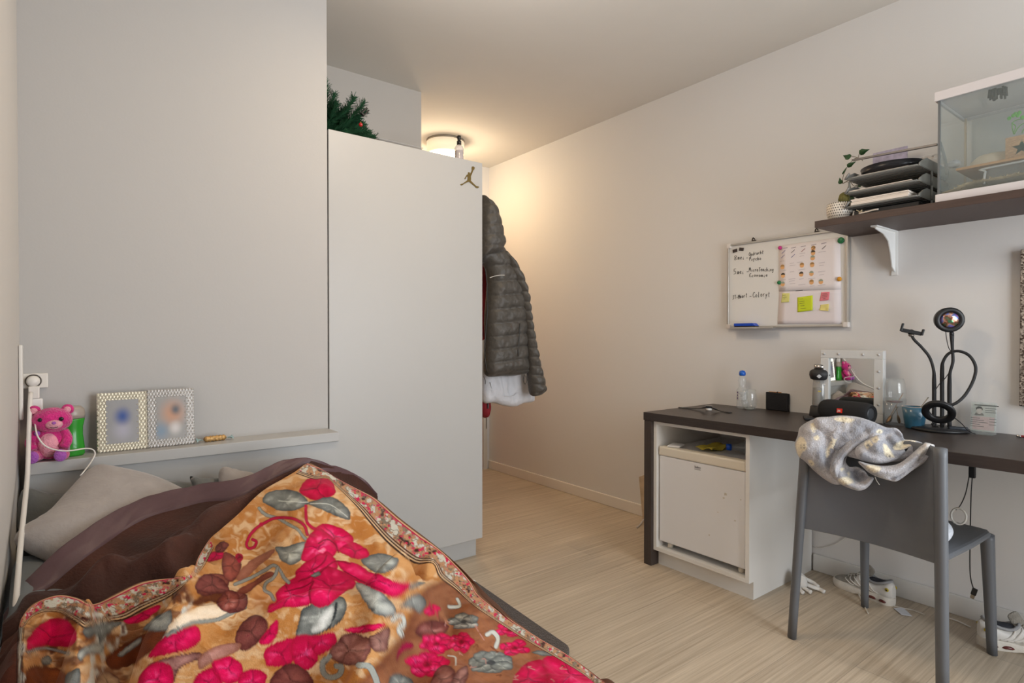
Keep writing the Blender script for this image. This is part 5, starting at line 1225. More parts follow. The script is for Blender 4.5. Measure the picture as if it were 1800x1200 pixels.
part(MB().tube([P(1645, 684, X=cl), P(1652, 674, X=cl), P(1661, 665, X=cl), P(1669, 654, X=cl)], .0016, 6, 5), 'wire', blackp, t)
part(MB().tube([P(1674, 731, X=cl), P(1690, 744, X=cl), P(1700, 755, X=cl - .02), P(1708, 760, X=cl - .03), P(1714, 762, Z=DZ + .003)], .0018, 6, 5), 'wire', blackp, t)
part(MB().tube([P(1642, 742, X=cl - .01), P(1637, 745, X=cl - .02), P(1646, 749, X=cl - .02), P(1662, 745, X=cl - .02), P(1650, 742, X=cl - .01), P(1640, 748, X=cl - .02), P(1652, 751, X=cl - .02)], .0016, 6, 5), 'wire', blackp, t)
q = P(1684, 753, Z=D0 + .016)
part(MB(TM(q.x, q.y, q.z, -62, 0, 90)).lathe([(0, -.03), (.007, -.03), (.008, -.026), (.008, .026), (.007, .03), (0, .03)], 16), 'inline_switch', M('switch_slate', (44, 50, 58), .4), t)
# acrylic stand with an identity card
q0, q1 = P(1701, 762, X=2.80), P(1751, 764, X=2.80)
t = thing('card_stand', 'clear acrylic stand with a printed photo card at the desk back', 'card stand', (2.79, (q0.y + q1.y) / 2, DZ))
yc = (q0.y + q1.y) / 2; hw = (q0.y - q1.y) / 2 - .004; cc_ = .116
S = Matrix.Translation((2.815, yc, D0 + .003)) @ Matrix.Rotation(R(8), 4, 'Y') @ WM(0, 0, 0)
part(MB(S).box(-hw, hw, 0, cc_, .0012, .0025).box(-hw, hw, 0, cc_, -.003, -.0015), 'acrylic_panel', clear('acrylic', (225, 235, 235), .10), t)
part(MB(WM(2.815, yc, D0)).box(-hw - .004, hw + .004, 0, .0025, -.002, .06), 'acrylic_foot', clear('acrylic', (225, 235, 235), .10), t)
cd_ = part(MB(S).box(-hw + .004, hw - .004, .004, cc_ - .006, -.001, .0008), 'card', M('card_grey', (186, 190, 184), .5, var=.05), t)
part(MB(S).box(-hw + .006, hw - .006, .008, .060, .00085, .001), 'card_lower_panel', M('card_pink', (206, 178, 176), .5, var=.06, vscale=60), cd_, 'pinkish lower half')
ink = M('card_ink', (70, 72, 70), .6)
fx, fy = -hw + .026, .082
fc_ = MB(S @ Matrix.Translation((0, 0, .0012))).prism([(fx + .012 * math.cos(a) * .8, fy + .013 * math.sin(a)) for a in [i * .5236 for i in range(12)]], 0, .0002)
part(fc_, 'portrait_face', M('photo_light', (186, 182, 176), .5), cd_)
hr = MB(S @ Matrix.Translation((0, 0, .0013))).prism([(fx - .010, fy + .002), (fx - .011, fy + .011), (fx - .004, fy + .017), (fx + .006, fy + .016), (fx + .011, fy + .008), (fx + .009, fy + .001), (fx + .007, fy + .007), (fx, fy + .009), (fx - .007, fy + .007)], 0, .0003)
part(hr, 'portrait_hair', M('photo_dark', (52, 50, 48), .5), cd_)
part(MB(S @ Matrix.Translation((0, 0, .0011))).prism([(fx - .015, fy - .018), (fx + .015, fy - .018), (fx + .012, fy - .010), (fx + .004, fy - .007), (fx - .004, fy - .007), (fx - .012, fy - .010)], 0, .0002), 'portrait_shoulders', M('photo_mid', (112, 110, 106), .5), cd_)
for (u, v, w_, h_) in [(-.030, .102, .075, .004)] + [(.004, .092 - k * .0075, .034 - .004 * (k % 2), .002) for k in range(3)] + [(-.040, .052 - k * .008, .03 + .012 * (k % 3), .0018) for k in range(5)] + [(.018, .052 - k * .011, .022, .0018) for k in range(3)]:
    part(MB(S).box(u, u + w_, v, v + h_, .0011, .0013), 'text_line', ink, cd_)
# red pen
q0 = P(1787, 766, Z=DZ + .005); dirp = Vector((-.08, -.99, 0)).normalized()
t = thing('pen', 'dark red pen lying at the right edge of the desk', 'pen', tuple(q0))
mm = Matrix.Translation((q0.x, q0.y, D0 + .005)) @ Matrix((Vector((0, 0, 1)).cross(dirp), Vector((0, 0, 1)), dirp)).transposed().to_4x4()
part(MB(mm).lathe([(0, 0), (.0025, .002), (.0045, .012), (.0045, .13), (0, .1305)], 14), 'barrel', M('pen_red', (120, 24, 34), .3), t); part(MB(mm).lathe([(.0048, .0), (.005, .003), (.005, .012), (.0047, .013)], 14), 'tip_ring', chrome, t)

# glitter framed wall mirror at the right edge
def glitter():
    m = bpy.data.materials.new('glitter'); nt, N, L, b = nodes(m)
    tc = N.new('ShaderNodeTexCoord'); v = N.new('ShaderNodeTexVoronoi'); v.inputs['Scale'].default_value = 190; L.new(tc.outputs['Object'], v.inputs['Vector'])
    ra = N.new('ShaderNodeValToRGB'); ra.color_ramp.elements[0].color = lin((84, 72, 64)); ra.color_ramp.elements[1].color = lin((226, 216, 204)); ra.color_ramp.elements[0].position = .25
    L.new(v.outputs['Color'], ra.inputs[0]); L.new(ra.outputs[0], b.inputs['Base Color']); b.inputs['Metallic'].default_value = .7; b.inputs['Roughness'].default_value = .3
    bp = N.new('ShaderNodeBump'); bp.inputs['Strength'].default_value = 1; bp.inputs['Distance'].default_value = .004; L.new(v.outputs['Color'], bp.inputs['Height']); L.new(bp.outputs[0], b.inputs['Normal'])
    return m
gl = glitter(); zz0, zz1, yy = .873, 1.464, .560
t = thing('wall_mirror', 'wall mirror in a glittery bronze frame above the desk, cut by the picture edge', 'mirror', (XR - .01, .33, zz0))
part(MB().box(XR - .026, XR - .001, yy - .45, yy, zz0, zz0 + .06, .002).box(XR - .026, XR - .001, yy - .45, yy, zz1 - .06, zz1, .002).box(XR - .026, XR - .001, yy - .06, yy, zz0 + .06, zz1 - .06, .002).box(XR - .026, XR - .001, yy - .45, yy - .39, zz0 + .06, zz1 - .06, .002), 'frame', gl, t)
part(MB().box(XR - .014, XR - .002, yy - .39, yy - .06, zz0 + .06, zz1 - .06), 'mirror_glass', M('mirror', (235, 238, 236), .01, 1, var=0), t)
# ------------------------------------------------------------------ whiteboard on the wall
wbx = XR - .016
def wb(cx, cy, off=0): return P(1250 + cx / 5.456, 380 + cy / 5.4545, X=wbx - off)
y0, y1, z0, z1 = 1.787, 1.168, 1.183, 1.640
t = thing('whiteboard', 'white magnetic whiteboard with handwriting and papers on the right wall', 'whiteboard', (XR - .01, (y0 + y1) / 2, z0))
part(MB().box(wbx, XR - .003, y1 + .006, y0 - .006, z0 + .006, z1 - .006), 'board_surface', M('board_white', (222, 220, 216), .25, var=.01), t)
al = M('aluminium', (196, 192, 186), .35, .75)
part(MB().box(wbx - .008, XR - .002, y1, y1 + .010, z0, z1, .002).box(wbx - .008, XR - .002, y0 - .010, y0, z0, z1, .002).box(wbx - .008, XR - .002, y1 + .010, y0 - .010, z1 - .010, z1, .002).box(wbx - .008, XR - .002, y1 + .010, y0 - .010, z0, z0 + .010, .002), 'frame', al, t)
cn = M('corner_plastic', (216, 210, 206), .5)
for yy in (y1, y0):
    for zz in (z0, z1):
        s1 = 1 if yy == y1 else -1; s2 = 1 if zz == z0 else -1
        part(MB().box(wbx - .010, XR - .0015, min(yy - s1 * .003, yy + s1 * .022), max(yy - s1 * .003, yy + s1 * .022), min(zz - s2 * .003, zz + s2 * .022), max(zz - s2 * .003, zz + s2 * .022), .004), 'corner_cap', cn, t)
for cx in (405, 1010):
    q = wb(cx, 225 if cx < 500 else 140); part(MB().box(wbx - .002, XR - .002, q.y - .010, q.y + .010, z1 + .0005, z1 + .007, .002).tube([(wbx, q.y + .006, z1 + .008), (wbx - .002, q.y, z1 + .018), (wbx, q.y - .008, z1 + .010)], .003, 8, 3), 'hanging_clip', M('dark_metal', (54, 48, 44), .4, .6), t)
# pen tray
q0, q1 = wb(235, 1060), wb(640, 1065)
part(MB().box(wbx - .055, wbx - .009, q1.y, q0.y, z0 - .004, z0 - .0005, .001).box(wbx - .055, wbx - .052, q1.y, q0.y, z0 - .0004, z0 + .006), 'pen_tray', al, t)
q0, q1 = wb(255, 1020), wb(485, 1020)
e = thing('board_eraser', 'blue and black board eraser lying in the whiteboard pen tray', 'eraser', (wbx - .03, (q0.y + q1.y) / 2, z0))
eo = [(-.060, .0), (.062, .0), (.060, .006), (.045, .0215), (-.060, .0215)]
S = WM(wbx - .030, (q0.y + q1.y) / 2, z0 + .001)
part(MB(S).box(-.060, .060, 0, .009, -.02, .018, .001), 'felt', M('felt_black', (28, 26, 30), .95, bump=.3), e)
part(MB(S).prism([(-.061, .0092), (.061, .0092), (.052, .018), (.044, .024), (-.061, .024)], -.021, .020, .002), 'grip', M('eraser_blue', (20, 70, 180), .4), e, 'bright blue grip')
# handwriting strokes (hand drawn letters)
GL = {'8': [[(.5, .5), (.15, .75), (.45, 1), (.8, .78), (.2, .3), (.4, 0), (.8, .2), (.5, .5)]], '5': [[(.8, 1), (.25, 1), (.2, .55), (.7, .55), (.75, .15), (.2, 0)]], '3': [[(.15, .95), (.7, .95), (.35, .55), (.75, .3), (.1, 0)]], '1': [[(.2, .7), (.5, 1), (.5, 0)]],
 '-': [[(.1, .4), (.9, .45)]], 'm': [[(0, 0), (.05, .55), (.3, .5), (.35, 0), (.4, .5), (.7, .5), (.75, 0)]], 'e': [[(.1, .3), (.7, .35), (.45, .6), (.1, .3), (.4, 0), (.8, .1)]], 'i': [[(.4, .5), (.4, 0), (.6, .05)], [(.4, .75), (.42, .78)]],
 'o': [[(.4, .55), (.05, .3), (.4, 0), (.75, .3), (.4, .55)]], 'O': [[(.5, 1), (.05, .5), (.5, 0), (.95, .5), (.5, 1)]], 'p': [[(.1, .5), (.1, -.45)], [(.1, .45), (.6, .5), (.6, .05), (.1, .05)]], 'd': [[(.6, .5), (.15, .45), (.1, .05), (.6, .1)], [(.65, 1), (.6, 0)]],
 'r': [[(.1, .5), (.15, 0)], [(.15, .35), (.4, .55), (.6, .5)]], 'a': [[(.6, .5), (.2, .5), (.1, .1), (.5, .05), (.6, .5), (.7, 0)]], 'c': [[(.65, .5), (.2, .45), (.15, .1), (.7, 0)]], 'h': [[(.1, 1), (.1, 0)], [(.1, .4), (.5, .55), (.6, 0)]], 't': [[(.35, .95), (.35, .05), (.6, 0)], [(.1, .6), (.65, .65)]],
 'P': [[(.15, 1), (.15, 0)], [(.15, .95), (.75, .85), (.7, .5), (.15, .45)]], 's': [[(.6, .5), (.2, .45), (.55, .2), (.1, 0)]], 'y': [[(.1, .5), (.35, .1), (.65, .55)], [(.4, .15), (.1, -.45)]], 'M': [[(0, 0), (.15, 1), (.45, .35), (.75, 1), (.9, 0)]], 'T': [[(0, 1), (.9, 1)], [(.45, 1), (.4, 0)]],
 'k': [[(.1, 1), (.1, 0)], [(.6, .55), (.1, .25), (.6, 0)]], 'n': [[(.1, .5), (.1, 0)], [(.1, .4), (.5, .5), (.6, 0)]], 'g': [[(.6, .5), (.15, .4), (.2, .05), (.6, .1), (.6, .5), (.5, -.45), (.05, -.35)]], 'E': [[(.8, 1), (.2, .9), (.15, .1), (.8, 0)], [(.2, .5), (.65, .55)]],
 'C': [[(.85, .9), (.35, 1), (.05, .4), (.4, 0), (.9, .15)]], 'l': [[(.3, 1), (.3, 0), (.5, .05)]], 'G': [[(.85, .95), (.3, 1), (.0, .4), (.4, 0), (.8, .2), (.8, .5), (.5, .5)]], 'u': [[(.1, .5), (.15, .05), (.5, .1), (.6, .5), (.65, 0)]]}
inkb = M('marker_black', (24, 24, 26), .5)
def hand(s, cx, cy, w_, h_, slope=0):
    b = MB(); adv = w_ / max(1, len(s)); rr = random.Random(len(s) * 7 + cx)
    for i, ch in enumerate(s):
        if ch == ' ': continue
        jy_ = rr.uniform(-.08, .08)
        for st_ in GL[ch]:
            pts = []
            for (u, v) in st_:
                X_ = cx + (i + u * .85 + v * .12) * adv; Y_ = cy - (v + jy_) * h_ + slope * (i + u) * adv
                q = wb(X_, Y_, .0005); pts.append((q.x, q.y, q.z))
            b.tube(pts, .0011, 5, 4)
    return part(b, 'handwriting', inkb, t)
hand('8', 218, 422, 34, 44); hand('mei', 256, 418, 66, 40, -.1); hand('-', 335, 410, 22, 30); hand('Opdracht', 362, 380, 145, 34, -.17); hand('Psycho', 365, 425, 118, 34, -.05)
hand('5', 212, 556, 34, 50); hand('mei', 252, 552, 66, 40, -.05); hand('-', 338, 545, 26, 30); hand('MicroTeaching', 364, 530, 240, 36, -.02); hand('Economie', 366, 580, 180, 32, -.0)
hand('31-Maart', 205, 800, 145, 40, -.18); hand('-', 366, 778, 24, 30); hand('Coloryt', 400, 775, 170, 48, -.05)
# papers and magnets
def quad(name, pts, mat, off, label, cat, group=None, curl=0):
    q = [wb(a, b_, off) for a, b_ in pts]
    b = MB(); n = 8; rows = []
    for j in range(n + 1):
        v = j / n; row = []
        for i in range(n + 1):
            u = i / n; p = (q[0] * (1 - u) + q[1] * u) * (1 - v) + (q[3] * (1 - u) + q[2] * u) * v
            row.append((p.x - curl * (v ** 3) * .6 - curl * (u ** 4) * v, p.y, p.z + curl * .3 * v ** 3))
        rows.append(row)
    b.grid(rows); 
    o = solo(b, name, mat, label, cat, group); md = o.modifiers.new('thickness', 'SOLIDIFY'); md.thickness = .0004; md.offset = 0
    return o
pp = M('sheet_paper', (226, 218, 220), .7, var=.01)
quad('paper_sheet', [(655, 712), (1248, 690), (1250, 1032), (637, 1036)], pp, .0012, 'lower white sheet with sticky notes on the whiteboard', 'paper')
sch = quad('schedule_sheet', [(652, 283), (1240, 200), (1246, 700), (650, 720)], M('sheet_paper2', (230, 222, 222), .7, var=.01), .0024, 'upper white schedule sheet with small round faces on the whiteboard', 'paper')
def on(parent, cx, cy, poly, off, mat, name, sz=1):
    q = wb(cx, cy, off); b = MB(WM(q.x, q.y, q.z)).prism([(u * sz, v * sz) for u, v in poly], 0, .0003)
    return part(b, name, mat, parent)
circ = [(math.cos(i * .52), math.sin(i * .52)) for i in range(12)]
oc = M('sticker_orange', (222, 168, 112), .6); hr_ = M('sticker_hair', (168, 128, 78), .6); hk = M('sticker_dark', (76, 66, 54), .6); hg = M('sticker_grey', (150, 158, 140), .6)
for cx, cy, m2 in ((980, 310, hr_), (978, 353, hk), (974, 402, hg), (684, 490, hr_), (871, 472, hr_), (969, 468, hr_), (689, 570, hk), (865, 558, hk), (962, 552, hg), (687, 652, hg), (963, 634, hr_), (1053, 630, hg)):
    on(sch, cx, cy, circ, .003, oc, 'face_sticker', .0105); on(sch, cx, cy - 8, [(math.cos(a), math.sin(a)) for a in [R(k * 30) for k in range(7)]], .0034, m2, 'sticker_cap', .0105)
gi = M('faint_ink', (168, 158, 166), .7); bi = M('pen_blue_ink', (92, 92, 150), .6); ri = M('pen_red_ink', (140, 60, 64), .6)
def bar(cx, cy, w_, h_, m_, a=0, parent=sch, off=.0031, name='printed_line'):
    q = wb(cx, cy, off); return part(MB(WM(q.x, q.y, q.z) @ Matrix.Rotation(R(a), 4, 'Z')).box(-w_ / 2, w_ / 2, -h_ / 2, h_ / 2, 0, .0002), name, m_, parent)
for cx, cy in ((710, 305), (790, 300), (884, 288), (985, 272), (1080, 258)): bar(cx, cy, .024, .0035, gi, 6)
for cx, cy, m_ in ((694, 342, bi), (687, 385, bi), (785, 335, inkb), (785, 380, bi), (883, 325, ri), (982, 312, inkb), (1082, 298, inkb)): bar(cx, cy, .024, .0022, m_, 38, off=.0036, name='pen_stroke')
for k, (cx, cy) in enumerate([(775, 450), (850, 440), (690, 520), (775, 532), (780, 470), (870, 510), (1060, 470), (1062, 445), (965, 595), (1060, 560), (690, 610), (775, 600), (865, 600), (780, 645), (870, 655), (970, 668), (690, 690), (1060, 660), (870, 380), (875, 355), (1065, 340), (680, 430), (775, 620), (1060, 530)]): bar(cx, cy, .022 + .006 * (k % 3), .0014, gi, 3)
bar(845, 712, .035, .002, inkb, 1)
ny = M('note_pale_yellow', (216, 212, 130), .7, var=.02); ng = M('note_lime', (200, 214, 40), .7, var=.02); npk = M('note_pink', (226, 130, 142), .7, var=.02); ny2 = M('note_cream', (224, 212, 130), .7, var=.02)
n1 = quad('sticky_note', [(682, 738), (754, 736), (752, 824), (672, 828)], ny, .0018, 'small pale yellow sticky note at the left of the lower sheet', 'sticky note', 'sticky notes on the whiteboard', .003)
n2 = quad('sticky_note', [(826, 778), (974, 757), (978, 904), (830, 922)], ng, .0018, 'large lime yellow sticky note in the middle of the lower sheet', 'sticky note', 'sticky notes on the whiteboard', .004)
n3 = quad('sticky_note', [(1056, 728), (1138, 724), (1132, 805), (1042, 815)], npk, .0018, 'pink sticky note at the upper right of the lower sheet', 'sticky note', 'sticky notes on the whiteboard', .004)
n4 = quad('sticky_note', [(1050, 848), (1130, 838), (1134, 915), (1040, 905)], ny2, .0018, 'curled cream sticky note below the pink one', 'sticky note', 'sticky notes on the whiteboard', .008)
dk = M('note_ink', (96, 96, 60), .7)
for n_, rows_ in ((n1, [(700, 756, .016), (706, 776, .02), (700, 792, .008)]), (n2, [(862, 792, .018), (870, 815, .026), (872, 834, .024), (875, 856, .02), (882, 882, .026)]), (n3, [(1088, 742, .024), (1090, 756, .026), (1086, 772, .024), (1084, 790, .012)])):
    for a, b_, w_ in rows_: bar(a, b_, w_, .0016, dk, 4, n_, .006, 'note_line')
def magnet(cx, cy, r_, c, label, name):
    q = wb(cx, cy, .0035); solo(MB(WM(q.x, q.y, q.z)).lathe([(r_, 0), (r_, .004), (r_ * .8, .0065), (0, .007)], 28), name, c, label, 'magnet', 'magnets on the whiteboard')
magnet(1246, 232, .0145, M('magnet_green', (30, 112, 66), .35), 'large green round magnet at the upper right of the whiteboard', 'magnet')
magnet(662, 302, .0095, M('magnet_magenta', (196, 50, 132), .35), 'magenta round magnet at the upper left of the schedule sheet', 'magnet')
magnet(653, 635, .0095, M('magnet_green', (30, 112, 66), .35), 'small green round magnet at the lower left of the schedule sheet', 'magnet')
magnet(1232, 602, .0105, M('magnet_orange', (206, 146, 40), .35), 'orange yellow round magnet at the right of the schedule sheet', 'magnet')
for cx, cy, a, lb_ in ((230, 331, 8, 'left'), (292, 316, -10, 'right')):
    q = wb(cx, cy, .0005); solo(MB(WM(q.x, q.y, q.z) @ Matrix.Rotation(R(a), 4, 'Z')).box(-.013, .013, -.0085, .0085, 0, .004, .001), 'bar_magnet', M('magnet_dark', (58, 48, 46), .5), lb_ + ' one of two dark square magnets at the top left of the whiteboard', 'magnet', 'magnets on the whiteboard')

# ------------------------------------------------------------------ things on the wall shelf
SZ = 1.6265
# potted cactus with dots
px_, py_ = 2.58, 1.093; S = TM(px_, py_, SZ)
t = thing('cactus_pot', 'white pot with black dots holding small cacti at the shelf end', 'potted plant', (px_, py_, SZ))
def dots():
    m = bpy.data.materials.new('dotted_ceramic'); nt, N, L, b = nodes(m)
    g = N.new('ShaderNodeNewGeometry'); tc = N.new('ShaderNodeTexCoord'); sp = N.new('ShaderNodeSeparateXYZ'); L.new(tc.outputs['Object'], sp.inputs[0])
    def mth(op, a, b_=None, c_=None):
        n = N.new('ShaderNodeMath'); n.operation = op
        for i, v in enumerate((a, b_, c_)):
            if v is None: continue
            if isinstance(v, (int, float)): n.inputs[i].default_value = v
            else: L.new(v, n.inputs[i])
        return n.outputs[0]
    an = mth('ARCTAN2', sp.outputs[1], sp.outputs[0]); u = mth('MULTIPLY', an, 34 / 6.28318); v = mth('MULTIPLY', sp.outputs[2], 95)
    row = mth('FLOOR', v); off = mth('MULTIPLY', mth('MODULO', row, 2), .5)
    fu = mth('SUBTRACT', mth('FRACT', mth('ADD', mth('ADD', u, off), 40)), .5); fv = mth('SUBTRACT', mth('FRACT', v), .5)
    d = mth('SQRT', mth('ADD', mth('MULTIPLY', fu, fu), mth('MULTIPLY', fv, fv))); k = mth('LESS_THAN', d, .24)
    mx = N.new('ShaderNodeMix'); mx.data_type = 'RGBA'; mx.inputs['A'].default_value = lin((216, 208, 196)); mx.inputs['B'].default_value = lin((36, 32, 30)); L.new(k, mx.inputs['Factor']); L.new(mx.outputs['Result'], b.inputs['Base Color']); b.inputs['Roughness'].default_value = .35
    return m
part(MB(S).shell([(.001, 0), (.036, 0), (.042, .004), (.049, .03), (.0505, .055), (.048, .070), (.045, .070), (.0465, .05), (.001, .05)], 48), 'pot', dots(), t)
soil = M('soil', (66, 50, 38), .95, bump=.8, bscale=120, var=.3)
part(MB(S).lathe([(0, .058), (.044, .058), (.04, .062), (0, .065)], 28), 'soil', soil, t)
cac = M('cactus_green', (104, 100, 52), .8, bump=.6, bscale=140, var=.3, vscale=60)
part(MB(TM(px_ - .004, py_ - .020, SZ + .058)).lathe([(.014, 0), (.021, .012), (.0225, .03), (.018, .048), (.008, .056), (0, .057)], 32, twist=lambda a, z: 1 + .07 * math.cos(a * 11)), 'cactus', cac, t, 'tall ribbed cactus')
part(MB(TM(px_ + .010, py_ - .038, SZ + .056)).lathe([(.010, 0), (.014, .012), (.014, .03), (.008, .042), (0, .044)], 28, twist=lambda a, z: 1 + .08 * math.cos(a * 10)), 'cactus', M('cactus_dark', (62, 78, 46), .8, bump=.6, bscale=140, var=.3), t)
part(MB(TM(px_ + .0, py_ + .022, SZ + .054)).lathe([(.016, 0), (.020, .006), (.014, .014), (0, .017)], 28, twist=lambda a, z: 1 + .12 * math.cos(a * 12)), 'cactus', M('cactus_brown', (84, 72, 46), .85, bump=.7, bscale=160, var=.35), t, 'low brownish cactus')
# ivy
t = thing('ivy', 'thin trailing ivy with pointed green leaves beside the letter trays', 'plant', (2.72, 1.07, SZ))
ix = 2.68; Z3 = lambda l: [P(1460 + a / 8, 250 + b / 8, X=ix) for a, b in l]
stm = M('ivy_stem', (96, 84, 58), .7); lfm = M('ivy_leaf', (38, 74, 36), .5, var=.25, vscale=50)
for s_ in ([(330, 900), (300, 700), (250, 560), (170, 580)], [(170, 580), (180, 470), (240, 340), (330, 235), (390, 220)], [(390, 220), (395, 190), (410, 150)], [(390, 220), (340, 205), (275, 195)], [(390, 220), (430, 235), (450, 260)], [(170, 580), (230, 545), (270, 535), (310, 600), (350, 620)], [(240, 640), (280, 560), (275, 530)]):
    part(MB().tube(Z3(s_), .0012, 6, 5), 'stem', stm, t)
def leaf(a, b_, L_, ang, w_=.55, fx=0):
    q = P(1460 + a / 8, 250 + b_ / 8, X=ix - .002); s = L_ / 8 * 2.45 / FPX
    S = WM(q.x, q.y, q.z) @ Matrix.Rotation(R(ang), 4, 'Z') @ Matrix.Rotation(R(20 + fx), 4, 'X')
    o_ = [(-.5, 0), (-.42, w_ * .75), (-.15, w_ * .95), (.1, w_ * .5), (.5, 0), (.1, -w_ * .5), (-.15, -w_ * .95), (-.42, -w_ * .75)]
    b = MB(S); vs = [(0, 0, .12 * s), ] + [(u * s * 1.0, v * s * .55, 0) for u, v in o_]
    b.add(vs + [(v[0], v[1], v[2] - .0006) for v in vs], [(0, i + 1, (i + 1) % 8 + 1) for i in range(8)] + [(9, 9 + (i + 1) % 8 + 1, 9 + i + 1) for i in range(8)], False)
    part(b, 'leaf', lfm, t)
leaf(475, 125, 140, 8, .6); leaf(225, 200, 120, 150, .75); leaf(295, 305, 130, 20, .5); leaf(135, 540, 100, 100, .6); leaf(385, 610, 90, 170, .6); leaf(195, 400, 110, 60, .25, 50)
# letter trays
gt = M('tray_grey', (132, 132, 128), .45, var=.04)
def tray(z, k, label):
    yA, yB = 1.050, .792; xF, xB = 2.535, 2.860
    t = thing('letter_tray', label, 'letter tray', (2.70, .92, z), 'stacked grey letter trays on the shelf')
    b = MB(); sh = .042
    b.box(xF, xB, yB, yA, z, z + .003)
    part(b, 'tray_floor', gt, t)
    rb = MB()
    for i in range(9):
        x_ = xF + .02 + i * .034; rb.box(x_, x_ + .003, yB + .004, yA - .004, z - .0035, z - .0001)
    part(rb, 'floor_ribs', M('tray_grey_dark', (96, 96, 94), .45, var=.04), t)
    for yy, s_ in ((yA, 1), (yB, -1)):
        o_ = [(xF, .003), (xF + .004, .012), (xF + .04, .030), (xF + .075, sh), (xB, sh), (xB, .003)]
        M_ = Matrix(((1, 0, 0, 0), (0, 0, -1, yy), (0, 1, 0, z), (0, 0, 0, 1)))
        w_ = part(MB(M_).prism(o_, -.002 + .001 * s_, .002 + .001 * s_), 'side_wall', gt, t)
    part(MB().box(xB - .004, xB, yB + .004, yA - .004, z + .0031, z + sh), 'back_wall', gt, t)
    part(MB().tube([(xF + .001, yA - .006, z + .004), (xF - .002, yA - .03, z + .004), (xF - .002, yB + .03, z + .004), (xF + .001, yB + .006, z + .004)], .0028, 8, 3), 'front_lip', gt, t)
    part(MB().tube([(xF + .002, yA + .004, z + .004), (xF - .006, yA - .004, z + .010), (xF - .004, yA - .012, z + .022), (xF + .02, yA - .002, z + .026)], .004, 8, 4), 'corner_horn', M('tray_knob', (120, 118, 114), .4), t)
    if k:
        for (x_, y_) in ((xF + .04, yA + .004), (xF + .12, yA + .004), (xB - .02, yA - .006), (xF + .12, yB - .004), (xB - .02, yB + .006)):
            part(MB(TM(x_, y_, z)).lathe([(.004, -.058 + .004), (.004, .0)], 10), 'riser_post', gt, t)
    return z
zs = [1.664, 1.722, 1.780]
tray(zs[0], 1, 'bottom grey letter tray holding a thick paper stack'); tray(zs[1], 1, 'middle grey letter tray with a few sheets'); tray(zs[2], 1, 'top grey letter tray holding a black round dish')
wp = M('white_paper', (228, 218, 208), .7, var=.02)
def sheets(z, h_, x0_, y0_, y1_, label, n=5, m_=wp):
    t = thing('paper_stack', label, 'paper stack', (2.68, .92, z), 'papers in the letter trays')
    for i in range(n):
        a = rnd.uniform(-1.2, 1.2); dz = h_ / n
        part(MB(TM(2.69, (y0_ + y1_) / 2, z + i * dz, a)).box(x0_ - 2.69 + rnd.uniform(-.003, .003), .14, -(y1_ - y0_) / 2, (y1_ - y0_) / 2, 0, dz * .92), 'sheets', m_, t)
sheets(zs[0] + .0034, .028, 2.535, .826, 1.030, 'thick stack of white papers in the bottom letter tray', 6)
sheets(zs[1] + .0034, .008, 2.536, .815, 1.038, 'thin sheaf of white papers in the middle letter tray', 3)
sheets(zs[2] + .0034, .006, 2.54, .83, 1.01, 'few white sheets in the top letter tray', 2)
blg = M('dish_black', (36, 36, 40), .3, .3)
t = thing('round_dish', 'black round dish lying in the top letter tray', 'dish', (2.69, .915, zs[2] + .01))
part(MB(TM(2.67, .925, zs[2] + .0155)).shell([(.001, 0), (.098, 0), (.108, .004), (.116, .034), (.112, .034), (.105, .008), (.001, .005)], 56), 'dish_body', blg, t)
t = thing('stick', 'long thin grey stick resting across the letter trays against the tank', 'stick', (2.66, .86, 1.83))
A_, B_ = P(1497, 281, X=2.62), P(1646, 253, X=2.60)
rows = [[tuple(A_ + Vector((0, .0, 0))), tuple(B_)], [tuple(A_ + Vector((.02, -.0, .002))), tuple(B_ + Vector((.02, 0, .002)))]]
b = MB().grid(rows, False); bb = MB(); v = b.v; bb.add([(*p[:2], p[2] - .004) for p in v] + [(*p[:2], p[2] + .003) for p in v], [(0, 1, 3, 2), (4, 6, 7, 5), (0, 4, 5, 1), (1, 5, 7, 3), (3, 7, 6, 2), (2, 6, 4, 0)])
part(bb, 'stick_body', M('stick_grey', (96, 92, 90), .35, .4), t)
q0, q1 = P(1536, 274, X=2.80), P(1596, 268, X=2.80)
solo(MB().box(2.79, 2.797, q1.y, q0.y, 1.823, P(1560, 265, X=2.80).z, 0), 'leaflet', M('leaflet_lilac', (176, 168, 190), .6, var=.25, vscale=60), 'pale lilac leaflet edge standing behind the tablet on the trays', 'leaflet')
t = thing('clear_bag', 'crumpled clear wrapper lying behind the top letter tray near the tank', 'wrapper', (2.75, .80, 1.82))
b = MB(TM(2.76, .815, 1.842)).ell((0, 0, 0), (.05, .045, .022), 16, 10); rr_b = random.Random(3)
b.v = [(v[0] + rr_b.uniform(-.006, .006), v[1] + rr_b.uniform(-.006, .006), v[2] + rr_b.uniform(-.005, .005)) for v in b.v]
part(b, 'wrapper_body', clear('cling', (235, 228, 222), .2), t)
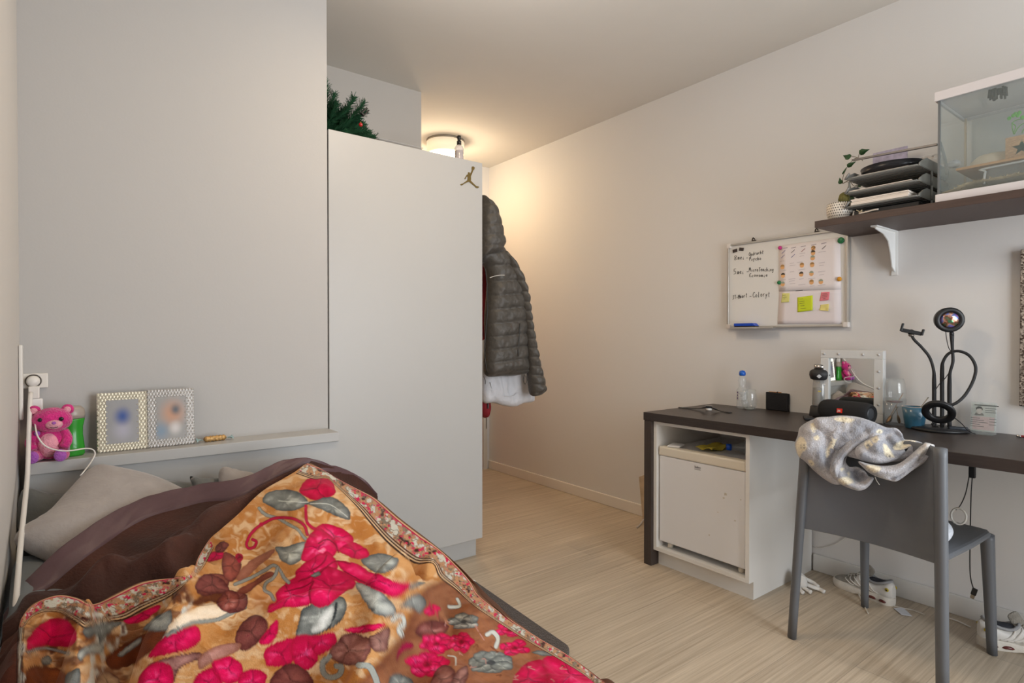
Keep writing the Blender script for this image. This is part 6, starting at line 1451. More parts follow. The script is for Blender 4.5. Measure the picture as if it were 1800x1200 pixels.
# loose bits under the bottom tray
t = thing('hair_clip', 'pale curved plastic clip lying under the bottom letter tray', 'clip', tuple(P(1530, 372, X=2.53)))
part(MB().tube([P(1510, 375, X=2.53), P(1520, 373, X=2.53), P(1535, 369, X=2.53), P(1544, 367.5, X=2.53)], .0045, 8, 4, flat=.6), 'clip_body', M('clip_pale', (206, 196, 186), .4), t)
t = thing('dried_twigs', 'small tangle of dried cream twigs on the shelf below the trays', 'twigs', tuple(P(1512, 376, X=2.53)))
for k in range(8):
    c_ = P(1508 + rnd.uniform(0, 12), 374 + rnd.uniform(-2, 2), X=2.535); part(MB().tube([c_, c_ + Vector((rnd.uniform(-.01, .01), rnd.uniform(-.015, .015), rnd.uniform(.004, .014)))], .0014, 5), 'twig', M('twig_cream', (206, 190, 160), .8), t)
solo(MB().box(2.56, 2.84, .80, 1.03, SZ, SZ + .026, .003), 'black_folder', M('folder_black', (26, 26, 28), .5), 'flat black folder lying under the bottom letter tray', 'folder')

# terrarium
TX0, TX1, TY1, TY0 = 2.522, 2.845, .738, -.08
t = thing('terrarium', 'rectangular glass terrarium with a white lid and base on the shelf', 'terrarium', (2.68, .33, SZ))
tw = M('tank_white', (214, 208, 208), .4, var=.01)
part(MB().box(TX0, TX1, TY0, TY1, SZ + .0003, SZ + .030, .002), 'base_tray', tw, t)
gz0, gz1 = SZ + .0302, 2.004
tg = clear('tank_glass', (196, 208, 206), .10, .03, .012)
part(MB().box(TX0 + .010, TX0 + .014, TY0 + .012, TY1 - .012, gz0, gz1), 'glass_pane', tg, t, 'front glass pane')
part(MB().box(TX1 - .014, TX1 - .010, TY0 + .012, TY1 - .012, gz0, gz1), 'glass_pane', tg, t, 'back glass pane')
part(MB().box(TX0 + .006, TX1 - .006, TY1 - .010, TY1 - .006, gz0, gz1), 'glass_pane', tg, t, 'left glass pane')
part(MB().box(TX0 + .006, TX1 - .006, TY0 + .006, TY0 + .010, gz0, gz1), 'glass_pane', tg, t)
sil = M('silicone_grey', (96, 100, 102), .4)
for x_ in (TX0 + .009, TX1 - .009): part(MB().box(x_ - .0035, x_ + .0035, TY1 - .0125, TY1 - .0055, gz0, gz1), 'corner_seal', sil if x_ < 2.6 else M('seal_pale', (196, 180, 156), .5), t)
part(MB().box(TX0 - .003, TX0 + .004, TY0, TY1 + .003, 1.998, 2.030).box(TX1 - .004, TX1 + .003, TY0, TY1 + .003, 1.998, 2.030).box(TX0 + .004, TX1 - .004, TY1 - .004, TY1 + .003, 1.998, 2.030).box(TX0 + .004, TX1 - .004, TY0, TY0 + .007, 1.998, 2.030), 'lid_frame', tw, t)
def meshm():
    m = bpy.data.materials.new('lid_mesh'); nt, N, L, b = nodes(m)
    b.inputs['Base Color'].default_value = lin((120, 122, 126)); b.inputs['Metallic'].default_value = .6; b.inputs['Roughness'].default_value = .4
    tc = N.new('ShaderNodeTexCoord'); nz = N.new('ShaderNodeTexNoise'); nz.inputs['Scale'].default_value = 14; L.new(tc.outputs['Object'], nz.inputs[0])
    ra = N.new('ShaderNodeValToRGB'); ra.color_ramp.elements[0].color = lin((100, 104, 110)); ra.color_ramp.elements[1].color = lin((168, 164, 160)); L.new(nz.outputs['Fac'], ra.inputs[0]); L.new(ra.outputs[0], b.inputs['Base Color'])
    return m
part(MB().box(TX0 + .0045, TX1 - .0045, TY0 + .0075, TY1 - .0045, 2.008, 2.011), 'lid_panel', clear('lid_clear', (200, 204, 208), .45, .3), t, 'cloudy lid panel')
part(MB().tube([P(1722, 169, X=2.70), P(1727, 180, X=2.74), P(1731, 190, X=2.78)], .002, 6).tube([P(1728, 168, X=2.70), P(1732, 178, X=2.74), P(1736, 188, X=2.78)], .002, 6), 'lid_latch', steel, t)
q = P(1754, 158, X=2.60)
b = MB(); rr2 = random.Random(5)
for k in range(40): 
    y_ = q.y + rr2.uniform(-.024, .022); x_ = q.x + rr2.uniform(-.02, .02); b.tube([(x_, y_, 2.0075), (x_ + rr2.uniform(-.003, .003), y_ + rr2.uniform(-.003, .003), 2.0075 - rr2.uniform(.015, .036))], .0035, 5)
o = solo(b, 'moss_clump', M('moss_dark', (58, 54, 50), .95, var=.3), 'dark shaggy clump hanging from the inside of the terrarium lid', 'moss', kind='stuff')
# bedding
n = 60; rows = []
for j in range(24):
    r_ = []
    for i in range(n):
        yy_ = TY1 - .014 - (TY1 - TY0 - .03) * i / (n - 1); xx_ = TX0 + .016 + (TX1 - TX0 - .034) * j / 23
        k = min(1, (i + .5) / 8); r_.append((xx_, yy_, SZ + .0305 + .004 + .024 * k * k * (3 - 2 * k) * (.7 + .5 * float(fbm(np.array(xx_ * 20), np.array(yy_ * 14), 2))) + rnd.uniform(0, .004)))
    rows.append(r_)
b = MB().grid(rows)
for _ in range(1500):
    i = rnd.randrange(n); j = rnd.randrange(24) if _ % 3 else rnd.randrange(4); p = Vector(rows[j][i]); d = Vector((rnd.uniform(-1, 1), rnd.uniform(-1, 1), rnd.uniform(-.1, .8))).normalized() * rnd.uniform(.006, .013)
    if p.x + d.x < TX0 + .016: continue
    s_ = Vector((.0014, .0014, 0)); b.add([p - s_, p + s_, p + d + s_, p + d - s_], [(0, 1, 2, 3)])
solo(b, 'wood_shavings', M('shavings', (206, 186, 146), .9, bump=.5, bscale=150, var=.2, vscale=90), 'cream wood shavings covering the terrarium floor', 'bedding', kind='stuff')
# platform, bowl, planter, clear box, plants
wd = M('pine_board', (176, 136, 92), .55, var=.15, vscale=12, stretch=(10, 1, 10))
PZ = 1.742
t = thing('wooden_platform', 'thin wooden platform inside the terrarium', 'platform', (2.70, .37, PZ))
part(MB().box(2.575, 2.812, .06, .690, PZ, PZ + .009, .001), 'platform_board', wd, t)
for yy in (.1, .55): part(MB(TM(2.79, yy, SZ + .034)).lathe([(.006, 0), (.006, PZ - SZ - .0345)], 10), 'leg', wd, t)
t = thing('ceramic_bowl', 'cream ceramic bowl upside down on the terrarium platform', 'bowl', (2.70, .61, PZ + .01))
part(MB(TM(2.69, .602, PZ + .0095)).lathe([(.080, 0), (.081, .006), (.072, .030), (.055, .046), (.03, .051), (0, .052)], 44), 'bowl_body', M('cream_ceramic', (206, 196, 178), .4, var=.02), t)
ofr = M('osb_wood', (178, 146, 112), .7, var=.35, vscale=45, bump=.3, stretch=(1, 2, 8))
t = thing('star_box', 'wooden planter box with a star shaped cutout inside the terrarium', 'box', (2.64, .47, PZ + .01))
pz = PZ + .0095; h_ = .078
fr_ = MB(WM(2.60, .47, pz))
starp = []
for k in range(10):
    a = R(90 + 36 * k); r_ = .028 if k % 2 == 0 else .0115; starp.append((-.042 + r_ * math.cos(a), .036 + r_ * math.sin(a)))
outp = [(-.085, 0), (.12, 0), (.12, h_), (-.085, h_)]
vo, eo, fo, *_x = geometry.delaunay_2d_cdt([Vector(p) for p in outp + starp], [(i, (i + 1) % 4) for i in range(4)] + [(4 + i, 4 + (i + 1) % 10) for i in range(10)], [], 1, 1e-7)
SP = np.array(starp)
for f in fo:
    c = sum((vo[i] for i in f), Vector((0, 0))) / len(f)
    if polydist(np.array([c.x]), np.array([c.y]), starp)[0] > 0: continue
    fr_.add([(vo[i].x, vo[i].y, 0) for i in f] + [(vo[i].x, vo[i].y, -.005) for i in f], [(0, 1, 2), (5, 4, 3), (0, 3, 4, 1), (1, 4, 5, 2), (2, 5, 3, 0)])
part(fr_, 'front_board', ofr, t)
part(MB(WM(2.60, .47, pz)).box(-.085, -.080, 0, h_, -.08, -.006).box(.115, .12, 0, h_, -.08, -.006).box(-.0795, .1145, 0, h_, -.08, -.075), 'side_boards', ofr, t)
part(MB(WM(2.60, .47, pz)).box(-.0795, .1145, 0, .004, -.0745, -.006), 'floor_board', M('green_felt', (34, 78, 60), .9, var=.3, vscale=50), t, 'dark green inner floor')
part(MB(WM(2.60, .47, pz)).box(-.0795, .1145, .0045, h_ * .9, -.0745, -.060), 'inner_back', M('green_felt', (34, 78, 60), .9, var=.3, vscale=50), t)
t = thing('fern_sprigs', 'bright green plant sprigs rising behind the star box in the terrarium', 'plant', (2.68, .45, pz))
gs = M('sprig_green', (112, 168, 84), .6, var=.2); gx2 = 2.685
for s_ in ([(1782, 236), (1779, 222), (1781, 214), (1790, 210), (1803, 209)], [(1783, 236), (1789, 225), (1797, 218), (1806, 214)], [(1782, 234), (1785, 222), (1778, 216)], [(1796, 234), (1803, 222), (1812, 215)]): part(MB().tube([P(a, b_, X=gx2) for a, b_ in s_], .0016, 6, 5), 'stem', gs, t)
for a, b_ in ((1774, 208), (1781, 203), (1785, 200), (1792, 198), (1789, 203), (1797, 206), (1806, 204)):
    q = P(a, b_, X=gx2); part(MB().ell(q, (.002, .006, .007), 10, 8), 'leaf', M('leaf_bright', (96, 176, 72), .6, var=.2), t)
t = thing('clear_tub', 'clear plastic tub lying under the platform in the terrarium', 'tub', (2.64, .4, 1.69))
q0 = P(1733, 300, X=2.60)
cb = clear('tub_plastic', (222, 228, 230), .16)
zt_, zb_ = 1.736, 1.672
part(MB().box(2.58, 2.76, .2, q0.y, zb_, zt_, .02, 4), 'tub_body', cb, t)
part(MB().tube([(2.578, .2, zt_ - .004), (2.578, q0.y - .02, zt_ - .004), (2.578, q0.y - .004, zt_ - .016), (2.578, q0.y - .0, zb_ + .004)], .004, 8, 5), 'tub_rim', clear('tub_rim', (226, 230, 232), .45), t)
solo(MB().tube([P(1652, 250, X=2.66), P(1657, 265, X=2.66), P(1662, 285, X=2.66), P(1665, 306, X=2.66)], .0055, 8, 4), 'plastic_rod', M('rod_grey', (128, 132, 136), .4), 'bent grey plastic rod leaning at the left inside the terrarium', 'rod')
b = MB(Matrix.Translation(P(1677, 288, X=2.60))).ell((0, 0, 0), (.02, .022, .012), 14, 9); rr_b = random.Random(4)
b.v = [(v[0] + rr_b.uniform(-.004, .004), v[1] + rr_b.uniform(-.004, .004), v[2] + rr_b.uniform(-.004, .004)) for v in b.v]
solo(b, 'plastic_wrap', clear('wrap_grey', (206, 212, 218), .35), 'crumpled clear plastic beside the bowl in the terrarium', 'wrapper')
# ------------------------------------------------------------------ grey chair
cg = M('chair_grey', (96, 99, 104), .42, bump=.04, bscale=300, var=.015)
t = thing('chair', 'grey plastic chair pulled up to the desk with its back to the view', 'chair', (2.38, .83, 0))
# corner points (back near-left, back near-right, front far-left, front far-right)
TL, TR = P(1417, 756, Z=.79), P(1653, 788, Z=.79)
FL_, FR_ = P(1392, 1120, Z=0), P(1657, 1228, Z=0)
GL_, GR_ = P(1520, 1066, Z=0), P(1744, 1149, Z=0)
seatz = .445
def leg(top, foot, r0, r1, flat=.8):
    u_ = (top - foot).normalized()
    pts = [top + u_ * .022, top + u_ * .018, top + u_ * .009, top, top.lerp(foot, .45), foot]
    return MB().tube(pts, [r0 * .3, r0 * .7, r0 * .95, r0, (r0 + r1) / 2, r1], 20, 4, flat=flat)
TLm = Vector((TL.x, TL.y, .765)); TRm = Vector((TR.x, TR.y, .765))
part(leg(TLm, FL_ + Vector((0, 0, .001)), .021, .019), 'rear_leg', cg, t)
part(leg(TRm, FR_ + Vector((0, 0, .001)), .022, .021), 'rear_leg', cg, t)
SL, SR = Vector((GL_.x - .02, GL_.y - .005, seatz - .03)), Vector((GR_.x - .02, GR_.y + .012, seatz - .03))
part(leg(SL, GL_ + Vector((0, 0, .001)), .023, .017), 'front_leg', cg, t)
part(leg(SR, GR_ + Vector((0, 0, .001)), .025, .018), 'front_leg', cg, t)
# backrest: curved sheet between the posts, rounded top corners
rows = []; N_ = 36; Mv = 26; H0, H1 = .427, .79
def bk(u, v):
    z = H0 + (H1 - H0) * v
    a = TLm.lerp(FL_, (.765 - z) / .765); b_ = TRm.lerp(FR_, (.765 - z) / .765)
    p = a.lerp(b_, u); bow = math.sin(math.pi * u)
    p.x += .055 * bow * (.55 + .45 * v) + .012 * v * v; p.z = z
    edge = min(u, 1 - u)
    if edge < .09:
        k = (1 - edge / .09); 
        if v > .85: p.z -= (1 - math.sqrt(max(0, 1 - k * k))) * .030 * (v - .85) / .15
    if v < .12: p.z += .022 * (k_b(edge)) * (1 - v / .12) * -1 * 0
    return p
def k_b(e): return 0
for j in range(Mv + 1):
    rows.append([bk(i / N_, j / Mv) for i in range(N_ + 1)])
b = MB(); F = [[tuple(p + Vector((-.0055, 0, 0))) for p in r] for r in rows]; Bk = [[tuple(p + Vector((.0055, 0, 0))) for p in r] for r in rows]
loop = [F[j] for j in range(Mv + 1)] + [[tuple(Vector(p) + Vector((.0055, 0, .003))) for p in F[-1]]] + [Bk[j] for j in range(Mv, -1, -1)] + [[tuple(Vector(p) + Vector((.0055, 0, -.003))) for p in F[0]], F[0]]
b.grid(loop)
part(b, 'backrest', cg, t)
# seat
so = [(FL_.x + .004, TL.y + .006), (GL_.x - .035, GL_.y + .012), (GL_.x - .004, GL_.y - .006), (GL_.x + .01, GL_.y - .035), (GR_.x + .008, GR_.y + .035), (GR_.x - .002, GR_.y + .008), (GR_.x - .035, GR_.y - .012), (FR_.x + .004, TR.y - .006), (TR.x + .02, TR.y + .0), (TL.x + .02, TL.y)]
so = [(TL.x + .05, TL.y), (2.40, (TL.y + GL_.y) / 2 + .008), (GL_.x - .04, GL_.y + .012), (GL_.x - .008, GL_.y + .002), (GL_.x + .004, GL_.y - .03), (GR_.x + .006, GR_.y + .045), (GR_.x - .004, GR_.y + .014), (GR_.x - .036, GR_.y + .000), (2.40, (TR.y + GR_.y) / 2 - .006), (TR.x + .05, TR.y)]
rs = []
for k, (dz, ins) in enumerate([(-.020, .004), (-.018, 0), (-.008, -.002), (-.002, .003), (0, .012)]):
    c = Vector((2.38, .82)); rs.append([((x_ - c.x) * (1 - ins * 4) + c.x, (y_ - c.y) * (1 - ins * 4) + c.y, seatz + dz) for x_, y_ in so])
b = MB(); b.grid(rs, False, True); b.add(rs[-1] , [tuple(range(10))]); b.add(rs[0], [tuple(reversed(range(10)))])
part(b, 'seat', cg, t)

# ------------------------------------------------------------------ fleece heaped on the chair back
def fleece_mat():
    m = bpy.data.materials.new('fleece'); nt, N, L, b = nodes(m)
    a = N.new('ShaderNodeAttribute'); a.attribute_name = 'Col'
    tc = N.new('ShaderNodeTexCoord'); n1 = N.new('ShaderNodeTexNoise'); n1.inputs['Scale'].default_value = 230; n1.inputs['Detail'].default_value = 3; L.new(tc.outputs['Object'], n1.inputs[0])
    mr = N.new('ShaderNodeMapRange'); mr.inputs['From Min'].default_value = .3; mr.inputs['From Max'].default_value = .7; mr.inputs['To Min'].default_value = .78; mr.inputs['To Max'].default_value = 1.15; L.new(n1.outputs['Fac'], mr.inputs[0])
    v = N.new('ShaderNodeVectorMath'); v.operation = 'SCALE'; L.new(a.outputs['Color'], v.inputs[0]); L.new(mr.outputs[0], v.inputs['Scale']); L.new(v.outputs[0], b.inputs['Base Color'])
    bp = N.new('ShaderNodeBump'); bp.inputs['Strength'].default_value = .8; bp.inputs['Distance'].default_value = .004; L.new(n1.outputs['Fac'], bp.inputs['Height']); L.new(bp.outputs[0], b.inputs['Normal'])
    b.inputs['Roughness'].default_value = .95; b.inputs['Sheen Weight'].default_value = .3; b.inputs['Specular IOR Level'].default_value = .2
    return m
fm = fleece_mat()
F6 = lambda l: [(1390 + a / 6.207, 720 + b / 6.206) for a, b in l]
GREY, GRY2, CRF, INK = hx('b3b2b7'), hx('93959d'), hx('e4dac2'), hx('3c3c42')
motifs = []  # (polygon in crop pixels, colour)
def mot_(pts, c, piece, sm=True): motifs.append((F6(pts), c, piece, sm))
def piece(name, outline, cen, nrm, front, back, w_, prints, parent, label=None, wr=.006, groove=(), seed=0):
    """puffy folded piece of fleece lying in a plane through cen"""
    n = Vector(nrm).normalized(); u = Vector((0, 0, 1)).cross(n).normalized(); v = n.cross(u)
    m = Matrix((u, v, n)).transposed().to_4x4(); m.translation = cen; mi = m.inverted()
    def hit(px__, py__):
        d = (P(px__, py__, X=5) - CAM).normalized(); tt = (Vector(cen) - CAM).dot(n) / d.dot(n); return CAM + d * tt
    ol = [mi @ hit(a, b_) for a, b_ in F6(outline)]
    ar = sum(ol[i].x * ol[(i + 1) % len(ol)].y - ol[(i + 1) % len(ol)].x * ol[i].y for i in range(len(ol)))
    if ar < 0: ol.reverse()
    ol = [(q.x, q.y) for q in smooth_path([(p.x, p.y, 0) for p in ol], 6, True)]
    gr = [[(mi @ hit(a, b_)).to_2d() for a, b_ in F6(g)] for g, dep, gw in groove]
    def D(x_, y_, h__):
        z = (fbm(x_ * 22 + seed, y_ * 22, 3 + seed, 3) - .5) * wr * 3 + (fbm(x_ * 90, y_ * 90, 7, 2) - .5) * .0035
        for pth, (g, dep, gw) in zip(gr, groove):
            dd_, sg, pr = segd(x_, y_, [(q.x, q.y) for q in smooth_path([(p.x, p.y, 0) for p in pth], 4)])
            z = z + dep * np.exp(-(dd_ / gw) ** 2)
        return z
    mb = MB(m).inflate(ol, front, back, w_, .0052, D, power=.6)
    o = part(mb, name, fm, parent, label)
    V = np.array(mb.v); a, b_ = proj(V)
    C_ = np.tile(GREY, (len(V), 1)); k = np.clip((fbm(V[:, 1] * 30, V[:, 2] * 30, 5) - .45) * 5, 0, 1)[:, None]; C_ = C_ * (1 - k) + GRY2 * k
    for pts, c, sm in prints:
        pts = F6(pts)
        if sm: pts = [(q.x, q.y) for q in smooth_path([(p[0], p[1], 0) for p in pts], 4, True)]
        al = np.clip(.5 + polydist(a, b_, pts) / 1.6, 0, 1)[:, None]; C_ = C_ * (1 - al) + c * al
    me = o.data; at = me.color_attributes.new('Col', 'FLOAT_COLOR', 'POINT'); at.data.foreach_set('color', np.c_[C_, np.ones(len(V))].astype(np.float32).ravel())
    return o
def spots(cx, cy, s=7, r=5, pts=((-1, -1), (1, -1), (-1, 1), (1, 1))): return [([(cx + u * s + r * math.cos(a), cy + v * s + r * math.sin(a)) for a in [i * 1.047 for i in range(6)]], INK, False) for u, v in pts]
t = thing('fleece_blanket', 'grey fluffy fleece with cream skull prints bundled over the chair back', 'fleece', (2.15, .85, .72))
nrm = (CAM - Vector((2.1, .85, .75))).normalized(); nrm.z = .25; nrm = nrm.normalized()
c1_ = Vector((2.125, .95, .77)); 
piece('rear_fold', [(250, 110), (420, 75), (560, 62), (740, 80), (900, 130), (1040, 190), (1150, 200), (1215, 260), (1240, 320), (1330, 330), (1440, 370), (1400, 480), (1200, 560), (900, 560), (600, 500), (350, 350)],
      Vector((2.112, .86, .772)), nrm, .025, .05, .06, [([(470, 95), (560, 75), (640, 90), (690, 110), (640, 140), (560, 130), (500, 118)], CRF, True)] + spots(585, 118, 16, 6) +
      [([(930, 235), (960, 215), (1000, 225), (1000, 248), (960, 262)], CRF, True), ([(962, 250), (972, 232), (980, 250)], INK, False), ([(1130, 380), (1260, 330), (1370, 345), (1290, 400), (1150, 450)], CRF, True)], t, None, .008,
      [([(1010, 270), (1100, 250), (1180, 270), (1240, 330)], -.02, .014), ([(1040, 330), (1100, 390), (1160, 420), (1220, 400)], -.018, .012)], 1)
piece('left_bundle', [(95, 200), (160, 145), (260, 100), (420, 75), (560, 70), (700, 90), (800, 150), (850, 230), (760, 320), (620, 430), (530, 560), (520, 700), (560, 800), (480, 815), (380, 765), (260, 670), (150, 560), (80, 500), (45, 380), (75, 280)],
      c1_, nrm, .075, .05, .08, [([(215, 150), (285, 135), (250, 160), (290, 175), (245, 195), (290, 205), (250, 230), (282, 250), (240, 250), (215, 200)], CRF, False), ([(250, 295), (300, 280), (310, 320), (270, 335)], CRF, True),
       ([(90, 300), (130, 300), (168, 360), (170, 430), (120, 465), (100, 520), (75, 490), (55, 380)], CRF, True)] + spots(132, 405, 14, 7) + [([(595, 205), (625, 172), (670, 180), (688, 215), (660, 248), (610, 240)], CRF, True), ([(622, 215), (640, 192), (658, 216)], INK, False),
       ([(470, 260), (490, 280), (520, 360), (490, 430), (430, 420), (415, 500), (390, 520), (388, 440), (430, 370)], CRF, True)] + spots(470, 355, 14, 6) + [([(190, 555), (225, 548), (255, 590), (240, 615), (210, 600)], CRF, True), ([(212, 580), (226, 570), (232, 588)], INK, False)], t, None, .006,
      [([(390, 200), (400, 350), (395, 500), (440, 700)], -.016, .014), ([(280, 180), (300, 330), (270, 480)], -.008, .02)], 2)
piece('hanging_fold', [(480, 420), (560, 400), (620, 480), (600, 560), (640, 620), (720, 620), (800, 660), (850, 720), (905, 740), (880, 800), (820, 860), (750, 882), (680, 870), (580, 830), (480, 770), (420, 680), (430, 560)],
      c1_ + nrm * .02, nrm, .06, .04, .045, [([(520, 760), (600, 730), (660, 750), (680, 790), (620, 815), (560, 800)], CRF, True), ([(508, 605), (530, 600), (540, 630), (590, 640), (560, 670), (530, 640)], CRF, True), ([(620, 690), (640, 680), (645, 720), (625, 720)], CRF, True)], t, None, .005,
      [([(600, 520), (660, 560), (700, 660), (740, 740), (830, 700)], -.055, .022), ([(640, 700), (720, 730)], -.03, .02)], 3)
piece('front_cuff', [(490, 500), (560, 400), (660, 310), (760, 240), (870, 195), (950, 215), (900, 290), (780, 380), (680, 450), (590, 520), (560, 620), (520, 740), (440, 700), (440, 590)],
      c1_ + nrm * .055, nrm, .045, .03, .045, [], t, None, .005, [([(500, 580), (560, 460), (680, 360), (830, 260)], -.012, .010)], 4)
piece('middle_fold', [(700, 420), (820, 330), (960, 270), (1040, 330), (1110, 430), (1240, 430), (1300, 400), (1220, 490), (1120, 560), (960, 590), (800, 560), (720, 520)],
      c1_ + nrm * .05 + Vector((0, -.05, 0)), nrm, .045, .03, .05, [([(800, 360), (860, 325), (895, 380), (825, 430)], CRF, False), ([(820, 385), (850, 368), (862, 395), (832, 415)], hx('8b8c90'), False), ([(880, 315), (935, 282), (968, 325), (905, 370)], CRF, False), ([(912, 325), (925, 318), (932, 330), (920, 336)], INK, False),
       ([(1012, 370), (1060, 400), (1100, 470), (1130, 510), (1060, 520), (1020, 470)], CRF, True)] + spots(1060, 495, 10, 7, ((-2, 0), (0, -1), (2, 1))), t, None, .006, [([(820, 440), (900, 490), (1020, 510), (1140, 520)], -.012, .014)], 5)
piece('rolled_flap', [(730, 560), (860, 590), (1000, 610), (1130, 600), (1220, 560), (1320, 480), (1450, 365), (1480, 358), (1568, 385), (1550, 440), (1540, 500), (1440, 590), (1330, 660), (1210, 750), (1140, 782), (1050, 765), (940, 730), (860, 690), (800, 640)],
      c1_ + nrm * .06 + Vector((0, -.06, -.01)), nrm, .035, .03, .035, [([(820, 610), (900, 600), (975, 620), (970, 670), (900, 680), (850, 650)], CRF, True), ([(1380, 450), (1460, 400), (1470, 440), (1410, 490)], hx('d8d6d2'), True), ([(1440, 375), (1480, 358), (1568, 385), (1540, 410), (1480, 440)], hx('d4d0cc'), False), ([(1200, 500), (1330, 400), (1400, 390), (1300, 480)], CRF, True)], t, None, .004,
      [([(1080, 755), (1200, 700), (1330, 600), (1450, 500), (1560, 400)], -.020, .007), ([(760, 580), (900, 640), (1050, 640), (1180, 600), (1300, 520), (1440, 400)], .006, .02)], 6)
part(MB().tube([P(1538, 838, X=2.06), P(1541, 845, X=2.055), P(1546, 852, X=2.055)], .0012, 5, 4), 'loose_thread', M('thread', (150, 146, 140), .8), t)
# garment and ring on the seat
t = thing('seat_garment', 'pale blue-white garment lying on the chair seat', 'garment', (2.32, .68, seatz))
b = MB(TM(2.30, .672, seatz + .036, 10)).ell((0, 0, 0), (.10, .055, .036), 40, 20)
b.v = [(v[0], v[1], max(seatz + .0015, v[2] + .02 * (float(fbm(np.array(v[0] * 22), np.array(v[1] * 22), 6)) - .5))) for v in b.v]
part(b, 'garment_body', M('pale_garment', (200, 204, 212), .9, bump=.5, bscale=150, var=.06), t)
q = P(1685, 907, X=2.36)
t = thing('ring_bangle', 'clear round plastic ring standing on the chair seat', 'ring', tuple(q))
part(MB().tube([(q.x + .0 + .004 * math.sin(a), q.y + .021 * math.cos(a), q.z + .026 * math.sin(a)) for a in [i * .349 for i in range(18)]], .0035, 8, 0, True), 'ring_body', M('pale_ring', (190, 186, 178), .15, trans=.3), t)

# ------------------------------------------------------------------ shoes
def shoe(name, toe, heel, label, upper_toe, upper_heel, mirror=1, L=None):
    toe, heel = Vector(toe), Vector(heel); d = toe - heel; L = L or d.length; d = d.normalized(); s = Vector((-d.y, d.x, 0)) * mirror
    t = thing(name, label, 'shoe', tuple((toe + heel) / 2), 'trainers on the floor under the desk')
    Mx = Matrix((d, s, Vector((0, 0, 1)))).transposed().to_4x4(); Mx.translation = heel
    if mirror < 0: pass
    def W(u):   # half width
        return .030 + .018 * math.sin(min(1, u / .95) * math.pi * .62) if u < .97 else .030
    def hw_(u):
        e = min(u / .10, 1); f = min((1 - u) / .16, 1); return (.032 + .014 * (1 / (1 + math.exp(-(u - .5) * 9)))) * math.sqrt(max(.0, 1 - (1 - e) ** 2)) * math.sqrt(max(0, 1 - (1 - f) ** 2))
    n = 30; m_ = 20
    def sole_bot(u): return .0005 + .010 * max(0, (u - .78) / .22) ** 2 + .006 * math.exp(-((u - .45) / .1) ** 2)
    def top(u):
        k = [(0, .088), (.06, .098), (.15, .088), (.3, .074), (.42, .090), (.52, .086), (.65, .066), (.8, .050), (.93, .040), (1, .030)]
        for a, b_ in zip(k[:-1], k[1:]):
            if u <= b_[0]:
                f = (u - a[0]) / (b_[0] - a[0]); f = f * f * (3 - 2 * f); return a[1] * (1 - f) + b_[1] * f
        return k[-1][1]
    rows = []
    for i in range(n + 1):
        u = i / n; uu = .012 + .976 * u; h = hw_(uu) * .93; tz = top(uu); b0 = .026; r_ = []
        for j in range(m_):
            a = 2 * math.pi * j / m_; cs, sn = math.cos(a), math.sin(a)
            yy = h * (abs(cs) ** .8) * (1 if cs > 0 else -1) * (1 - .28 * max(0, sn)); zz = b0 + (tz - b0) * .5 * (1 + (abs(sn) ** .7) * (1 if sn > 0 else -1))
            r_.append((uu * L, yy, zz))
        rows.append(r_)
    b = MB(Mx); b.grid(rows, True, True); b.add(rows[0], [tuple(reversed(range(m_)))]); b.add(rows[-1], [tuple(range(m_))])
    up = part(b, 'upper', upper_heel, t)
    # toe mesh cap, a slightly larger skin over the toe end
    rt = [[(x_, y_ * 1.03, z_ * 1.0 + .0012) for x_, y_, z_ in r_] for r_ in rows[17:]]
    b = MB(Mx); b.grid(rt, True, True); b.add(rt[-1], [tuple(range(m_))]); part(b, 'toe_mesh', upper_toe, up)
    # sole
    ol = [(uu * L, 1.06 * hw_(uu)) for uu in [i / 24 for i in range(1, 24)]]; ol = [(-.004, 0)] + ol + [(L + .002, 0)] + [(x_, -y_) for x_, y_ in reversed(ol)]
    rs_ = []
    for zf in (0, .25, .75, 1):
        rs_.append([(x_ * (1 if 0 < zf < 1 else .99) + (.0 if 0 < zf < 1 else .001), y_ * (1.03 if 0 < zf < 1 else .97), sole_bot(max(0, min(1, x_ / L))) * (1 - zf) + zf * (.033 + .004 * math.sin(x_ / L * 9))) for x_, y_ in ol])
    b = MB(Mx); b.grid(rs_, True, True); b.add(rs_[0], [tuple(reversed(range(len(ol))))]); b.add(rs_[-1], [tuple(range(len(ol)))])
    so_ = part(b, 'sole', M('sole_white', (212, 206, 196), .55, var=.08, vscale=30, bump=.3, bscale=60), t)
    for sy in (-1, 1):
        wv = MB(Mx)
        for u0, u1 in ((.06, .17), (.21, .34)):
            r1 = [(uu * L, sy * (1.095 * hw_(uu) + .0002), .014 + .003 * math.sin((uu - u0) / (u1 - u0) * math.pi)) for uu in [u0 + (u1 - u0) * k / 6 for k in range(7)]]
            wv.tube(r1, [.001, .005, .006, .006, .006, .005, .001], 8)
        part(wv, 'air_window', M('air_maroon', (96, 44, 40), .25), so_, 'dark red sole window')
        ov = MB(Mx)
        for k in range(6):
            u0 = .20 + k * .075
            pts = []
            for q_ in range(6):
                f = q_ / 5; uu = u0 + f * .16 + .05 * math.sin(f * 3); hh = hw_(uu) * .93; ang_ = -.5 + f * 1.45
                cs, sn = math.cos(ang_), math.sin(ang_); tz = top(uu)
                pts.append((uu * L, sy * (hh * (abs(cs) ** .8) * (1 - .28 * max(0, sn)) + .0012), .026 + (tz - .026) * .5 * (1 + (abs(sn) ** .7) * (1 if sn > 0 else -1)) + .0008))
            ov.tube(pts, [.002, .0034, .0038, .0034, .003, .002], 8, 3, flat=.6)
        part(ov, 'overlay', M('overlay_white', (222, 218, 212), .35, var=.03), up)
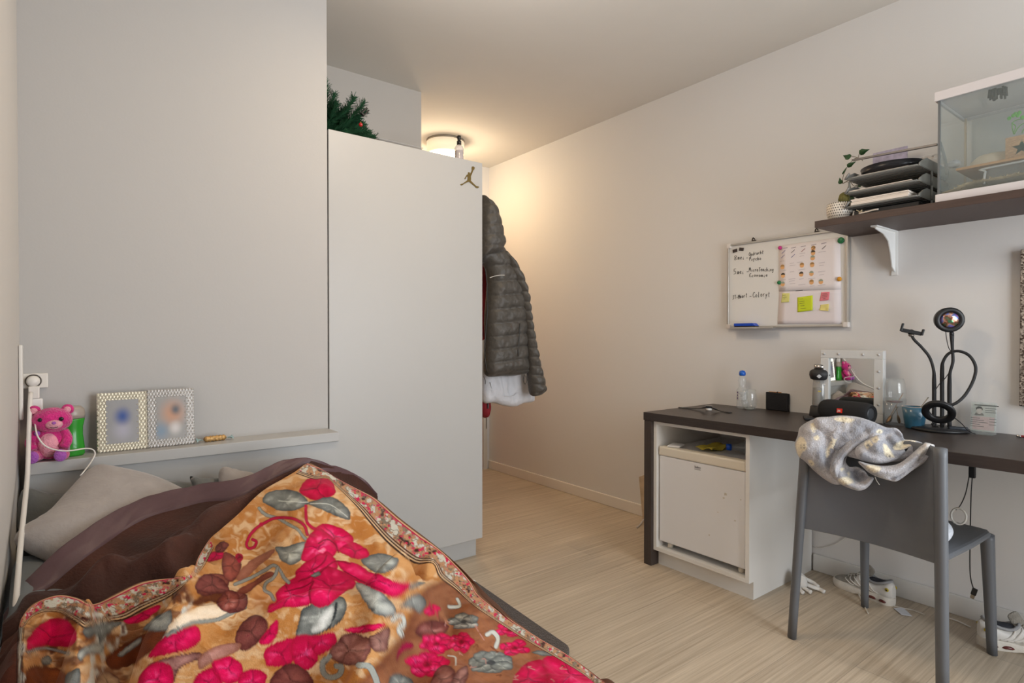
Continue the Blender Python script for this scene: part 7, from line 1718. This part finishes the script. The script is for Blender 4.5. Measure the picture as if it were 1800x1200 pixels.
    # collar opening, lining, tongue
    part(MB(Mx).tube([(L * .055, 0, .099), (L * .10, .024, .094), (L * .20, .028, .082), (L * .32, .026, .078), (L * .40, .018, .088), (L * .43, 0, .094), (L * .40, -.018, .088), (L * .32, -.026, .078), (L * .20, -.028, .082), (L * .10, -.024, .094)], .0055, 10, 5, True), 'collar', M('collar_grey', (150, 150, 152), .8, bump=.3), up)
    part(MB(Mx).lathe([(0, .0)], 3) if False else MB(Mx @ Matrix.Translation((L * .235, 0, .082))).ell((0, 0, 0), (.052, .023, .007), 24, 10), 'lining', M('lining_dark', (52, 54, 62), .9), up, 'dark inside of the shoe')
    part(MB(Mx).tube([(L * .50, 0, .080), (L * .42, 0, .102), (L * .375, 0, .124), (L * .36, 0, .130)], [.018, .020, .019, .012], 12, 5, flat=.25, up=(0, 1, 0)), 'tongue', upper_toe, up)
    lc = M('laces', (204, 198, 186), .8)
    for k in range(6):
        uu = .46 + k * .052; tz = top(uu) + .004
        part(MB(Mx).tube([(uu * L, -.023, tz - .016), (uu * L + .004, -.012, tz - .001), (uu * L + .007, 0, tz + .002), (uu * L + .004, .012, tz - .001), (uu * L, .023, tz - .016)], .0024, 8, 4, flat=.6), 'lace', lc, up)
    for sy in (-1, 1):
        bq = Vector((.016, sy * (hw_(.075) * .93 - .0005), .068))
        part(MB(Mx @ Matrix.Translation(bq)).ell((0, 0, 0), (.0085, .0035, .0075), 16, 10), 'badge', M('badge_yellow', (196, 172, 44), .4), up, 'small oval yellow badge')
        part(MB(Mx @ Matrix.Translation(bq + Vector((0, sy * .002, 0)))).ell((0, 0, 0), (.005, .0024, .0035), 12, 8), 'badge_mark', M('badge_dark', (44, 44, 40), .4), up)
    return t
mg = M('shoe_mesh_grey', (150, 145, 136), .85, bump=.6, bscale=300, var=.15, vscale=60); wh_ = M('shoe_white', (214, 211, 206), .45, var=.05, vscale=30)
shoe('trainer', (2.800, 1.195, 0), (2.745, .935, 0), 'grey and white trainer with its toe pointing left, behind the front chair leg', mg, wh_)
shoe('trainer', (2.815, .40, 0), (2.650, .633, 0), 'white trainer at the right picture edge with its heel to the left', mg, wh_)
lc = M('laces', (204, 198, 186), .8)
solo(MB().tube([P(1568, 1064, Z=.003), P(1585, 1068, Z=.003), P(1605, 1072, Z=.003), P(1626, 1080, Z=.003)], .0028, 8, 5, flat=.5), 'shoelace', lc, 'loose white shoelace end lying on the floor by the paper tag', 'shoelace')
solo(MB().tube([P(1505, 1020, Z=.04), P(1508, 1036, Z=.02), P(1512, 1050, Z=.004), P(1520, 1066, Z=.003), P(1526, 1078, Z=.003)], .0026, 8, 5), 'shoelace', lc, 'dangling shoelace beside the front left chair leg', 'shoelace')
tq = [P(1571, 1069, Z=.002), P(1588, 1068, Z=.002), P(1603, 1083, Z=.002), P(1584, 1080, Z=.002)]
t = thing('paper_tag', 'small white paper tag lying on the floor behind the trainer', 'tag', tuple(tq[0]))
b = MB(); b.add([tuple(q) for q in tq] + [(q.x, q.y, q.z + .002) for q in tq], [(3, 2, 1, 0), (4, 5, 6, 7), (0, 1, 5, 4), (1, 2, 6, 5), (2, 3, 7, 6), (3, 0, 4, 7)])
part(b, 'tag_paper', M('tag_paper', (206, 208, 214), .6, var=.1, vscale=90), t)
# white cloth by the cabinet
t = thing('white_glove', 'crumpled white cloth glove on the floor beside the fridge cabinet', 'glove', (2.60, 1.23, 0))
gm = M('glove_white', (216, 214, 210), .9, bump=.4, bscale=60, var=.05)
b = MB(TM(2.60, 1.262, .035)).ell((0, 0, 0), (.035, .03, .038), 22, 14)
b.v = [(v[0] + .012 * (float(fbm(np.array(v[1] * 40), np.array(v[2] * 40), 1)) - .5), v[1] + .014 * (float(fbm(np.array(v[0] * 40), np.array(v[2] * 40), 2)) - .5), max(.001, v[2] + .02 * (float(fbm(np.array(v[0] * 40), np.array(v[1] * 40), 3)) - .5))) for v in b.v]
part(b, 'cuff', gm, t)
for pts, r_ in (([P(1408, 1022, Z=.03), P(1425, 1030, Z=.02), P(1440, 1035, Z=.012), P(1449, 1040, Z=.010)], .009), ([P(1404, 1024, Z=.03), P(1415, 1034, Z=.015), P(1426, 1041, Z=.010)], .009), ([P(1402, 1026, Z=.03), P(1406, 1036, Z=.015), P(1412, 1042, Z=.010)], .009), ([P(1412, 1015, Z=.04), P(1428, 1023, Z=.025), P(1438, 1031, Z=.018)], .009)):
    part(MB().tube(pts, r_, 10, 4, flat=.7), 'finger', gm, t)

# ------------------------------------------------------------------ cables under the desk
ck = M('cable_black', (26, 26, 28), .45)
cx__ = 2.60
t = thing('usb_cable', 'black usb cable hanging from under the desk, plug near the floor', 'cable', tuple(P(1709, 830, X=cx__)))
part(MB().tube([P(1709, 838, X=cx__), P(1707, 870, X=cx__), P(1706, 910, X=cx__ + .01), P(1705, 960, X=cx__ + .01), P(1705, 1000, X=cx__), P(1707, 1020, X=cx__), P(1711, 1034, X=cx__)], .0019, 8, 6), 'cord', ck, t)
q = P(1709, 830, X=cx__); q2 = P(1712, 1041, X=cx__)
part(MB(Matrix.Translation(q)).box(-.007, .007, -.010, .010, -.020, .022, .003), 'coupler', ck, t)
Mq = Matrix.Translation(q2) @ Matrix.Rotation(R(14), 4, 'X')
part(MB(Mq).box(-.004, .004, -.008, .008, -.010, .016, .002), 'plug_body', ck, t); part(MB(Mq).box(-.002, .002, -.006, .006, -.024, -.0102), 'plug_tip', steel, t, 'metal plug tip')
solo(MB().tube([P(1706, 822, X=2.62), P(1702, 845, X=2.62), P(1697, 868, X=2.62), P(1688, 888, X=2.62), P(1680, 896, X=2.60)], .0018, 8, 6), 'thin_cable', ck, 'short black cable curving from under the desk to the chair seat', 'cable')
solo(MB().tube([P(1428, 958, X=XR - .006), P(1440, 963, X=XR - .006), P(1455, 960, X=XR - .006), P(1472, 954, X=XR - .006), P(1488, 943, X=XR - .006), P(1500, 930, X=XR - .006)], .0022, 8, 6), 'wall_cable', white_pl, 'thin pale cable curving along the wall under the desk', 'cable')
solo(MB().tube([P(1665, 1085, Z=.004), P(1680, 1090, Z=.004), P(1694, 1096, Z=.004), P(1706, 1102, Z=.004)], .0028, 8, 5), 'floor_cable', white_pl, 'white cable end on the floor between the right chair legs', 'cable')
# scraps behind the desk panel
t = thing('paper_bag', 'crumpled pale paper sticking out behind the dark desk side panel', 'paper', (2.82, 1.93, 0))
cp = M('crumpled_paper', (196, 176, 150), .85, bump=.5, bscale=40, var=.2, vscale=20)
q = [P(1123, 838, X=2.80), P(1134, 834, X=2.80), P(1140, 925, X=2.80), P(1130, 912, X=2.80), P(1127, 885, X=2.80)]
b = MB(); vs = [tuple(p) for p in q]; b.add(vs + [(x_ + .02, y_ + .004, z_) for x_, y_, z_ in vs], [(0, 1, 2, 3, 4), (9, 8, 7, 6, 5), (0, 5, 6, 1), (1, 6, 7, 2), (2, 7, 8, 3), (3, 8, 9, 4), (4, 9, 5, 0)])
part(b, 'paper_sheet', cp, t)
solo(MB().tube([P(1119, 927, Z=.006), P(1125, 922, Z=.006), P(1130, 915, Z=.012), P(1136, 910, Z=.02)], .005, 8, 4, flat=.4), 'paper_strip', M('strip_white', (205, 200, 200), .7), 'small white curled strip on the floor beside the desk panel', 'paper')
